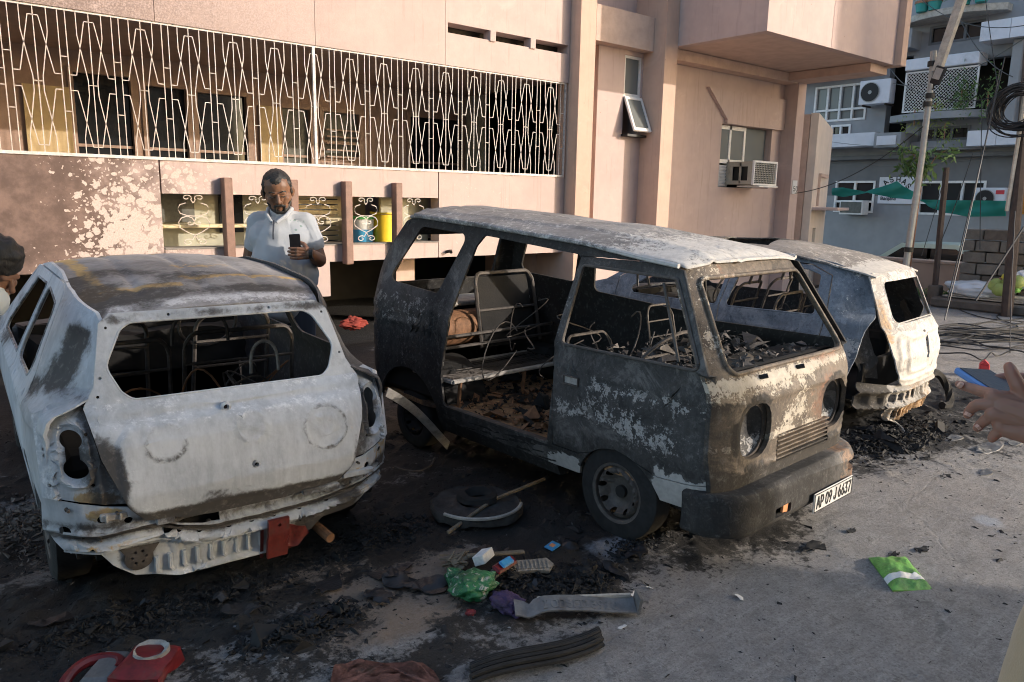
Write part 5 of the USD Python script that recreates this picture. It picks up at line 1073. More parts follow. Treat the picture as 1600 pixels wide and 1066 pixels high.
def lc_attr(kind, v):
    b, a, z = v.T; n = meshkit.fbm(v * 4 + 2, 3, 3); o = np.zeros_like(a); s, r, p = o, o, o
    if kind == 'hatch':
        d = np.maximum(np.abs(b - .78) - .40, 0); e = np.maximum(np.abs(z - .64) - .10, 0); rr = np.hypot(d, e * 1.1)
        s = .9 * np.clip((rr - .055) / .04, 0, 1) * (z < .80) * np.clip((.66 - z) / .16 + (b < .34) * .8 + .25, 0, 1) + .6 * gs(z, 1.225, .03) * (.5 + n) + .42 * np.clip((.30 - b) / .06, 0, 1) * (z < .9) + .30 * (z > .93) * np.clip(np.abs(b - .78) - .45, 0, .1) * 10 * n + .6 * rings(b, z, 1.14, .70, .10, .014) + .3 * rings(b, z, .81, .755, .065, .010) + .3 * rings(b, z, 1.14, .71, .03, .03) + .45 * rings(b, z, .72, .84, .0, .03) + .45 * rings(b, z, .81, .59, .0, .025)
        s = s + .55 * rings(b, z, .46, .74, .075, .016) + .25 * np.exp(-(((b - .46) / .12) ** 2 + ((z - .70) / .06) ** 2)) + .3 * gs(z, .50, .012) * (np.abs(b - .7) < .3) * (n > .5) + .22 * rings(b, z, .81, .755, .03, .04) + .3 * np.clip((n - .52) * 5, 0, 1) * (z < .62)
        p = .35 * gs(z, .89, .02) + .18 * gs(rr, .07, .03) + .3 * gs(z, .82, .03); r = .28 * gs(b, 1.27, .05) * (z < .8)
    elif kind == 'lower':
        bz = beamz(b); s = .22 + .7 * gs(z, bz + .038, .016) + .45 * gs(z, bz + .09, .03) + .75 * np.clip((b - .93) / .12, 0, 1) * (z < bz - .015) * (1 - .6 * (b > 1.3)) + .95 * np.exp(-(((b - .33) / .06) ** 2 + ((z - .255) / .05) ** 2)) + .95 * np.exp(-(((b - 1.27) / .05) ** 2 + ((z - .31) / .035) ** 2)) + .6 * gs(z, .41, .02) * (np.abs(b - .78) < .3) + .25 * (n - .4)
        r = .5 * np.exp(-(((b - .23) / .08) ** 2 + ((z - .475) / .035) ** 2)) * 1.6 + .4 * np.clip((b - 1.05) / .3, 0, 1) + .45 * gs(z, bz, .02) * (b < .33); p = .25 * gs(z, bz, .03) + .35 * (z < .14)
    elif kind == 'pocket':
        x = np.minimum(b, LW - b); s = .18 + .5 * np.clip((x - .14) / .06, 0, 1) + .45 * np.hypot((x - .135) / .09, (z - .72) / .12) ** -1 * .35; r = 1.2 * np.exp(-(((x - .2) / .08) ** 2 + ((z - .545) / .03) ** 2)) * (b < .7) + .25 * (b > .8); p = .4 * (x < .08) + .25 * (b > .8)
    elif kind in ('side', 'frame'):
        s = .16 + .25 * np.clip((n - .42) * 4, 0, 1) + .35 * gs(z, .93, .04) * (a < .6) + 1.0 * np.exp(-(((a - .40) / .085) ** 2)) * np.clip((z - .92) / .06, 0, 1) * np.clip((1.21 - z) / .05, 0, 1) + .35 * gs(z, .90, .03) * (a > .5) * n + .2 * (z < .5) + .3 * np.clip(a - 1.6, 0, 1); p = .25 * gs(z, 1.0, .08) * (a < .7) + .2 * (z > 1.25); r = .5 * np.exp(-(((a - .62) / .12) ** 2 + ((z - .5) / .08) ** 2))
        if kind == 'frame': s = s + .3
    elif kind == 'roof':
        s = .25 + .55 * gs(a, .50, .08) * (.4 + n) + .4 * np.clip((n - .46) * 5, 0, 1) + .5 * gs(b, .27, .05) * (a < 1.0); r = .85 * np.exp(-(((a - .60 - .10 * (b > .7)) / .05) ** 2)) * (.3 + n) + .75 * gs(b, .34, .05) * (a > .5) + .6 * gs(a, 1.95, .1) + .6 * np.exp(-(((b - .85) / .22) ** 2 + ((a - 1.0) / .10) ** 2)); p = .75 * gs(a, .40, .045) + .5 * np.exp(-(((b - .9) / .25) ** 2 + ((a - .75) / .12) ** 2))
    elif kind == 'knob': s = o + .5
    elif kind == 'in': s = o + .9
    return np.stack([s + o, r + o, p + o], -1)
sideL = sg.Polygon([(.20, .33), (.175, .50), (.16, .62), (.158, .80), (.148, .90), (.178, .97), (.287, 1.21), (.335, 1.25), (.60, 1.315), (1.1, 1.36), (1.6, 1.365), (2.0, 1.32), (2.6, .99), (3.15, .86), (3.38, .72), (3.42, .45), (3.40, .24), (.95, .20), (.30, .30)])
winL = [P((.66, .925), (.80, 1.235), (1.24, 1.275), (1.29, .925), r=.07), P((1.375, .925), (1.335, 1.275), (1.80, 1.27), (2.28, .96), (2.25, .925), r=.03)]
car1 = hatchback('burnt_hatchback', 'burnt pale grey hatchback seen from behind, bare tailgate and empty rear window', LCO, LCYAW, LW, dict(
    A=A_lc, inset=in_lc, attr=lc_attr, side=sideL, arches=[(.66, .27, .335), (2.86, .27, .335)], windows=winL, L=3.42, seed=5, seat_a=1.05, wheel_r=.285, tyres=True,
    seams=[[(.56, .2), (.56, .62), (.60, .80), (.575, .90), (.72, 1.29), (.80, 1.33), (2.0, 1.33)], [(1.34, .1), (1.34, .9), (1.29, 1.33)], [(2.45, .1), (2.45, 1.06), (2.0, 1.29), (1.95, 1.33)]], names=(.55, 1.3, 2.3),
    roof=sg.Polygon([(.30, .335), (1.26, .335), (1.315, .6), (1.32, 1.9), (1.27, 2.06), (.29, 2.06), (.24, 1.9), (.245, .6)]), roof_fn=roof_lc, mat_side='grey_car_burnt', mat_roof='grey_roof_burnt', mat_rear='grey_car_burnt',
    hatch=hatchL, glass=glassL, relief=lc_relief, relief2=lc_relief2, relief3=lc_relief3, knobs=[(.72, .84, .022), (.81, .59, .018)],
    lower=[(low, 'rear_panel')], pockets=[(pk, 'lamp_pocket'), (sa.scale(pk, -1, 1, origin=(LW / 2, 0)), 'lamp_pocket')], hatch_label='bare grey tailgate with soot rings'))
part(car1, 'bracket', out(panel(sg.box(.86, .10, .955, .30).difference(sg.Point(.91, .27).buffer(.008)), .02, lambda u, v, w: (u, A_lc(u, v) - .035 + w + .012 * (v < .2), v), .03)), 'red_bracket', 40, 'red towing bracket on the rear panel')
part(car1, 'bracket_flange', out(panel(sg.Polygon([(.965, .10), (1.07, .165), (1.05, .21), (.965, .24)]), .004, lambda u, v, w: (u, A_lc(u, v) + .012 + w + .01 * np.sin(u * 60) - lc_relief2(u, v) * .6, v), .03)), 'red_bracket')
part(car1, 'bracket_strip', out(panel(sg.box(.835, .10, .85, .26), .004, lambda u, v, w: (u, A_lc(u, v) + .005 + w, v), .03)), 'red_bracket')
part(car1, 'tailpipe', rod((1.12, .25, .17), (1.16, .02, .13), .024, 10), 'rusty_steel')
part(car1, 'crash_bracket', cat(bbox(.20, .30, .0, .03, .455, .485, .005), bbox(.215, .225, -.012, .0, .455, .485, .003), bbox(.265, .275, -.012, .0, .455, .485, .003)), 'pale_burnt_steel')
th = np.linspace(0, math.pi, 14)
part(car1, 'headrest_hoop', tube(np.stack([1.05 + .07 * np.cos(th), np.full(14, .55), .86 + .16 * np.sin(th) ** .6], -1), .009, 5), 'pale_burnt_steel'); part(car1, 'headrest_hoop', tube(np.stack([.82 + .14 * np.cos(th), np.full(14, .85), .98 + .16 * np.sin(th) ** .5], -1), .009, 5), 'burnt_steel')

for dz, r_ in ((.030, .006), (-.022, .007), (.062, .005)):
    u = np.linspace(.08, 1.50, 60); bz = beamz(u) + dz; part(car1, 'beam_lip', tube(np.stack([u, A_lc(u, bz) + .03 - lc_relief2(u, bz) - .004, bz], -1), r_, 5), 'grey_car_burnt', 40, None, lambda v: lc_attr('lower', v))
for cx_, cz_, R in ((.335, .245, .055), (1.27, .305, .045)):
    pg = sg.Point(cx_, cz_).buffer(R, 10).union(sg.Polygon([(cx_ - R * 1.3, cz_ + R), (cx_ + R * 1.5, cz_ + R * .9), (cx_, cz_ - R)]))
    for k in range(6): pg = pg.difference(sg.Point(cx_ + R * .5 * math.cos(k * 1.05), cz_ + R * .15 + R * .5 * math.sin(k * 1.05)).buffer(.006))
    part(car1, 'perforated_plate', out(panel(pg, .006, lambda u, v, w: (u, A_lc(u, v) + .012 + w - lc_relief2(u, v) * .3 + .01 * np.hypot(u - cx_, v - cz_) / R, v), .02)), 'burnt_steel')
for k in range(9): x = .40 + .055 * k; part(car1, 'valance_rib', tube([(x, A_lc(np.array(x), np.array(.23)) + .022, .235), (x, A_lc(np.array(x), np.array(.17)) + .018, .17), (x + .012, A_lc(np.array(x), np.array(.15)) + .022, .155)], .010, 6), 'grey_car_burnt', 40, None, lambda v: lc_attr('lower', v))
for k, (x, z) in enumerate(((.10, .50), (.26, .485), (.50, .405), (.72, .40), (.98, .405), (1.30, .49), (1.44, .45), (1.40, .40), (.20, .36), (.62, .335))): part(car1, 'stud', moved(lathe([(0, -.014), (.006, -.014), (.006, .01), (.012, .012), (.012, .03), (0, .03)], 8, 1), (x, float(A_lc(np.array(x), np.array(z))) + .018, z)), 'burnt_steel')
for a, b in (((1.02, .40), (1.20, .42)), ((1.22, .44), (1.38, .43)), ((.40, .41), (.47, .415))): part(car1, 'latch_bracket', bbox(a[0], b[0], float(A_lc(np.array(a[0]), np.array(.41))) - .012, float(A_lc(np.array(a[0]), np.array(.41))) + .02, a[1] - .012, a[1] + .014, .004), 'grey_car_burnt', 30, None, lambda v: lc_attr('lower', v))
# ---- the blue grey one on the right with the white rear
TW = 1.50
def A_tc(b, z):
    a = np.interp(z, [.0, .2, .38, .6, .8, .86, 1.2, 1.25, 1.3], [-.1, -.14, -.15, -.17, -.12, -.08, .08, .12, .2])
    return a + .28 * np.clip((np.abs(b - .75) / .75 - .3) / .7, 0, 1.2) ** 2
def in_tc(a, z):
    i = .014 * ((z - .62) / .2) ** 2; i = np.where(z < .86, np.minimum(i, .04), .018 + .20 * np.clip((z - .86) / .4, 0, 1.5) ** 1.1)
    i = i + .05 * np.clip((.5 - a) / .3, 0, 1.15) ** 2 * np.clip((z - .86) / .08, 0, 1)
    return i + .09 * np.clip((.5 - a) / .4, 0, 1.2) ** 2 + .12 * np.clip((a - 2.85) / .6, 0, 1.2) ** 2 - .012 * np.exp(-((z - .74 - .02 * a) / .012) ** 2) + .010 * (meshkit.fbm(np.stack([a * 3, z * 3, 0 * a], -1), 3, 51) - .5)
def tc_relief(u, v):
    d = np.maximum(np.abs(u - .58) - .14, 0); e = np.maximum(np.abs(v - .62) - .08, 0)
    q = .020 * np.exp(-((np.hypot(d, e) - .05) / .014) ** 2) + .014 * np.exp(-((np.hypot(np.maximum(np.abs(u - .75) - .40, 0), np.maximum(np.abs(v - .60) - .12, 0)) - .05) / .012) ** 2)
    return q + .014 * (meshkit.fbm(np.stack([u * 5, v * 5, 0 * u], -1), 3, 53) - .5)
def tc_relief2(u, v):
    return .022 * np.sign(np.sin(u * 2 * math.pi / .11)) * np.clip((.33 - v) / .03, 0, 1) * (v > .24) * .5 + .045 * gs(v, .345, .022) + .04 * gs(v, .215, .018) + .02 * (meshkit.fbm(np.stack([u * 6, v * 6, 0 * u], -1), 3, 55) - .5) + .018 * np.sin(u * 2 * math.pi / .075) * (v < .2)
def tc_relief3(u, v): return -.11 + .02 * gs(np.hypot(u - .17, (v - .66) * .6), .10, .02) + .012 * (meshkit.fbm(np.stack([u * 8, v * 8, 0 * u], -1), 3, 57) - .5)
hT = [(.75, .375), (.36, .385), (.31, .43), (.24, .62), (.20, .84), (.225, 1.0), (.25, 1.205), (.30, 1.235)]
hatchT = sg.Polygon(mir(hT, TW)); glassT = P((.31, .86), (1.19, .86), (1.17, 1.17), (.35, 1.17), r=.05); slotT = rbox2(.735, .80, .56, .76, .025)
lowT = sg.Polygon([(.05, .42), (.04, .22), (.12, .17), (.24, .20), (.30, .10), (.45, .085), (.72, .13), (1.0, .10), (1.3, .12), (1.44, .22), (1.45, .42), (1.2, .385), (.3, .385)])
for k in range(9): lowT = lowT.difference(rbox2(.30 + k * .105, .35 + k * .105, .25, .31, .01))
for k in range(5): lowT = lowT.difference(rbox2(.36 + k * .07, .39 + k * .07, .115, .175, .01))
pkT = sg.Polygon([(.03, .80), (.075, .90), (.19, .945), (.20, .84), (.24, .62), (.305, .42), (.16, .44), (.10, .56)])
def roof_tc(u, v, w):
    c_ = np.abs(u - .75) / .55; z = np.interp(v, [.1, .2, .5, .9, 1.4, 2.0], [1.235, 1.27, 1.345, 1.41, 1.45, 1.42]) - .045 * np.clip(c_, 0, 1.2) ** 2.4
    return u, v, z + .035 * (meshkit.fbm(np.stack([u * 3, v * 2, 0 * u], -1), 3, 59) - .5) * np.clip(v - .2, 0, 1) - w - .05 * gs(np.hypot(u - .6, v - 1.5), 0, .3)
def tc_attr(kind, v):
    b, a, z = v.T; n = meshkit.fbm(v * 4 + 2, 3, 63); o = np.zeros_like(a); s, r, p = o, o, o
    if kind == 'hatch':
        s = .5 * gs(z, .40, .03) * n * 1.5 + .55 * np.exp(-(((b - .77) / .05) ** 2 + ((z - .70) / .10) ** 2)) + .2 * (z > .9) * np.clip((.3 - b) / .05, 0, 1); r = .6 * np.clip((.33 - b) / .08, 0, 1) * (z > .72) * (z < 1.05) + .35 * gs(z, .40, .03); p = .5 + .3 * (z < .8)
    elif kind == 'lower': s = .40 + .5 * (b < .25) + .4 * np.clip(n - .45, 0, 1) * 3; r = .45 * np.clip((b - .3) / .2, 0, 1) + .3 * (z < .2); p = .35 * gs(z, .345, .03) + .4 * gs(z, .215, .02)
    elif kind == 'pocket': s = .75 + .5 * (b > .2) + o; p = .12 + o
    elif kind in ('side', 'frame'): s = .30 * np.clip((n - .45) * 4, 0, 1) + .35 * (z > 1.2) + .4 * gs(a, 2.4, .4); p = .55 * np.exp(-(((a - .22) / .09) ** 2)) * (z < .75) + .3 * np.exp(-(((a - .25) / .06) ** 2)) * (z > .9) + .3 * gs(z, .70, .05) * (a < 1.2); r = .2 * (z < .5) + o
    elif kind == 'roof': r = .40 * np.clip((n - .42) * 4, 0, 1); p = .75 * gs(a, .2, .10) + .35 * (a < .8); s = .6 * np.clip((a - .9) / .4, 0, 1) + .2 * n
    elif kind == 'knob': s = o + .6
    elif kind == 'in': s = o + .9
    return np.stack([s + o, r + o, p + o], -1)
sideT = sg.Polygon([(.23, .20), (.20, .42), (.14, .60), (.105, .80), (.065, .90), (.10, 1.0), (.15, 1.18), (.175, 1.215), (.42, 1.295), (.85, 1.37), (1.4, 1.41), (1.95, 1.36), (2.55, 1.0), (3.1, .86), (3.33, .7), (3.36, .42), (3.3, .2), (.95, .16), (.33, .17)])
winT = [P((.47, .895), (.50, 1.20), (.62, 1.235), (1.18, 1.285), (1.24, .885), r=.03), P((1.33, .885), (1.29, 1.29), (1.75, 1.29), (2.25, .95), (2.2, .90), r=.03), sg.box(.24, .56, .30, .66).buffer(-.02).buffer(.02)]
car2 = hatchback('burnt_hatchback', 'burnt blue grey hatchback with an ash white tailgate behind the van', TO, TYAW, TW, dict(
    A=A_tc, inset=in_tc, attr=tc_attr, side=sideT, arches=[(.66, .22, .33), (2.80, .22, .33)], windows=winT, L=3.36, seed=9, seat_a=.95, wheel_r=.24, tyres=False,
    seams=[[(.62, .1), (.62, .5), (.42, .64), (.385, .9), (.42, 1.20), (.60, 1.272), (2.0, 1.335)], [(1.28, .1), (1.30, .88), (1.24, 1.34)], [(2.40, .1), (2.40, 1.04), (1.95, 1.30)]], names=(.5, 1.25, 2.2),
    roof=sg.Polygon([(.26, .12), (1.24, .12), (1.29, .4), (1.30, 1.9), (1.25, 2.03), (.25, 2.03), (.20, 1.9), (.21, .4)]).difference(sg.Polygon([(.35, 1.05), (.9, 1.2), (1.1, 1.15), (1.1, 1.75), (.35, 1.7)])), roof_fn=roof_tc, mat_side='blue_car_burnt', mat_roof='blue_roof_burnt', mat_rear='white_rear_burnt',
    hatch=hatchT.difference(slotT), glass=glassT, relief=tc_relief, relief2=tc_relief2, relief3=tc_relief3, knobs=[(.70, .76, .03)],
    lower=[(lowT, 'rear_panel')], pockets=[(pkT, 'lamp_pocket'), (sa.scale(pkT, -1, 1, origin=(TW / 2, 0)), 'lamp_pocket')], hatch_label='ash white dented tailgate with a lock slot'))
part(car2, 'door_handle_hole', bbox(in_tc(np.array(.6), np.array(.72)) - .004, in_tc(np.array(.6), np.array(.72)) + .002, .52, .68, .70, .745, .003), 'interior_soot')
part(car2, 'tow_hook', tube(spline([(.35, -.06, .10), (.40, -.14, .05), (.34, -.18, .03), (.28, -.12, .05)], 14), .008, 6), 'pale_burnt_steel')
q = spline([(1.42, -.02, .28), (1.62, -.10, .20), (1.60, -.16, .06), (1.45, -.14, .03)], 16); part(car2, 'hanging_trim', tube(q, .035, 6), 'burnt_rubber')
# ------------------------------------------------------------------ people
def skinmat(name, c):
    g = G(); n = g.noise(30, 4, .6); n2 = g.noise(7, 4, .6); col = g.mix(n2, tuple(k * .85 for k in c), tuple(min(1, k * 1.15) for k in c))
    g.make(name, g.bsdf(col, .5, subsurface_weight=.08, subsurface_scale=.01, specular_ior_level=.4, normal=g.bump(n, .12, .002)))
skinmat('brown_skin', (.17, .085, .05)); skinmat('tan_skin', (.20, .10, .068)); skinmat('palm_skin', (.42, .235, .18))
def clothmat(name, c, prnt=None):
    g = G(); n = g.noise(5, 5, .6); f = g.noise(320, 2, .5); col = g.mix(n, tuple(k * .9 for k in c), c)
    if prnt:
        s, r, w = g.attr(); lf = g.step(g.vor(26., randomness=1.), .30, .22); col = g.mix(g.mul(g.mul(g.step(r, .3, .6), lf), .8), col, prnt)
    g.make(name, g.bsdf(col, .85, specular_ior_level=.15, sheen_weight=.15, normal=g.bump(g.add(f, g.mul(n, 6.)), .25, .003)))
clothmat('grey_polo', (.40, .415, .43), (.16, .24, .20)); clothmat('khaki_cloth', (.34, .26, .16)); clothmat('denim_dark', (.05, .055, .07)); clothmat('pale_shirt', (.55, .58, .56))
g = G(); n = g.noise(1., 5, .7, g.node('mapping', 'vector', vector=g.coord(), scale=(160, 160, 30))); g.make('black_hair', g.bsdf(g.mix(n, (.004, .0035, .003), (.014, .012, .010)), .55, normal=g.bump(n, .7, .004)))
plain('phone_black', (.012, .012, .014), .2, .1, 5); plain('phone_blue', (.10, .20, .42), .35, .1, 8); plain('screen_glass', (.03, .035, .05), .1, .1, 4)
def hand(o, ex, ey, ez, s=1., curl=(35, 45, 30), thumb=(.9, .5), spread=.0):
    """o wrist, ex towards the thumb, ey along the fingers, ez the way the palm faces; fingers curl towards ez"""
    o, ex, ey, ez = (np.asarray(k, float) for k in (o, ex, ey, ez)); P3 = lambda x, y, z: o + s * (ex * x + ey * y + ez * z); ch = []
    for x in (-.030, -.010, .010, .030): ch.append([(P3(x * .7, .005, 0), .016 * s), (P3(x, .088 + .004 * (abs(x) < .02), 0), .0125 * s)])
    ch.append([(P3(-.025, .03, 0), .015 * s), (P3(.028, .03, .0), .016 * s)]); ch.append([(P3(-.028, .085, 0), .0115 * s), (P3(.03, .088, 0), .0115 * s)])
    for i, (x, L) in enumerate(((.031, (.042, .025, .020)), (.010, (.046, .029, .022)), (-.011, (.042, .027, .021)), (-.031, (.033, .02, .018)))):
        p = P3(x, .088, 0); a = 0.; pts = [(p, .0108 * s)]
        for k in range(3):
            a += math.radians(curl[k] + (3 - i) * 1.5); p = p + s * L[k] * (ey * math.cos(a) + ez * math.sin(a) + ex * spread * (1.5 - i) * .2); pts.append((p, (.0095 - .0009 * k) * s))
        ch.append(pts)
    t0 = P3(.026, .022, .006); t1 = t0 + s * .042 * (ex * thumb[0] + ey * .55 + ez * thumb[1]) / 1.2; t2 = t1 + s * .032 * (ex * .35 * thumb[0] + ey * .75 + ez * thumb[1]); t3 = t2 + s * .024 * (ey * .9 + ez * thumb[1] * .6 - ex * .1)
    ch.append([(t0, .017 * s), (t1, .013 * s), (t2, .0115 * s), (t3, .009 * s)])
    return ch
def head_parts(c, R, F, U, s=1.):
    """chains for a head at c: R its right seen from the front viewer, F the way it faces, U up"""
    q = lambda r, f, u: np.asarray(c) + s * (R * r + F * f + U * u)
    ch = [[(q(0, -.015, .035), .088 * s), (q(0, .012, .045), .084 * s)], [(q(0, .03, .0), .070 * s), (q(0, .045, -.06), .052 * s)], [(q(-.03, .03, -.02), .052 * s), (q(.03, .03, -.02), .052 * s)],
          [(q(-.022, .045, -.075), .034 * s), (q(.022, .045, -.075), .034 * s)], [(q(0, .07, -.088), .022 * s), (q(0, .06, -.05), .04 * s)],
          [(q(0, .098, .012), .010 * s), (q(0, .118, -.026), .013 * s)], [(q(-.013, .106, -.03), .009 * s), (q(.013, .106, -.03), .009 * s)], [(q(-.035, .088, .024), .013 * s), (q(.035, .088, .024), .013 * s)],
          [(q(-.02, .094, -.058), .009 * s), (q(0, .102, -.055), .010 * s), (q(.02, .094, -.058), .009 * s)], [(q(-.045, .066, -.02), .026 * s), (q(-.03, .07, -.04), .024 * s)], [(q(.045, .066, -.02), .026 * s), (q(.03, .07, -.04), .024 * s)]]
    for e in (-1, 1): ch.append([(q(e * .088, -.005, .015), .013 * s), (q(e * .094, -.012, -.005), .014 * s), (q(e * .086, -.002, -.03), .010 * s)])
    return ch, q
rtv, fwv = _rt, _fw
# the man with a phone: local x = picture right, y = away from the viewer
MP = np.array([2.17 + .05, 5.42 - .04, -.02]); mw = lambda x, y, z: MP + rtv * x + fwv * y + np.array([0, 0, z])
mn = thing('person', 'person in a pale grey polo shirt looking down at a phone between the cars', 'person', MP)
tilt = math.radians(22); Fh = -fwv * math.cos(tilt) - np.array([0, 0, math.sin(tilt)]); Uh = np.array([0, 0, math.cos(tilt)]) - fwv * math.sin(tilt); Rh = rtv
yw = math.radians(10); Rh = rtv * math.cos(yw) - (-fwv) * 0 + 0; Fh = Fh + rtv * .30; Fh /= np.linalg.norm(Fh); Rh = rtv - Fh * (rtv @ Fh); Rh /= np.linalg.norm(Rh); Uh = np.cross(Rh, -Fh) * 1.0; Uh = Uh if Uh[2] > 0 else -Uh
hc = mw(0, -.05, 1.785); hch, hq = head_parts(hc, Rh, Fh, Uh, 1.12)
neck = [[(mw(0, .02, 1.58), .075), (mw(0, -.02, 1.72), .07)]]
torso = [[(mw(0, .02, .98), .17), (mw(.0, -.05, 1.20), .195), (mw(0, -.01, 1.42), .175), (mw(0, .02, 1.55), .11)], [(mw(-.165, .03, 1.565), .068), (mw(.165, .03, 1.565), .068)], [(mw(-.10, -.01, 1.46), .12), (mw(.10, -.01, 1.46), .12)], [(mw(-.09, -.03, 1.2), .16), (mw(.09, -.03, 1.2), .16)]]
legs = [[(mw(e * .10, .02, .95), .115), (mw(e * .12, .0, .52), .075), (mw(e * .13, .03, .10), .05)] for e in (-1, 1)] + [[(mw(e * .13, .05, .05), .045), (mw(e * .15, -.16, .035), .035)] for e in (-1, 1)]
rarm = [[(mw(-.185, .03, 1.56), .065), (mw(-.255, .05, 1.30), .053), (mw(-.25, -.03, 1.03), .036)]]
wr = mw(.275, -.25, 1.365)
larm = [[(mw(.185, .03, 1.56), .065), (mw(.275, -.02, 1.30), .053), (wr, .034)]]
h1 = hand(wr, (0, 0, 1.), -rtv * .9 - fwv * .25, fwv * .9 - rtv * .25, 1.08, (12, 40, 35), (.9, .5))
h2 = hand(mw(-.25, -.03, 1.02), rtv * 0 - fwv, (0, 0, -1.), rtv, 1.08, (12, 18, 12), (.6, .3))
body = blob(hch + neck + torso + legs + rarm + larm, .03, 6)
fine = blob(h1 + h2, .006, 4); facem = blob(hch + neck, .012, 4)
part(mn, 'body', cat(body, facem, fine), 'brown_skin', True)
shirt = [[(a + 0, r_ + .016) for a, r_ in c_] for c_ in torso] + [[(mw(e * .160, .03, 1.565), .080), (mw(-.222, .045, 1.395) if e < 0 else mw(.240, .0, 1.415), .080)] for e in (-1, 1)] + [[(mw(0, .02, 1.57), .105), (mw(0, .0, 1.62), .088)], [(mw(0, .02, 1.05), .205), (mw(0, .02, .98), .20)]]
sh = blob(shirt, .022, 5); v = sh.vertices; nn = sh.vertex_normals
lx = (v - MP) @ rtv; lz = v[:, 2]; fold = meshkit.fbm(np.stack([lx * 5 + lz * 6, lz * 3 - lx * 3, (v - MP) @ fwv * 4], -1), 4, 71) - .5; sh.vertices = v + nn * (.045 * fold[:, None] + .006 * np.sin((lz * 60 + 20 * lx))[:, None] * np.clip((1.4 - lz) * 3, 0, 1)[:, None] * .6)
part(mn, 'polo_shirt', sh, 'grey_polo', True, None, lambda v: np.stack([0 * v[:, 0], np.exp(-((((v - MP) @ rtv - .13) / .06) ** 2 + ((v[:, 2] - 1.535) / .065) ** 2)), 0 * v[:, 0]], -1))
part(mn, 'collar', blob([[(mw(-.085, -.01, 1.665), .016), (mw(-.07, -.10, 1.62), .014), (mw(-.02, -.155, 1.575), .012)], [(mw(.085, -.01, 1.665), .016), (mw(.07, -.10, 1.62), .014), (mw(.02, -.155, 1.575), .012)], [(mw(-.085, -.01, 1.665), .016), (mw(0, .085, 1.675), .018), (mw(.085, -.01, 1.665), .016)]], .02, 3), 'grey_polo', True)
part(mn, 'placket', tube([mw(0, -.165, 1.585), mw(.004, -.205, 1.50), mw(.006, -.21, 1.455)], .006, 5), 'denim_dark')
part(mn, 'trousers', blob([[(a, r_ + .018) for a, r_ in c_] for c_ in legs[:2]] + [[(mw(-.07, .02, .97), .155), (mw(.07, .02, .97), .155)]], .04, 4), 'denim_dark', True)
part(mn, 'shoe', blob([legs[2]], .03, 2), 'black_iron'); part(mn, 'shoe', blob([legs[3]], .03, 2), 'black_iron')
hs = 1.12; hair = blob([[(hq(0, -.028, .050), .091 * hs), (hq(0, .0, .066), .078 * hs), (hq(0, .044, .082), .043 * hs)], [(hq(-.052, .01, .055), .042 * hs), (hq(.052, .01, .055), .042 * hs)], [(hq(-.080, -.01, .03), .016), (hq(-.084, .008, -.005), .009)], [(hq(.080, -.01, .03), .016), (hq(.084, .008, -.005), .009)]], .009, 2)
part(mn, 'hair', jitter(hair, .006, 110), 'black_hair', True)
beard = blob([[(hq(-.070, .025, -.06), .008), (hq(-.044, .052, -.092), .017), (hq(-.016, .074, -.104), .018), (hq(.016, .074, -.104), .018), (hq(.044, .052, -.092), .017), (hq(.070, .025, -.06), .008)], [(hq(-.034, .098, -.060), .006), (hq(-.016, .112, -.048), .008), (hq(.016, .112, -.048), .008), (hq(.034, .098, -.060), .006)], [(hq(-.030, .094, -.06), .005), (hq(-.026, .084, -.095), .009)], [(hq(.030, .094, -.06), .005), (hq(.026, .084, -.095), .009)]], .008, 2)
part(mn, 'beard', jitter(beard, .002, 90), 'black_hair', True)
for e in (-1, 1):
    part(mn, 'eyebrow', tube([hq(e * .016, .104, .032), hq(e * .034, .104, .040), hq(e * .052, .092, .034)], .0045, 5), 'black_hair'); part(mn, 'eyelash', tube([hq(e * .018, .099, .006), hq(e * .034, .103, .001), hq(e * .050, .091, .005)], .003, 5), 'black_hair')
part(mn, 'wrist_watch', tube([wr + (rtv * .9 + fwv * .1) * -.005, wr + rtv * .02], .040, 12), 'black_iron')
ph = thing('phone', 'dark phone held by the person in the grey polo shirt', 'phone', mw(.1, -.27, 1.36))
pe = -fwv * .92 - np.array([0, 0, .0]); M4 = np.eye(4); zz = np.array([0, 0, 1.]) * .97 + fwv * -.2; zz /= np.linalg.norm(zz); xx = rtv * .95 + fwv * .25; xx -= zz * (xx @ zz); xx /= np.linalg.norm(xx); yy = np.cross(zz, xx); M4[:3, 0], M4[:3, 1], M4[:3, 2] = xx, yy, zz; M4[:3, 3] = mw(.17, -.25, 1.425)
b_ = bbox(-.037, .037, -.005, .005, -.075, .075, .006); b_.apply_transform(M4); part(ph, 'case', b_, 'phone_black'); s_ = box(-.033, .033, .0052, .006, -.07, .07) if yy @ fwv > 0 else box(-.033, .033, -.006, -.0052, -.07, .07); s_.apply_transform(M4); part(ph, 'screen', s_, 'screen_glass')
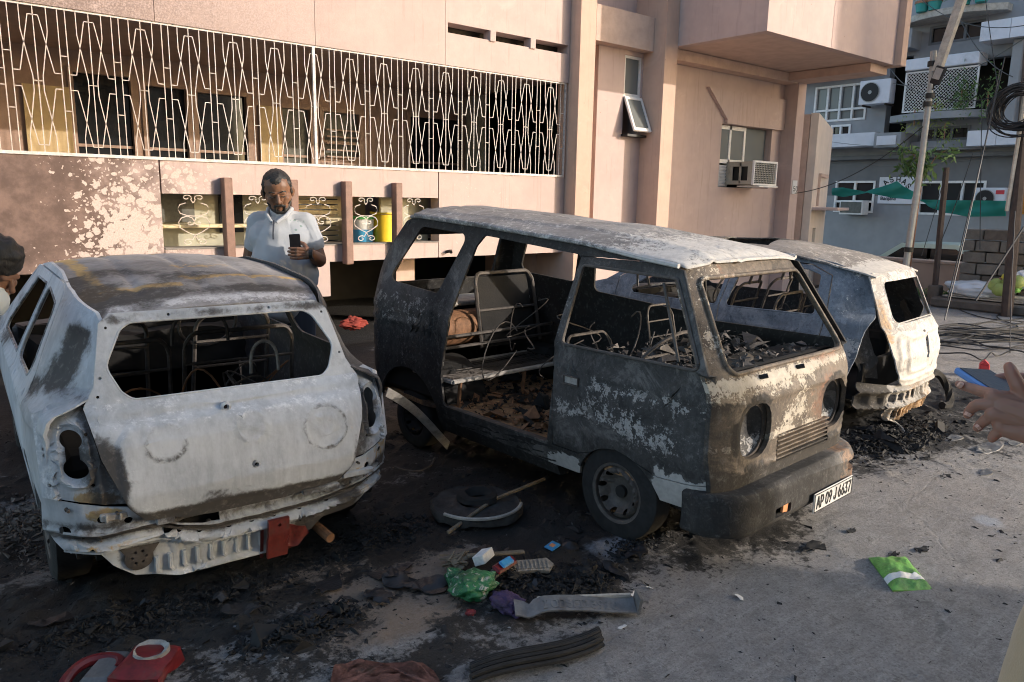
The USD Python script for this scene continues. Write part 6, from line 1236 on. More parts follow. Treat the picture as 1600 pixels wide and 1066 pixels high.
# the bystander at the right edge: only hands and a khaki side are in the picture
cp = lambda px, py, d: CPOS + ray(px, py) * d
kx = lambda f, r, z: np.array([_fw[0] * f + _rt[0] * r, _fw[1] * f + _rt[1] * r, z])
kp = thing('person', 'person in khaki at the right edge holding a blue phone in both hands', 'person', kx(.92, .92, 0))
J = lambda *a: [(cp(x, y, d), r_) for x, y, d, r_ in a]
nh = [J((1566, 636, 1.235, .0225), (1640, 662, 1.20, .025), (1700, 700, 1.15, .025)), J((1552, 622, 1.238, .0135), (1612, 634, 1.225, .021)), J((1552, 648, 1.23, .0135), (1618, 664, 1.215, .021)), J((1566, 670, 1.225, .012), (1630, 684, 1.20, .019)), J((1550, 620, 1.238, .0105), (1562, 668, 1.225, .0105)),
      J((1552, 617, 1.24, .0105), (1530, 611, 1.27, .0094), (1512, 605, 1.29, .0085), (1499, 601, 1.30, .0074)),
      J((1548, 632, 1.236, .0105), (1528, 632, 1.25, .0095), (1518, 638, 1.262, .0086), (1512, 648, 1.268, .0074)),
      J((1551, 650, 1.232, .0100), (1540, 656, 1.24, .0090), (1533, 662, 1.248, .0082), (1527, 669, 1.252, .0070)),
      J((1566, 670, 1.225, .0095), (1556, 678, 1.23, .0085), (1550, 685, 1.236, .0074)),
      J((1600, 622, 1.225, .0145), (1590, 602, 1.225, .0120), (1581, 584, 1.23, .0106), (1577, 573, 1.235, .0085))]
fh = [J((1640, 600, 1.33, .025), (1700, 640, 1.30, .027)), J((1605, 596, 1.33, 0.0158), (1650, 606, 1.32, .025)), J((1604, 592, 1.325, 0.0110), (1572, 590, 1.325, 0.0092), (1548, 595, 1.325, 0.0084), (1534, 604, 1.325, 0.0075)), J((1606, 606, 1.33, 0.0110), (1576, 606, 1.335, 0.0092), (1554, 612, 1.335, 0.0084)), J((1610, 618, 1.33, 0.0106), (1585, 622, 1.335, 0.0092), (1566, 628, 1.335, 0.0079)), J((1614, 630, 1.33, 0.0097), (1594, 636, 1.335, 0.0084), (1580, 642, 1.335, 0.0075))]
arms = [[(cp(1700, 700, 1.15), .027), (kx(.92, 1.22, 1.16), .042), (kx(.80, 1.14, 1.46), .056)], [(cp(1700, 640, 1.30), .027), (kx(1.02, 1.45, 1.18), .042), (kx(.86, 1.32, 1.48), .056)]]
kt = [[(kx(.92, 1.06, 1.52), .10), (kx(.92, 1.0, 1.34), .155), (kx(.94, .955, 1.15), .19), (kx(.94, .94, .98), .20)], [(kx(.88, 1.16, 1.48), .07), (kx(.90, 1.3, 1.48), .07)], [(kx(.94, 1.15, 1.1), .18), (kx(.94, .98, 1.1), .19)]]
kl = [[(kx(.93, .96 + .2 * e, .92), .13), (kx(.95, .97 + .2 * e, .5), .08), (kx(.92, .98 + .2 * e, .1), .055)] for e in (0, 1)] + [[(kx(.90, .98 + .2 * e, .05), .05), (kx(1.14, .98 + .2 * e, .04), .035)] for e in (0, 1)]
Fk = fwv * .8 - np.array([0, 0, .6]); Uk = fwv * .6 + np.array([0, 0, .8]); kh, kq = head_parts(kx(.96, 1.12, 1.72), rtv, Fk, Uk, 1.05)
def creased(m, sd):
    v = m.vertices; m.vertices = v + m.vertex_normals * (.0016 * (meshkit.fbm(v * 120, 3, sd)[:, None] - .5)); return m
part(kp, 'body', cat(creased(blob(nh, .0045, 5), 81), creased(blob(fh, .006, 5), 82), blob(arms + kt + kl + kh + [[(kx(.92, 1.08, 1.5), .07), (kx(.94, 1.1, 1.64), .065)]], .035, 5)), 'tan_skin', True)
kshirt = blob([[(a, r_ + .02) for a, r_ in c_] for c_ in kt] + [[(arms[0][2][0], .078), (arms[0][1][0] * .45 + arms[0][2][0] * .55, .075)], [(arms[1][2][0], .078), (arms[1][1][0] * .45 + arms[1][2][0] * .55, .075)]], .03, 5); v = kshirt.vertices; kshirt.vertices = v + kshirt.vertex_normals * (.02 * (meshkit.fbm(v * 5, 4, 83)[:, None] - .5))
part(kp, 'shirt', kshirt, 'khaki_cloth', True); part(kp, 'trousers', blob([[(a, r_ + .02) for a, r_ in c_] for c_ in kl[:2]], .04, 4), 'khaki_cloth', True)
for e in (2, 3): part(kp, 'shoe', blob([kl[e]], .03, 2), 'black_iron')
part(kp, 'hair', blob([[(kq(0, -.03, .055), .104), (kq(0, .03, .085), .078)]], .02, 3), 'black_hair', True)
for (x, y, d, x2, y2) in ((1498, 600, 1.296, 1503, 603), (1511, 650, 1.266, 1514, 645), (1526, 669, 1.251, 1530, 666)):
    part(kp, 'fingernail', tube([cp(x, y, d - .006), cp(x2, y2, d - .007)], .0055, 6), 'palm_skin')
bp_ = thing('phone', 'blue cased phone in the hands at the right edge', 'phone', cp(1520, 590, 1.28))
A0, A1 = cp(1492, 573, 1.335), cp(1560, 618, 1.245); lx = A1 - A0; lx /= np.linalg.norm(lx); wx = fwv * .92 + rtv * .30 + np.array([0, 0, .18]); wx -= lx * (wx @ lx); wx /= np.linalg.norm(wx); ux = np.cross(lx, wx); ux = ux if ux[2] > 0 else -ux
M4 = np.eye(4); M4[:3, 0], M4[:3, 1], M4[:3, 2] = lx, wx, ux; M4[:3, 3] = A0
for nm, bb, mt in (('case', bbox(0, .118, 0, .074, -.012, 0, .003), 'phone_blue'), ('screen', box(.006, .112, .005, .069, .0005, .0015), 'screen_glass')):
    b_ = bb; b_.apply_transform(M4); out(b_); part(bp_, nm, b_, mt)
# the stooping bystander at the left edge
lp = thing('person', 'person with dark curly hair leaning in at the left frame edge', 'person', (-.05, 3.75, 0))
lc_ = cp(-14, 424, 3.25); Fl = rtv * .85 - fwv * .1 - np.array([0, 0, .5]); Fl /= np.linalg.norm(Fl); Rl = np.cross(Fl, [0, 0, 1.]); Rl /= np.linalg.norm(Rl); Ul = np.cross(Rl, Fl); lh, lq = head_parts(lc_, Rl, Fl, Ul, 1.0)
sp0 = np.array([-.12, 3.62, 1.30])
lb = [[(lc_ + (-.03, -.05, -.07), .06), (sp0, .075)], [(sp0, .12), (V(-.22, 3.45, 1.05), .16), (V(-.24, 3.40, .9), .15)], [(sp0 + rtv * .1 + fwv * .14, .07), (sp0 - rtv * .1 - fwv * .14, .07)], [(V(-.20, 3.46, .9), .11), (V(-.18, 3.5, .5), .075), (V(-.2, 3.45, .08), .05)], [(V(-.36, 3.38, .9), .11), (V(-.36, 3.4, .5), .075), (V(-.38, 3.3, .08), .05)], [(V(-.2, 3.45, .05), .045), (V(-.1, 3.6, .035), .035)], [(V(-.38, 3.3, .05), .045), (V(-.28, 3.46, .035), .035)],
      [(sp0 - rtv * .12 - fwv * .12, .06), (V(-.42, 3.4, 1.08), .045), (V(-.3, 3.62, .98), .032)], [(sp0 + rtv * .08 + fwv * .15, .06), (V(-.12, 3.95, 1.08), .045), (V(-.08, 4.05, .88), .032)]]
hL = hand(V(-.3, 3.62, .98), rtv, fwv, (0, 0, -1.), 1., (15, 20, 15)) + hand(V(-.08, 4.05, .88), rtv, -np.array([0, 0, 1.]), fwv, 1., (15, 20, 15))
part(lp, 'body', cat(blob(lh + lb, .03, 5), blob(lh, .012, 4), blob(hL, .008, 4)), 'brown_skin', True)
part(lp, 'shirt', blob([[(a, r_ + .018) for a, r_ in c_] for c_ in lb[1:3]] + [[(lb[7][0][0], .08), (lb[7][1][0], .07)], [(lb[8][0][0], .08), (lb[8][1][0], .07)]] + [[(lc_ + (-.03, -.045, -.12), .085), (sp0, .11)]], .03, 4), 'pale_shirt', True)
part(lp, 'trousers', blob([[(a, r_ + .02) for a, r_ in c_] for c_ in lb[3:5]], .04, 3), 'denim_dark', True)
for k in (5, 6): part(lp, 'shoe', blob([lb[k]], .03, 2), 'black_iron')
hm = blob([[(lq(0, -.035, .055), .105), (lq(0, .01, .085), .085), (lq(0, .055, .08), .05)], [(lq(-.06, -.01, .03), .055), (lq(.06, -.01, .03), .055)], [(lq(0, -.08, .0), .06), (lq(0, -.06, -.05), .05)]], .012, 2)
v = hm.vertices; hm.vertices = v + hm.vertex_normals * (.045 * np.clip(meshkit.fbm(v * 30, 3, 91)[:, None] - .42, 0, 1)); part(lp, 'hair', hm, 'black_hair', True)
# ------------------------------------------------------------------ things lying about
plain('aluminium_soot', (.15, .15, .15), .5, .25, 14, .4, metallic=.3, dirt=.7); 
g = G(); n = g.noise(9, 5, .7); k = g.noise(22, 6, .75, dist=1.); c = g.mix(g.step(n, .35, .65), (.008, .055, .022), (.025, .16, .06)); c = g.mix(g.mul(g.step(k, .56, .60), .85), c, (.42, .41, .38)); c = g.mix(g.mul(g.step(g.noise(6, 6, .7), .52, .62), .85), c, (.02, .017, .015)); g.make('bag_green_dark', g.bsdf(c, .38, normal=g.bump(g.add(n, k), .7, .012)))
plain('packet_green', (.11, .27, .055), .35, .45, 11, .5, dirt=.6)
plain('packet_white', (.62, .62, .60), .5, .15, 20); plain('purple_cloth', (.05, .03, .085), .8, .5, 9, .5, dirt=1.); plain('blue_packet', (.05, .25, .50), .4, .2, 10); plain('red_plastic', (.12, .010, .013), .4, .45, 14, dirt=1.); plain('red_cloth', (.26, .04, .025), .8, .3, 9); plain('brush_wood', (.32, .18, .09), .7, .2, 12); plain('bristle_grey', (.22, .20, .17), .9, .4, 60); plain('burnt_wood', (.17, .14, .10), .85, .4, 12, dirt=.6)
plain('melted_plastic', (.016, .016, .018), .38, .5, 20, .7); plain('burnt_wheel_rubber', (.035, .034, .033), .8, .6, 12, .8); plain('red_powder', (.16, .075, .06), .9, .4, 14, .6, dirt=.8); plain('charcoal', (.009, .009, .0095), .75, .5, 40); plain('ash_flake', (.22, .22, .225), .8, .4, 40); plain('paper_scrap', (.60, .58, .55), .8, .15, 20); plain('bucket_blue', (.05, .26, .45), .4, .1, 5); plain('bucket_yellow', (.72, .50, .03), .4, .08, 5); plain('bucket_white', (.62, .62, .58), .5, .1, 5); plain('lid_green', (.06, .26, .07), .5, .1, 5); plain('white_ash', (.27, .26, .24), .8, .35, 20, dirt=.9)
gz = lambda x, y: float(ground_height(np.array([[x, y, 0.]]))[0])
def on(px, py, z=0.): p = gp(px, py); return V(p[0], p[1], gz(p[0], p[1]) + z)
# burnt spare wheel lid and rods
q = on(745, 802); t = thing('tyre_carcass', 'round burnt tyre carcass lying flat between hatchback and van', 'tyre', q)
part(t, 'disc', jitter(moved(lathe([(0, .02), (.06, .03), (.10, .055), (.14, .05), (.20, .03), (.245, .045), (.26, .03), (.255, 0), (0, 0)], 40), q + (0, 0, .02)), .03, 9), 'burnt_wheel_rubber', 40); part(t, 'hub', jitter(moved(lathe([(.045, .05), (.075, .085), (.11, .075), (.12, .05), (.045, .05)], 26), q + (.02, .02, .035)), .014, 15), 'burnt_rubber', 40); part(t, 'bead_wire', tube([q + (.25 * math.cos(a), 0.25 * math.sin(a), .075) for a in np.linspace(3.3, 5.5, 20)], .010, 6), 'pale_burnt_steel')
solo('metal_rod', 'thin scorched rod lying across the round burnt carcass', 'rod', tube([on(700, 842, .015), on(770, 805, .07), on(850, 767, .08)], .011, 6), 'burnt_wood')
SA, SB = gp(604, 622, .38), gp(700, 700, .02); SA = CPOS + (SA - CPOS) * .91; SB = CPOS + (SB - CPOS) * .985; SD = SB - SA; SW = np.cross(SD, [0, 0, 1.]); SW /= np.linalg.norm(SW)
stp = panel(sg.box(0, -.035, 1, .035), .006, lambda u, v, w: (SA[0] + SD[0] * u + SW[0] * (.4 * v + w), SA[1] + SD[1] * u + SW[1] * (.4 * v + w), SA[2] + .04 + SD[2] * u + .03 * np.sin(u * 4) + .92 * v), .04)
solo('metal_strip', 'bent scorched metal strip leaning under the rear of the van', 'metal strip', out(stp), 'pale_burnt_steel', 40)
solo('bent_wire', 'bent wire on the ground beneath the van sill', 'wire', tube(spline([on(615, 735, .015), on(650, 740, .02), on(680, 722, .03)], 16), .007, 5), 'burnt_steel')
# embossed metal strip
A0, A1 = on(805, 975), on(995, 967); d = A1 - A0; L = np.hypot(d[0], d[1]); an = math.atan2(d[1], d[0])
t = thing('embossed_strip', 'dented grey metal strip with embossed characters lying in front of the van', 'metal strip', A0, rz=an, local=True)
st = panel(sg.box(0, 0, L, .085).difference(sg.Polygon([(.03, .1), (.065, .07), (.10, .1)])), .006, lambda u, v, w: (u, v * .85, .022 + .35 * v + .012 * np.sin(u * 9) - .02 * np.exp(-((u - .06) / .04) ** 2) + w * 1. + .004 * meshkit.fbm(np.stack([u * 20, v * 20, 0 * u], -1), 3, 5)), .015)
part(t, 'strip', out(st), 'aluminium_soot', 40); part(t, 'folded_edge', bbox(0.10, L - .01, .068, .080, .046, .066, .004), 'pale_burnt_steel'); part(t, 'end_tab', obox((L + .012, .045, .04), .012, .09, .07, ry=.2), 'aluminium_soot')
tx = meshkit.text_mesh('I OD3FI1391U', .045, .003, True); e = tx.extents; tx.apply_scale([(L - .2) / e[0], 1, 1]); v = tx.vertices.copy(); tx.vertices = np.stack([.12 + v[:, 0], .012 + v[:, 1] * .85, .029 + .35 * (.016 + v[:, 1]) + .012 * np.sin((.12 + v[:, 0]) * 9) + v[:, 2]], -1); part(t, 'embossing', tx, 'aluminium_soot', False)
# rubbish heap
solo('plastic_bag', 'scorched green plastic bag in the rubbish heap before the van', 'plastic bag', lump(on(740, 930, .04), (.10, .085, .055), 21, .5, 4), 'bag_green_dark', 40)
solo('plastic_bag', 'torn dark green bag scrap at the left of the rubbish heap', 'plastic bag', lump(on(714, 915, .03), (.05, .06, .04), 23, .6, 4), 'bag_green_dark', 40)
q = on(755, 893, .075); t = thing('carton', 'small white carton on top of the rubbish heap', 'carton', q); part(t, 'box', jitter(moved(bbox(-.05, .05, -.03, .03, -.022, .022, .003), q, rz=.45, rx=-.4), .003, 20), 'packet_white'); part(t, 'flap', moved(box(.051, .054, -.028, .028, -.02, .02), q, rz=.45, rx=-.4), 'paper_scrap')
q = on(787, 906, .05); t = thing('scrubbing_brush', 'red backed scrubbing brush lying in the rubbish heap', 'brush', q)
part(t, 'back', moved(bbox(-.075, .075, -.026, .026, .0, .02, .01), q, rz=.25, rx=.5), 'red_plastic'); part(t, 'grip', moved(bbox(-.04, .045, -.02, .02, .02, .034, .008), q, rz=.25, rx=.5), 'blue_packet')
for k in range(16): part(t, 'bristle_tuft', moved(rod((-.065 + .018 * (k % 8), -.014 + .028 * (k // 8), -.035), (-.065 + .018 * (k % 8), -.014 + .028 * (k // 8), 0), .006, 5), q, rz=.25, rx=.5), 'bristle_grey' if k % 8 < 5 else 'brush_wood')
q = on(822, 897, .03); t = thing('shoe_sole', 'grey ribbed shoe sole right of the scrubbing brush', 'shoe', q); so = sg.Polygon([(-.11, -.03), (-.05, -.035), (.04, -.03), (.10, -.038), (.125, 0), (.10, .038), (.04, .032), (-.05, .03), (-.11, .03), (-.13, 0)]).buffer(.006, 3)
part(t, 'sole', moved(plate_xy(so, 0, .018), q, rz=-.55, rx=.25), 'bristle_grey');
for k in range(11): part(t, 'rib', moved(box(-.10 + k * .02, -.09 + k * .02, -.028, .028, .0185, .023), q, rz=-.55, rx=.25), 'bristle_grey')
solo('charred_stick', 'charred flat stick across the top of the rubbish heap', 'stick', moved(bbox(-.14, .14, -.014, .014, 0, .014, .004), on(775, 883, .05), rz=-.5), 'burnt_wood')
solo('purple_cloth', 'crumpled purple cloth at the left end of the embossed strip', 'cloth', lump(on(792, 950, .02), (.06, .09, .04), 27, .6, 4), 'purple_cloth', 40)
solo('leaf_bundle', 'bundle of scorched brown leaves at the left of the rubbish heap', 'leaves', cat(*[obox(on(700 + 22 * r_.random(), 878 + 14 * r_.random(), .02 + .03 * r_.random()), .10, .02, .004, rz=r_.normal(), rx=r_.normal() * .4) for r_ in [np.random.default_rng(k) for k in range(16)]]), 'burnt_wood', False)
t_ = on(735, 962, .008); solo('red_scrap', 'tiny red plastic scrap below the green bag', 'scrap', lump(t_, (.022, .02, .01), 31, .6), 'red_plastic', 40)
q = on(863, 861, .012); t = thing('sachet', 'small bright blue sachet with an orange mark', 'packet', q); part(t, 'wrapper', moved(bbox(-.042, .042, -.026, .026, -.005, .005, .004), q, rz=.3, rx=.15), 'blue_packet'); part(t, 'mark', moved(box(-.018, .014, -.012, .012, .0052, .006), q, rz=.3, rx=.15), 'amber_lens')
# green packet on the concrete
C4 = [on(1357, 873), on(1415, 870), on(1453, 918), on(1395, 924)]; cx_ = sum(C4) / 4; ux_ = (C4[1] - C4[0]); uy_ = (C4[3] - C4[0]); 
t = thing('green_packet', 'bright green plastic packet with a white band lying on bare concrete', 'packet', cx_)
def pk_fn(u, v, w): 
    puff = .028 * (1 - np.abs(2 * u - 1) ** 5) * (1 - np.abs(2 * v - 1) ** 5); p = C4[0][None] + u[:, None] * ux_ + v[:, None] * uy_; n = meshkit.fbm(np.stack([u * 5, v * 7, 0 * u], -1), 4, 41) - .5
    z = np.where(w > .5, .008 + puff * (1 + 1.1 * n) + .012 * n, .003); return p[:, 0], p[:, 1], p[:, 2] + z
def pk_part(v0, v1, du=0.): 
    mm = tm(manifold3d.Manifold.cube([1, v1 - v0, 1]).translate([0, v0, 0]).refine_to_length(.06)); vv = mm.vertices; r_ = np.stack(pk_fn(vv[:, 0], vv[:, 1], vv[:, 2]), -1); r_[:, 2] += du; return out(trimesh.Trimesh(r_, mm.faces, process=False))
part(t, 'wrapper', pk_part(0, .64), 'packet_green', 40); part(t, 'band', pk_part(.64, .80), 'packet_white', 40); part(t, 'wrapper_end', pk_part(.80, 1), 'packet_green', 40)
# red tail lamp pieces at the lower left
q = on(232, 1058, .0); t = thing('broken_tail_lamp', 'broken red tail lamp with a round grey socket at the bottom left', 'tail lamp', q, rz=math.radians(-38), local=True)
part(t, 'lens', jitter(tm(manifold3d.Manifold.hull_points(np.array([(x, y, z) for x in (-.085, .085) for y in (-.11, .09) for z in (0, .06)] + [(x, y, .078) for x in (-.06, .05) for y in (-.06, .07)], float)).refine_to_length(.03)), .016, 11), 'red_plastic', 40); part(t, 'socket', jitter(moved(lathe([(0, .035), (.02, .04), (.045, .082), (.058, .090), (.066, .07), (0, .03)], 24), (.0, .03, .0)), .012, 18), 'white_ash'); part(t, 'housing', jitter(bbox(-.20, -.092, -.10, .09, 0, .05, .015), .01, 8), 'aluminium_soot', 40)
qa = [on(100, 1085, .03), on(120, 1066, .05), on(150, 1050, .05), on(180, 1046, .045), on(186, 1062, .03)]
solo('tail_lamp_rim', 'curved red tail lamp rim beside the broken lamp at the bottom left', 'tail lamp', tube(spline(qa, 24), .020, 8), 'red_plastic', 40)
# torn rubber, red dust patch, scraps
q0 = [on(735, 1062, .02), on(800, 1045, .03), on(870, 1030, .03), on(920, 1012, .02), on(938, 1002, .02)]; t = thing('torn_rubber', 'torn strip of ribbed black rubber in the foreground', 'rubber strip', q0[2])
for k in range(7): part(t, 'strand', tube(spline([p + V(.012 * (k - 3), .016 * (k - 3), .008 * math.sin(k * 2) + .006 * (k % 2)) for p in q0], 20) + np.array([0, 0, .005]), .010, 6), 'burnt_rubber')
solo('red_dust', 'patch of brick red burnt powder at the bottom centre', 'powder', (lambda: (lambda mm: trimesh.Trimesh(np.stack([mm.vertices[:, 0], mm.vertices[:, 1], [gz(a, b) + .004 + .02 * max(0, c_ - .35) for a, b, c_ in zip(mm.vertices[:, 0], mm.vertices[:, 1], meshkit.fbm(mm.vertices * 9, 4, 47))]], -1), mm.faces, process=False))(tm(prism(sg.Polygon([gp(a, b)[:2] for a, b in ((520, 1085), (528, 1050), (560, 1036), (600, 1042), (640, 1040), (672, 1055), (690, 1085))]).buffer(.015), .0001).refine_to_length(.03))))(), 'red_powder', True)
solo('red_cloth', 'red crumpled cloth on the ground behind the van tail', 'cloth', lump(V(*ony(552, 506, 7.9)), (.15, .11, .07), 51, .6, 4), 'red_cloth', 40)
for k, (a, b, lb, s_) in enumerate(((990, 929, 'white paper scrap right of the rubbish heap', .02), (1156, 934, 'white paper scrap alone on the concrete', .022), (1014, 920, 'small pale scrap above the end of the embossed strip', .014), (972, 981, 'pale scrap under the end of the embossed strip', .02))):
    solo('paper_scrap', lb, 'scrap', jitter(moved(tm(prism(sg.Polygon([(-1.2 * s_, -.4 * s_), (-.2 * s_, -.7 * s_), (1.1 * s_, -.3 * s_), (.8 * s_, .5 * s_), (-.3 * s_, .35 * s_), (-1.0 * s_, .6 * s_)]), .002).refine_to_length(.008)), on(a, b, .004), rz=.2 + k, rx=.15), .007, 40, k), 'paper_scrap')
for k, (a, b, w_, lb) in enumerate(((1272, 855, .075, 'flat black charred flake in front of the number plate'), (1330, 829, .035, 'small black crumb on the concrete beyond the charred flake'), (1478, 745, .05, 'black scrap on the concrete below the khaki hands'), (1440, 858, .05, 'dark scrap just above the green packet'), (1395, 866, .04, 'dark crumb touching the green packet'))):
    solo('charred_flake', lb, 'charred flake', jitter(tm(prism(sg.Polygon([(w_ * (1 + .5 * math.sin(7 * q_ + k)) * math.cos(q_), w_ * (1 + .5 * math.cos(5 * q_ + k)) * math.sin(q_)) for q_ in np.linspace(0, 6, 13)]).buffer(0), .005).refine_to_length(.015)).apply_transform(trimesh.transformations.scale_and_translate([1, .5, 1], on(a, b))), .012, 25, k), 'charcoal', 40)
for k, (a, b, rx_, lb) in enumerate(((1545, 700, .28, 'grey melted sheet fragment by the hatchback tail'), (1490, 685, .2, 'dark melted fragment beside the white tailgate'), (1540, 740, .14, 'thin silvery trim piece on the road'), (1590, 690, .2, 'glassy grey fragment at the right edge'))):
    solo('melted_fragment', lb, 'fragment', jitter(tm(prism(sg.Point(0, 0).buffer(1, 8), .02).refine_to_length(.2)).apply_transform(trimesh.transformations.scale_and_translate([rx_ * .7, rx_ * .22, .6], on(a, b))), .02, 14, k + 5), 'aluminium_soot', 40)
q = gp(1536, 588); t = thing('juice_carton', 'small red and white carton standing on the road behind the blue phone', 'carton', V(q[0], q[1], 0)); part(t, 'carton', moved(bbox(-.06, .06, -.045, .045, 0, .12, .006), V(q[0], q[1], .01), rz=.4), 'red_mark'); part(t, 'white_side', moved(box(.061, .064, -.042, .042, .01, .11), V(q[0], q[1], .01), rz=.4), 'paper_scrap'); part(t, 'gable', moved(tm(manifold3d.Manifold.hull_points(np.array([(x, y, .122) for x in (-.058, .058) for y in (-.043, .043)] + [(x, 0, .165) for x in (-.058, .058)]))), V(q[0], q[1], .01), rz=.4), 'red_mark')
# buckets behind the low openings
q = V(*ony(567, 372, 8.86)); bz = 1.152
t = thing('bucket', 'blue and white lidded bucket behind the scroll work', 'bucket', (q[0], q[1], bz)); part(t, 'body', moved(lathe([(0, 0), (.125, 0), (.135, .17), (.132, .172), (0, .165)], 22), (q[0], q[1], bz)), 'bucket_blue'); part(t, 'band', moved(lathe([(.134, .171), (.143, .30), (.12, .30), (.12, .171)], 22), (q[0], q[1], bz)), 'bucket_white'); part(t, 'lid', moved(lathe([(0, .34), (.15, .335), (.152, .302), (0, .302)], 22), (q[0], q[1], bz)), 'lid_green')
q = V(*ony(600, 372, 8.82)); t = thing('bucket', 'tall yellow bucket beside the blue one behind the post', 'bucket', (q[0], q[1], bz)); part(t, 'body', moved(lathe([(0, 0), (.125, 0), (.155, .36), (.14, .36), (.115, .02), (0, .02)], 24), (q[0], q[1], bz)), 'bucket_yellow'); part(t, 'rim', moved(lathe([(.15, .362), (.18, .37), (.18, .39), (.15, .385), (.15, .362)], 24), (q[0], q[1], bz)), 'bucket_yellow')
# charred litter: too many pieces to count
def litter(n, mt, size, seed, w0, flat=.35, wts=None):
    r = np.random.default_rng(seed); vs, fs, got = [], [], 0
    base = np.array([(-1, -.6, 0), (1, -.5, 0), (.7, .8, 0), (-.8, .6, 0), (-.2, 0, 1), (.5, .1, .8)]); tri = np.array([(0, 1, 5), (0, 5, 4), (1, 2, 5), (2, 3, 4), (2, 4, 5), (3, 0, 4), (0, 2, 1), (0, 3, 2)])
    while got < n:
        p = np.stack([r.uniform(-.8, 8.6, 4000), r.uniform(.6, 6.5, 4000), np.zeros(4000)], -1); k = ground_mask(p); pr = w0(k, meshkit.fbm(p * 2.2, 4, seed)); p = p[r.random(4000) < pr][:n - got]
        h = ground_height(p)
        for (x, y, _), z in zip(p, h):
            s = size * r.lognormal(0, .55); a = r.uniform(0, 6.3); c_, s_ = math.cos(a), math.sin(a); b = base * (1 + .35 * r.normal(size=base.shape)) * (s, s * r.uniform(.3, 1), s * flat)
            v = np.stack([x + b[:, 0] * c_ - b[:, 1] * s_, y + b[:, 0] * s_ + b[:, 1] * c_, z - .002 + np.abs(b[:, 2])], -1); fs.append(tri + 6 * len(vs)); vs.append(v)
        got += len(p)
    return trimesh.Trimesh(np.vstack(vs), np.vstack(fs), process=False)
solo('charred_litter', 'black charred crumbs and flakes strewn around the cars', 'litter', litter(24000, 'charcoal', .0065, 1, lambda k, n: np.clip(k[:, 0] * 1.2 * np.clip((n - .42) * 7, 0, 1), 0, 1)), 'charcoal', False, kind='stuff')
solo('charred_chunks', 'larger burnt lumps and melted plastic strewn around the cars', 'litter', litter(1000, 'charcoal', .017, 2, lambda k, n: np.clip(k[:, 0] * np.clip((n - .5) * 6, 0, 1), 0, 1), .3), 'charcoal', False, kind='stuff')
solo('ash_flakes', 'pale ash flakes and glass crumbs strewn over the soot', 'litter', litter(2600, 'ash_flake', .0045, 3, lambda k, n: np.clip(.15 + .6 * k[:, 0], 0, 1) * np.clip((n - .44) * 4, 0, 1)), 'ash_flake', False, kind='stuff')
solo('dark_grit', 'scattered dark grit on the bare concrete', 'litter', litter(8000, 'charcoal', .0048, 4, lambda k, n: (1 - k[:, 0]) * np.clip((n - .42) * 5, .06, 1)), 'charcoal', False, kind='stuff')

def pile(n, size, c, rx, ry, seed, hmax):
    r = np.random.default_rng(seed); base = np.array([(-1, -.6, 0), (1, -.5, 0), (.7, .8, 0), (-.8, .6, 0), (-.2, 0, 1), (.5, .1, .8)]); tri = np.array([(0, 1, 5), (0, 5, 4), (1, 2, 5), (2, 3, 4), (2, 4, 5), (3, 0, 4), (0, 2, 1), (0, 3, 2)]); vs, fs = [], []; U = r.normal(size=(n, 2)) * .5; ZZ = ground_height(np.stack([c[0] + U[:, 0] * rx, c[1] + U[:, 1] * ry, np.zeros(n)], -1))
    for k in range(n):
        u = U[k]; s = size * r.lognormal(0, .6); x, y = c[0] + u[0] * rx, c[1] + u[1] * ry; z = ZZ[k] + hmax * max(0, 1 - np.hypot(*u) ** 2) * r.random()
        m = base * (1 + .4 * r.normal(size=base.shape)) * (s, s * r.uniform(.2, 1), s * .45); m = m @ trimesh.transformations.euler_matrix(r.normal() * .4, r.normal() * .4, r.uniform(0, 6.3))[:3, :3].T; fs.append(tri + 6 * len(vs)); vs.append(m + (x, y, z))
    return trimesh.Trimesh(np.vstack(vs), np.vstack(fs), process=False)
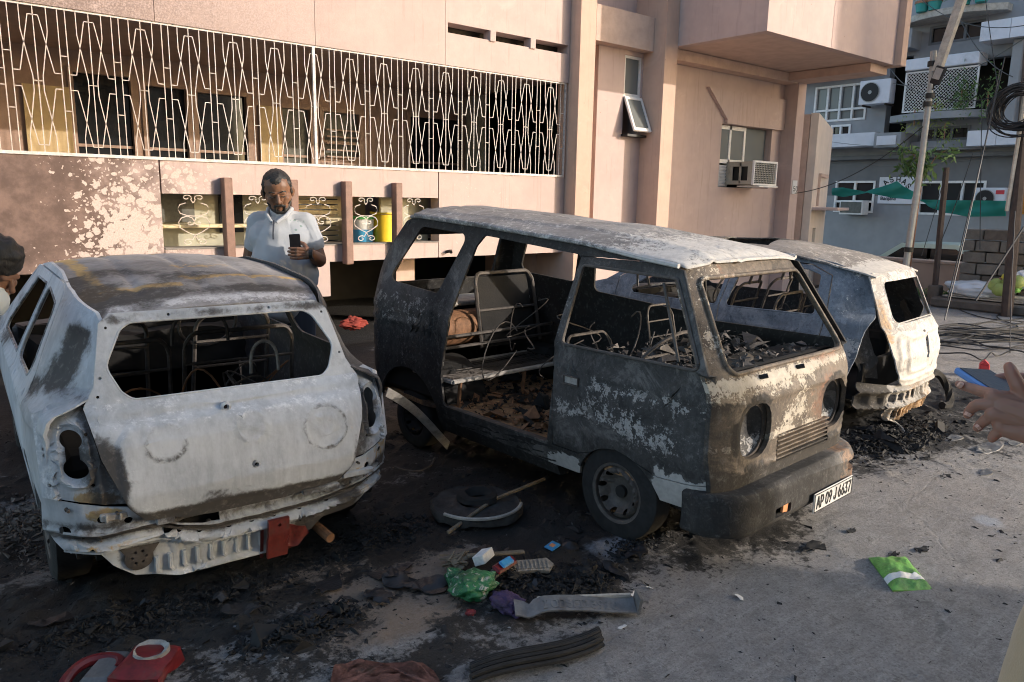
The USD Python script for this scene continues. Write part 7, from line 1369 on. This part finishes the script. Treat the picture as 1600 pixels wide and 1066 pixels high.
for k, (a, b, rx, ry, n, s_, h_, lb) in enumerate(((1400, 685, .8, .28, 2600, .010, .05, 'heap of burnt rubble under the white tailgate'), (800, 910, .26, .16, 1000, .0065, .035, 'black ash heap behind the embossed strip'), (905, 915, .25, .14, 1100, .008, .03, 'black ash heap left of the embossed strip end'), (330, 940, .7, .22, 1500, .0065, .025, 'burnt rubble in front of the grey hatchback'), (150, 985, .45, .16, 900, .007, .03, 'dark melted heap at the lower left'), (20, 830, .3, .5, 1200, .010, .03, 'brown rubble at the left frame edge'), (590, 840, .4, .18, 1000, .0065, .03, 'burnt rubble right of the grey hatchback'), (1000, 850, .3, .1, 700, .007, .02, 'burnt crumbs below the van front wheel'), (470, 985, .3, .12, 1100, .008, .03, 'burnt crumbs at the bottom left centre'))):
    solo('burnt_rubble', lb, 'rubble', pile(n, s_, gp(a, b), rx, ry, 60 + k, h_), 'stone_dark' if k == 5 else 'charcoal', False, kind='stuff')
# thin melted sheets of plastic and lining
r_ = np.random.default_rng(77); ms_ = [[], [], []]
for k in range(26):
    a, b = ((r_.uniform(60, 620), r_.uniform(900, 1010)) if k < 12 else (r_.uniform(560, 1050), r_.uniform(840, 950)) if k < 20 else (r_.uniform(1320, 1520), r_.uniform(660, 710)))
    R = r_.uniform(.04, .11); th = np.linspace(0, 2 * math.pi, 15)[:-1]; pg = sg.Polygon(np.stack([R * np.cos(th) * r_.uniform(.55, 1.25, 14), R * .55 * np.sin(th) * r_.uniform(.5, 1.3, 14)], -1)).buffer(0)
    if pg.geom_type != 'Polygon': continue
    mm = tm(prism(pg, .004).refine_to_length(.02)); v = mm.vertices.copy(); v[:, 2] += .006 + .09 * np.clip(meshkit.fbm(v * 14 + k * 5, 3, k) - .42, 0, 1); mm.vertices = v
    ms_[0 if k < 12 else 1 if k < 20 else 2].append(moved(mm, on(a, b), rz=r_.uniform(0, 3)))
for mm, lb in zip(ms_, ('thin black melted sheets curled on the soot before the grey hatchback', 'thin black melted sheets curled on the soot before the van wheel', 'thin black melted sheets curled on the soot under the white tailgate')): solo('melted_sheets', lb, 'melted plastic', cat(*mm), 'melted_plastic', 40, kind='stuff')
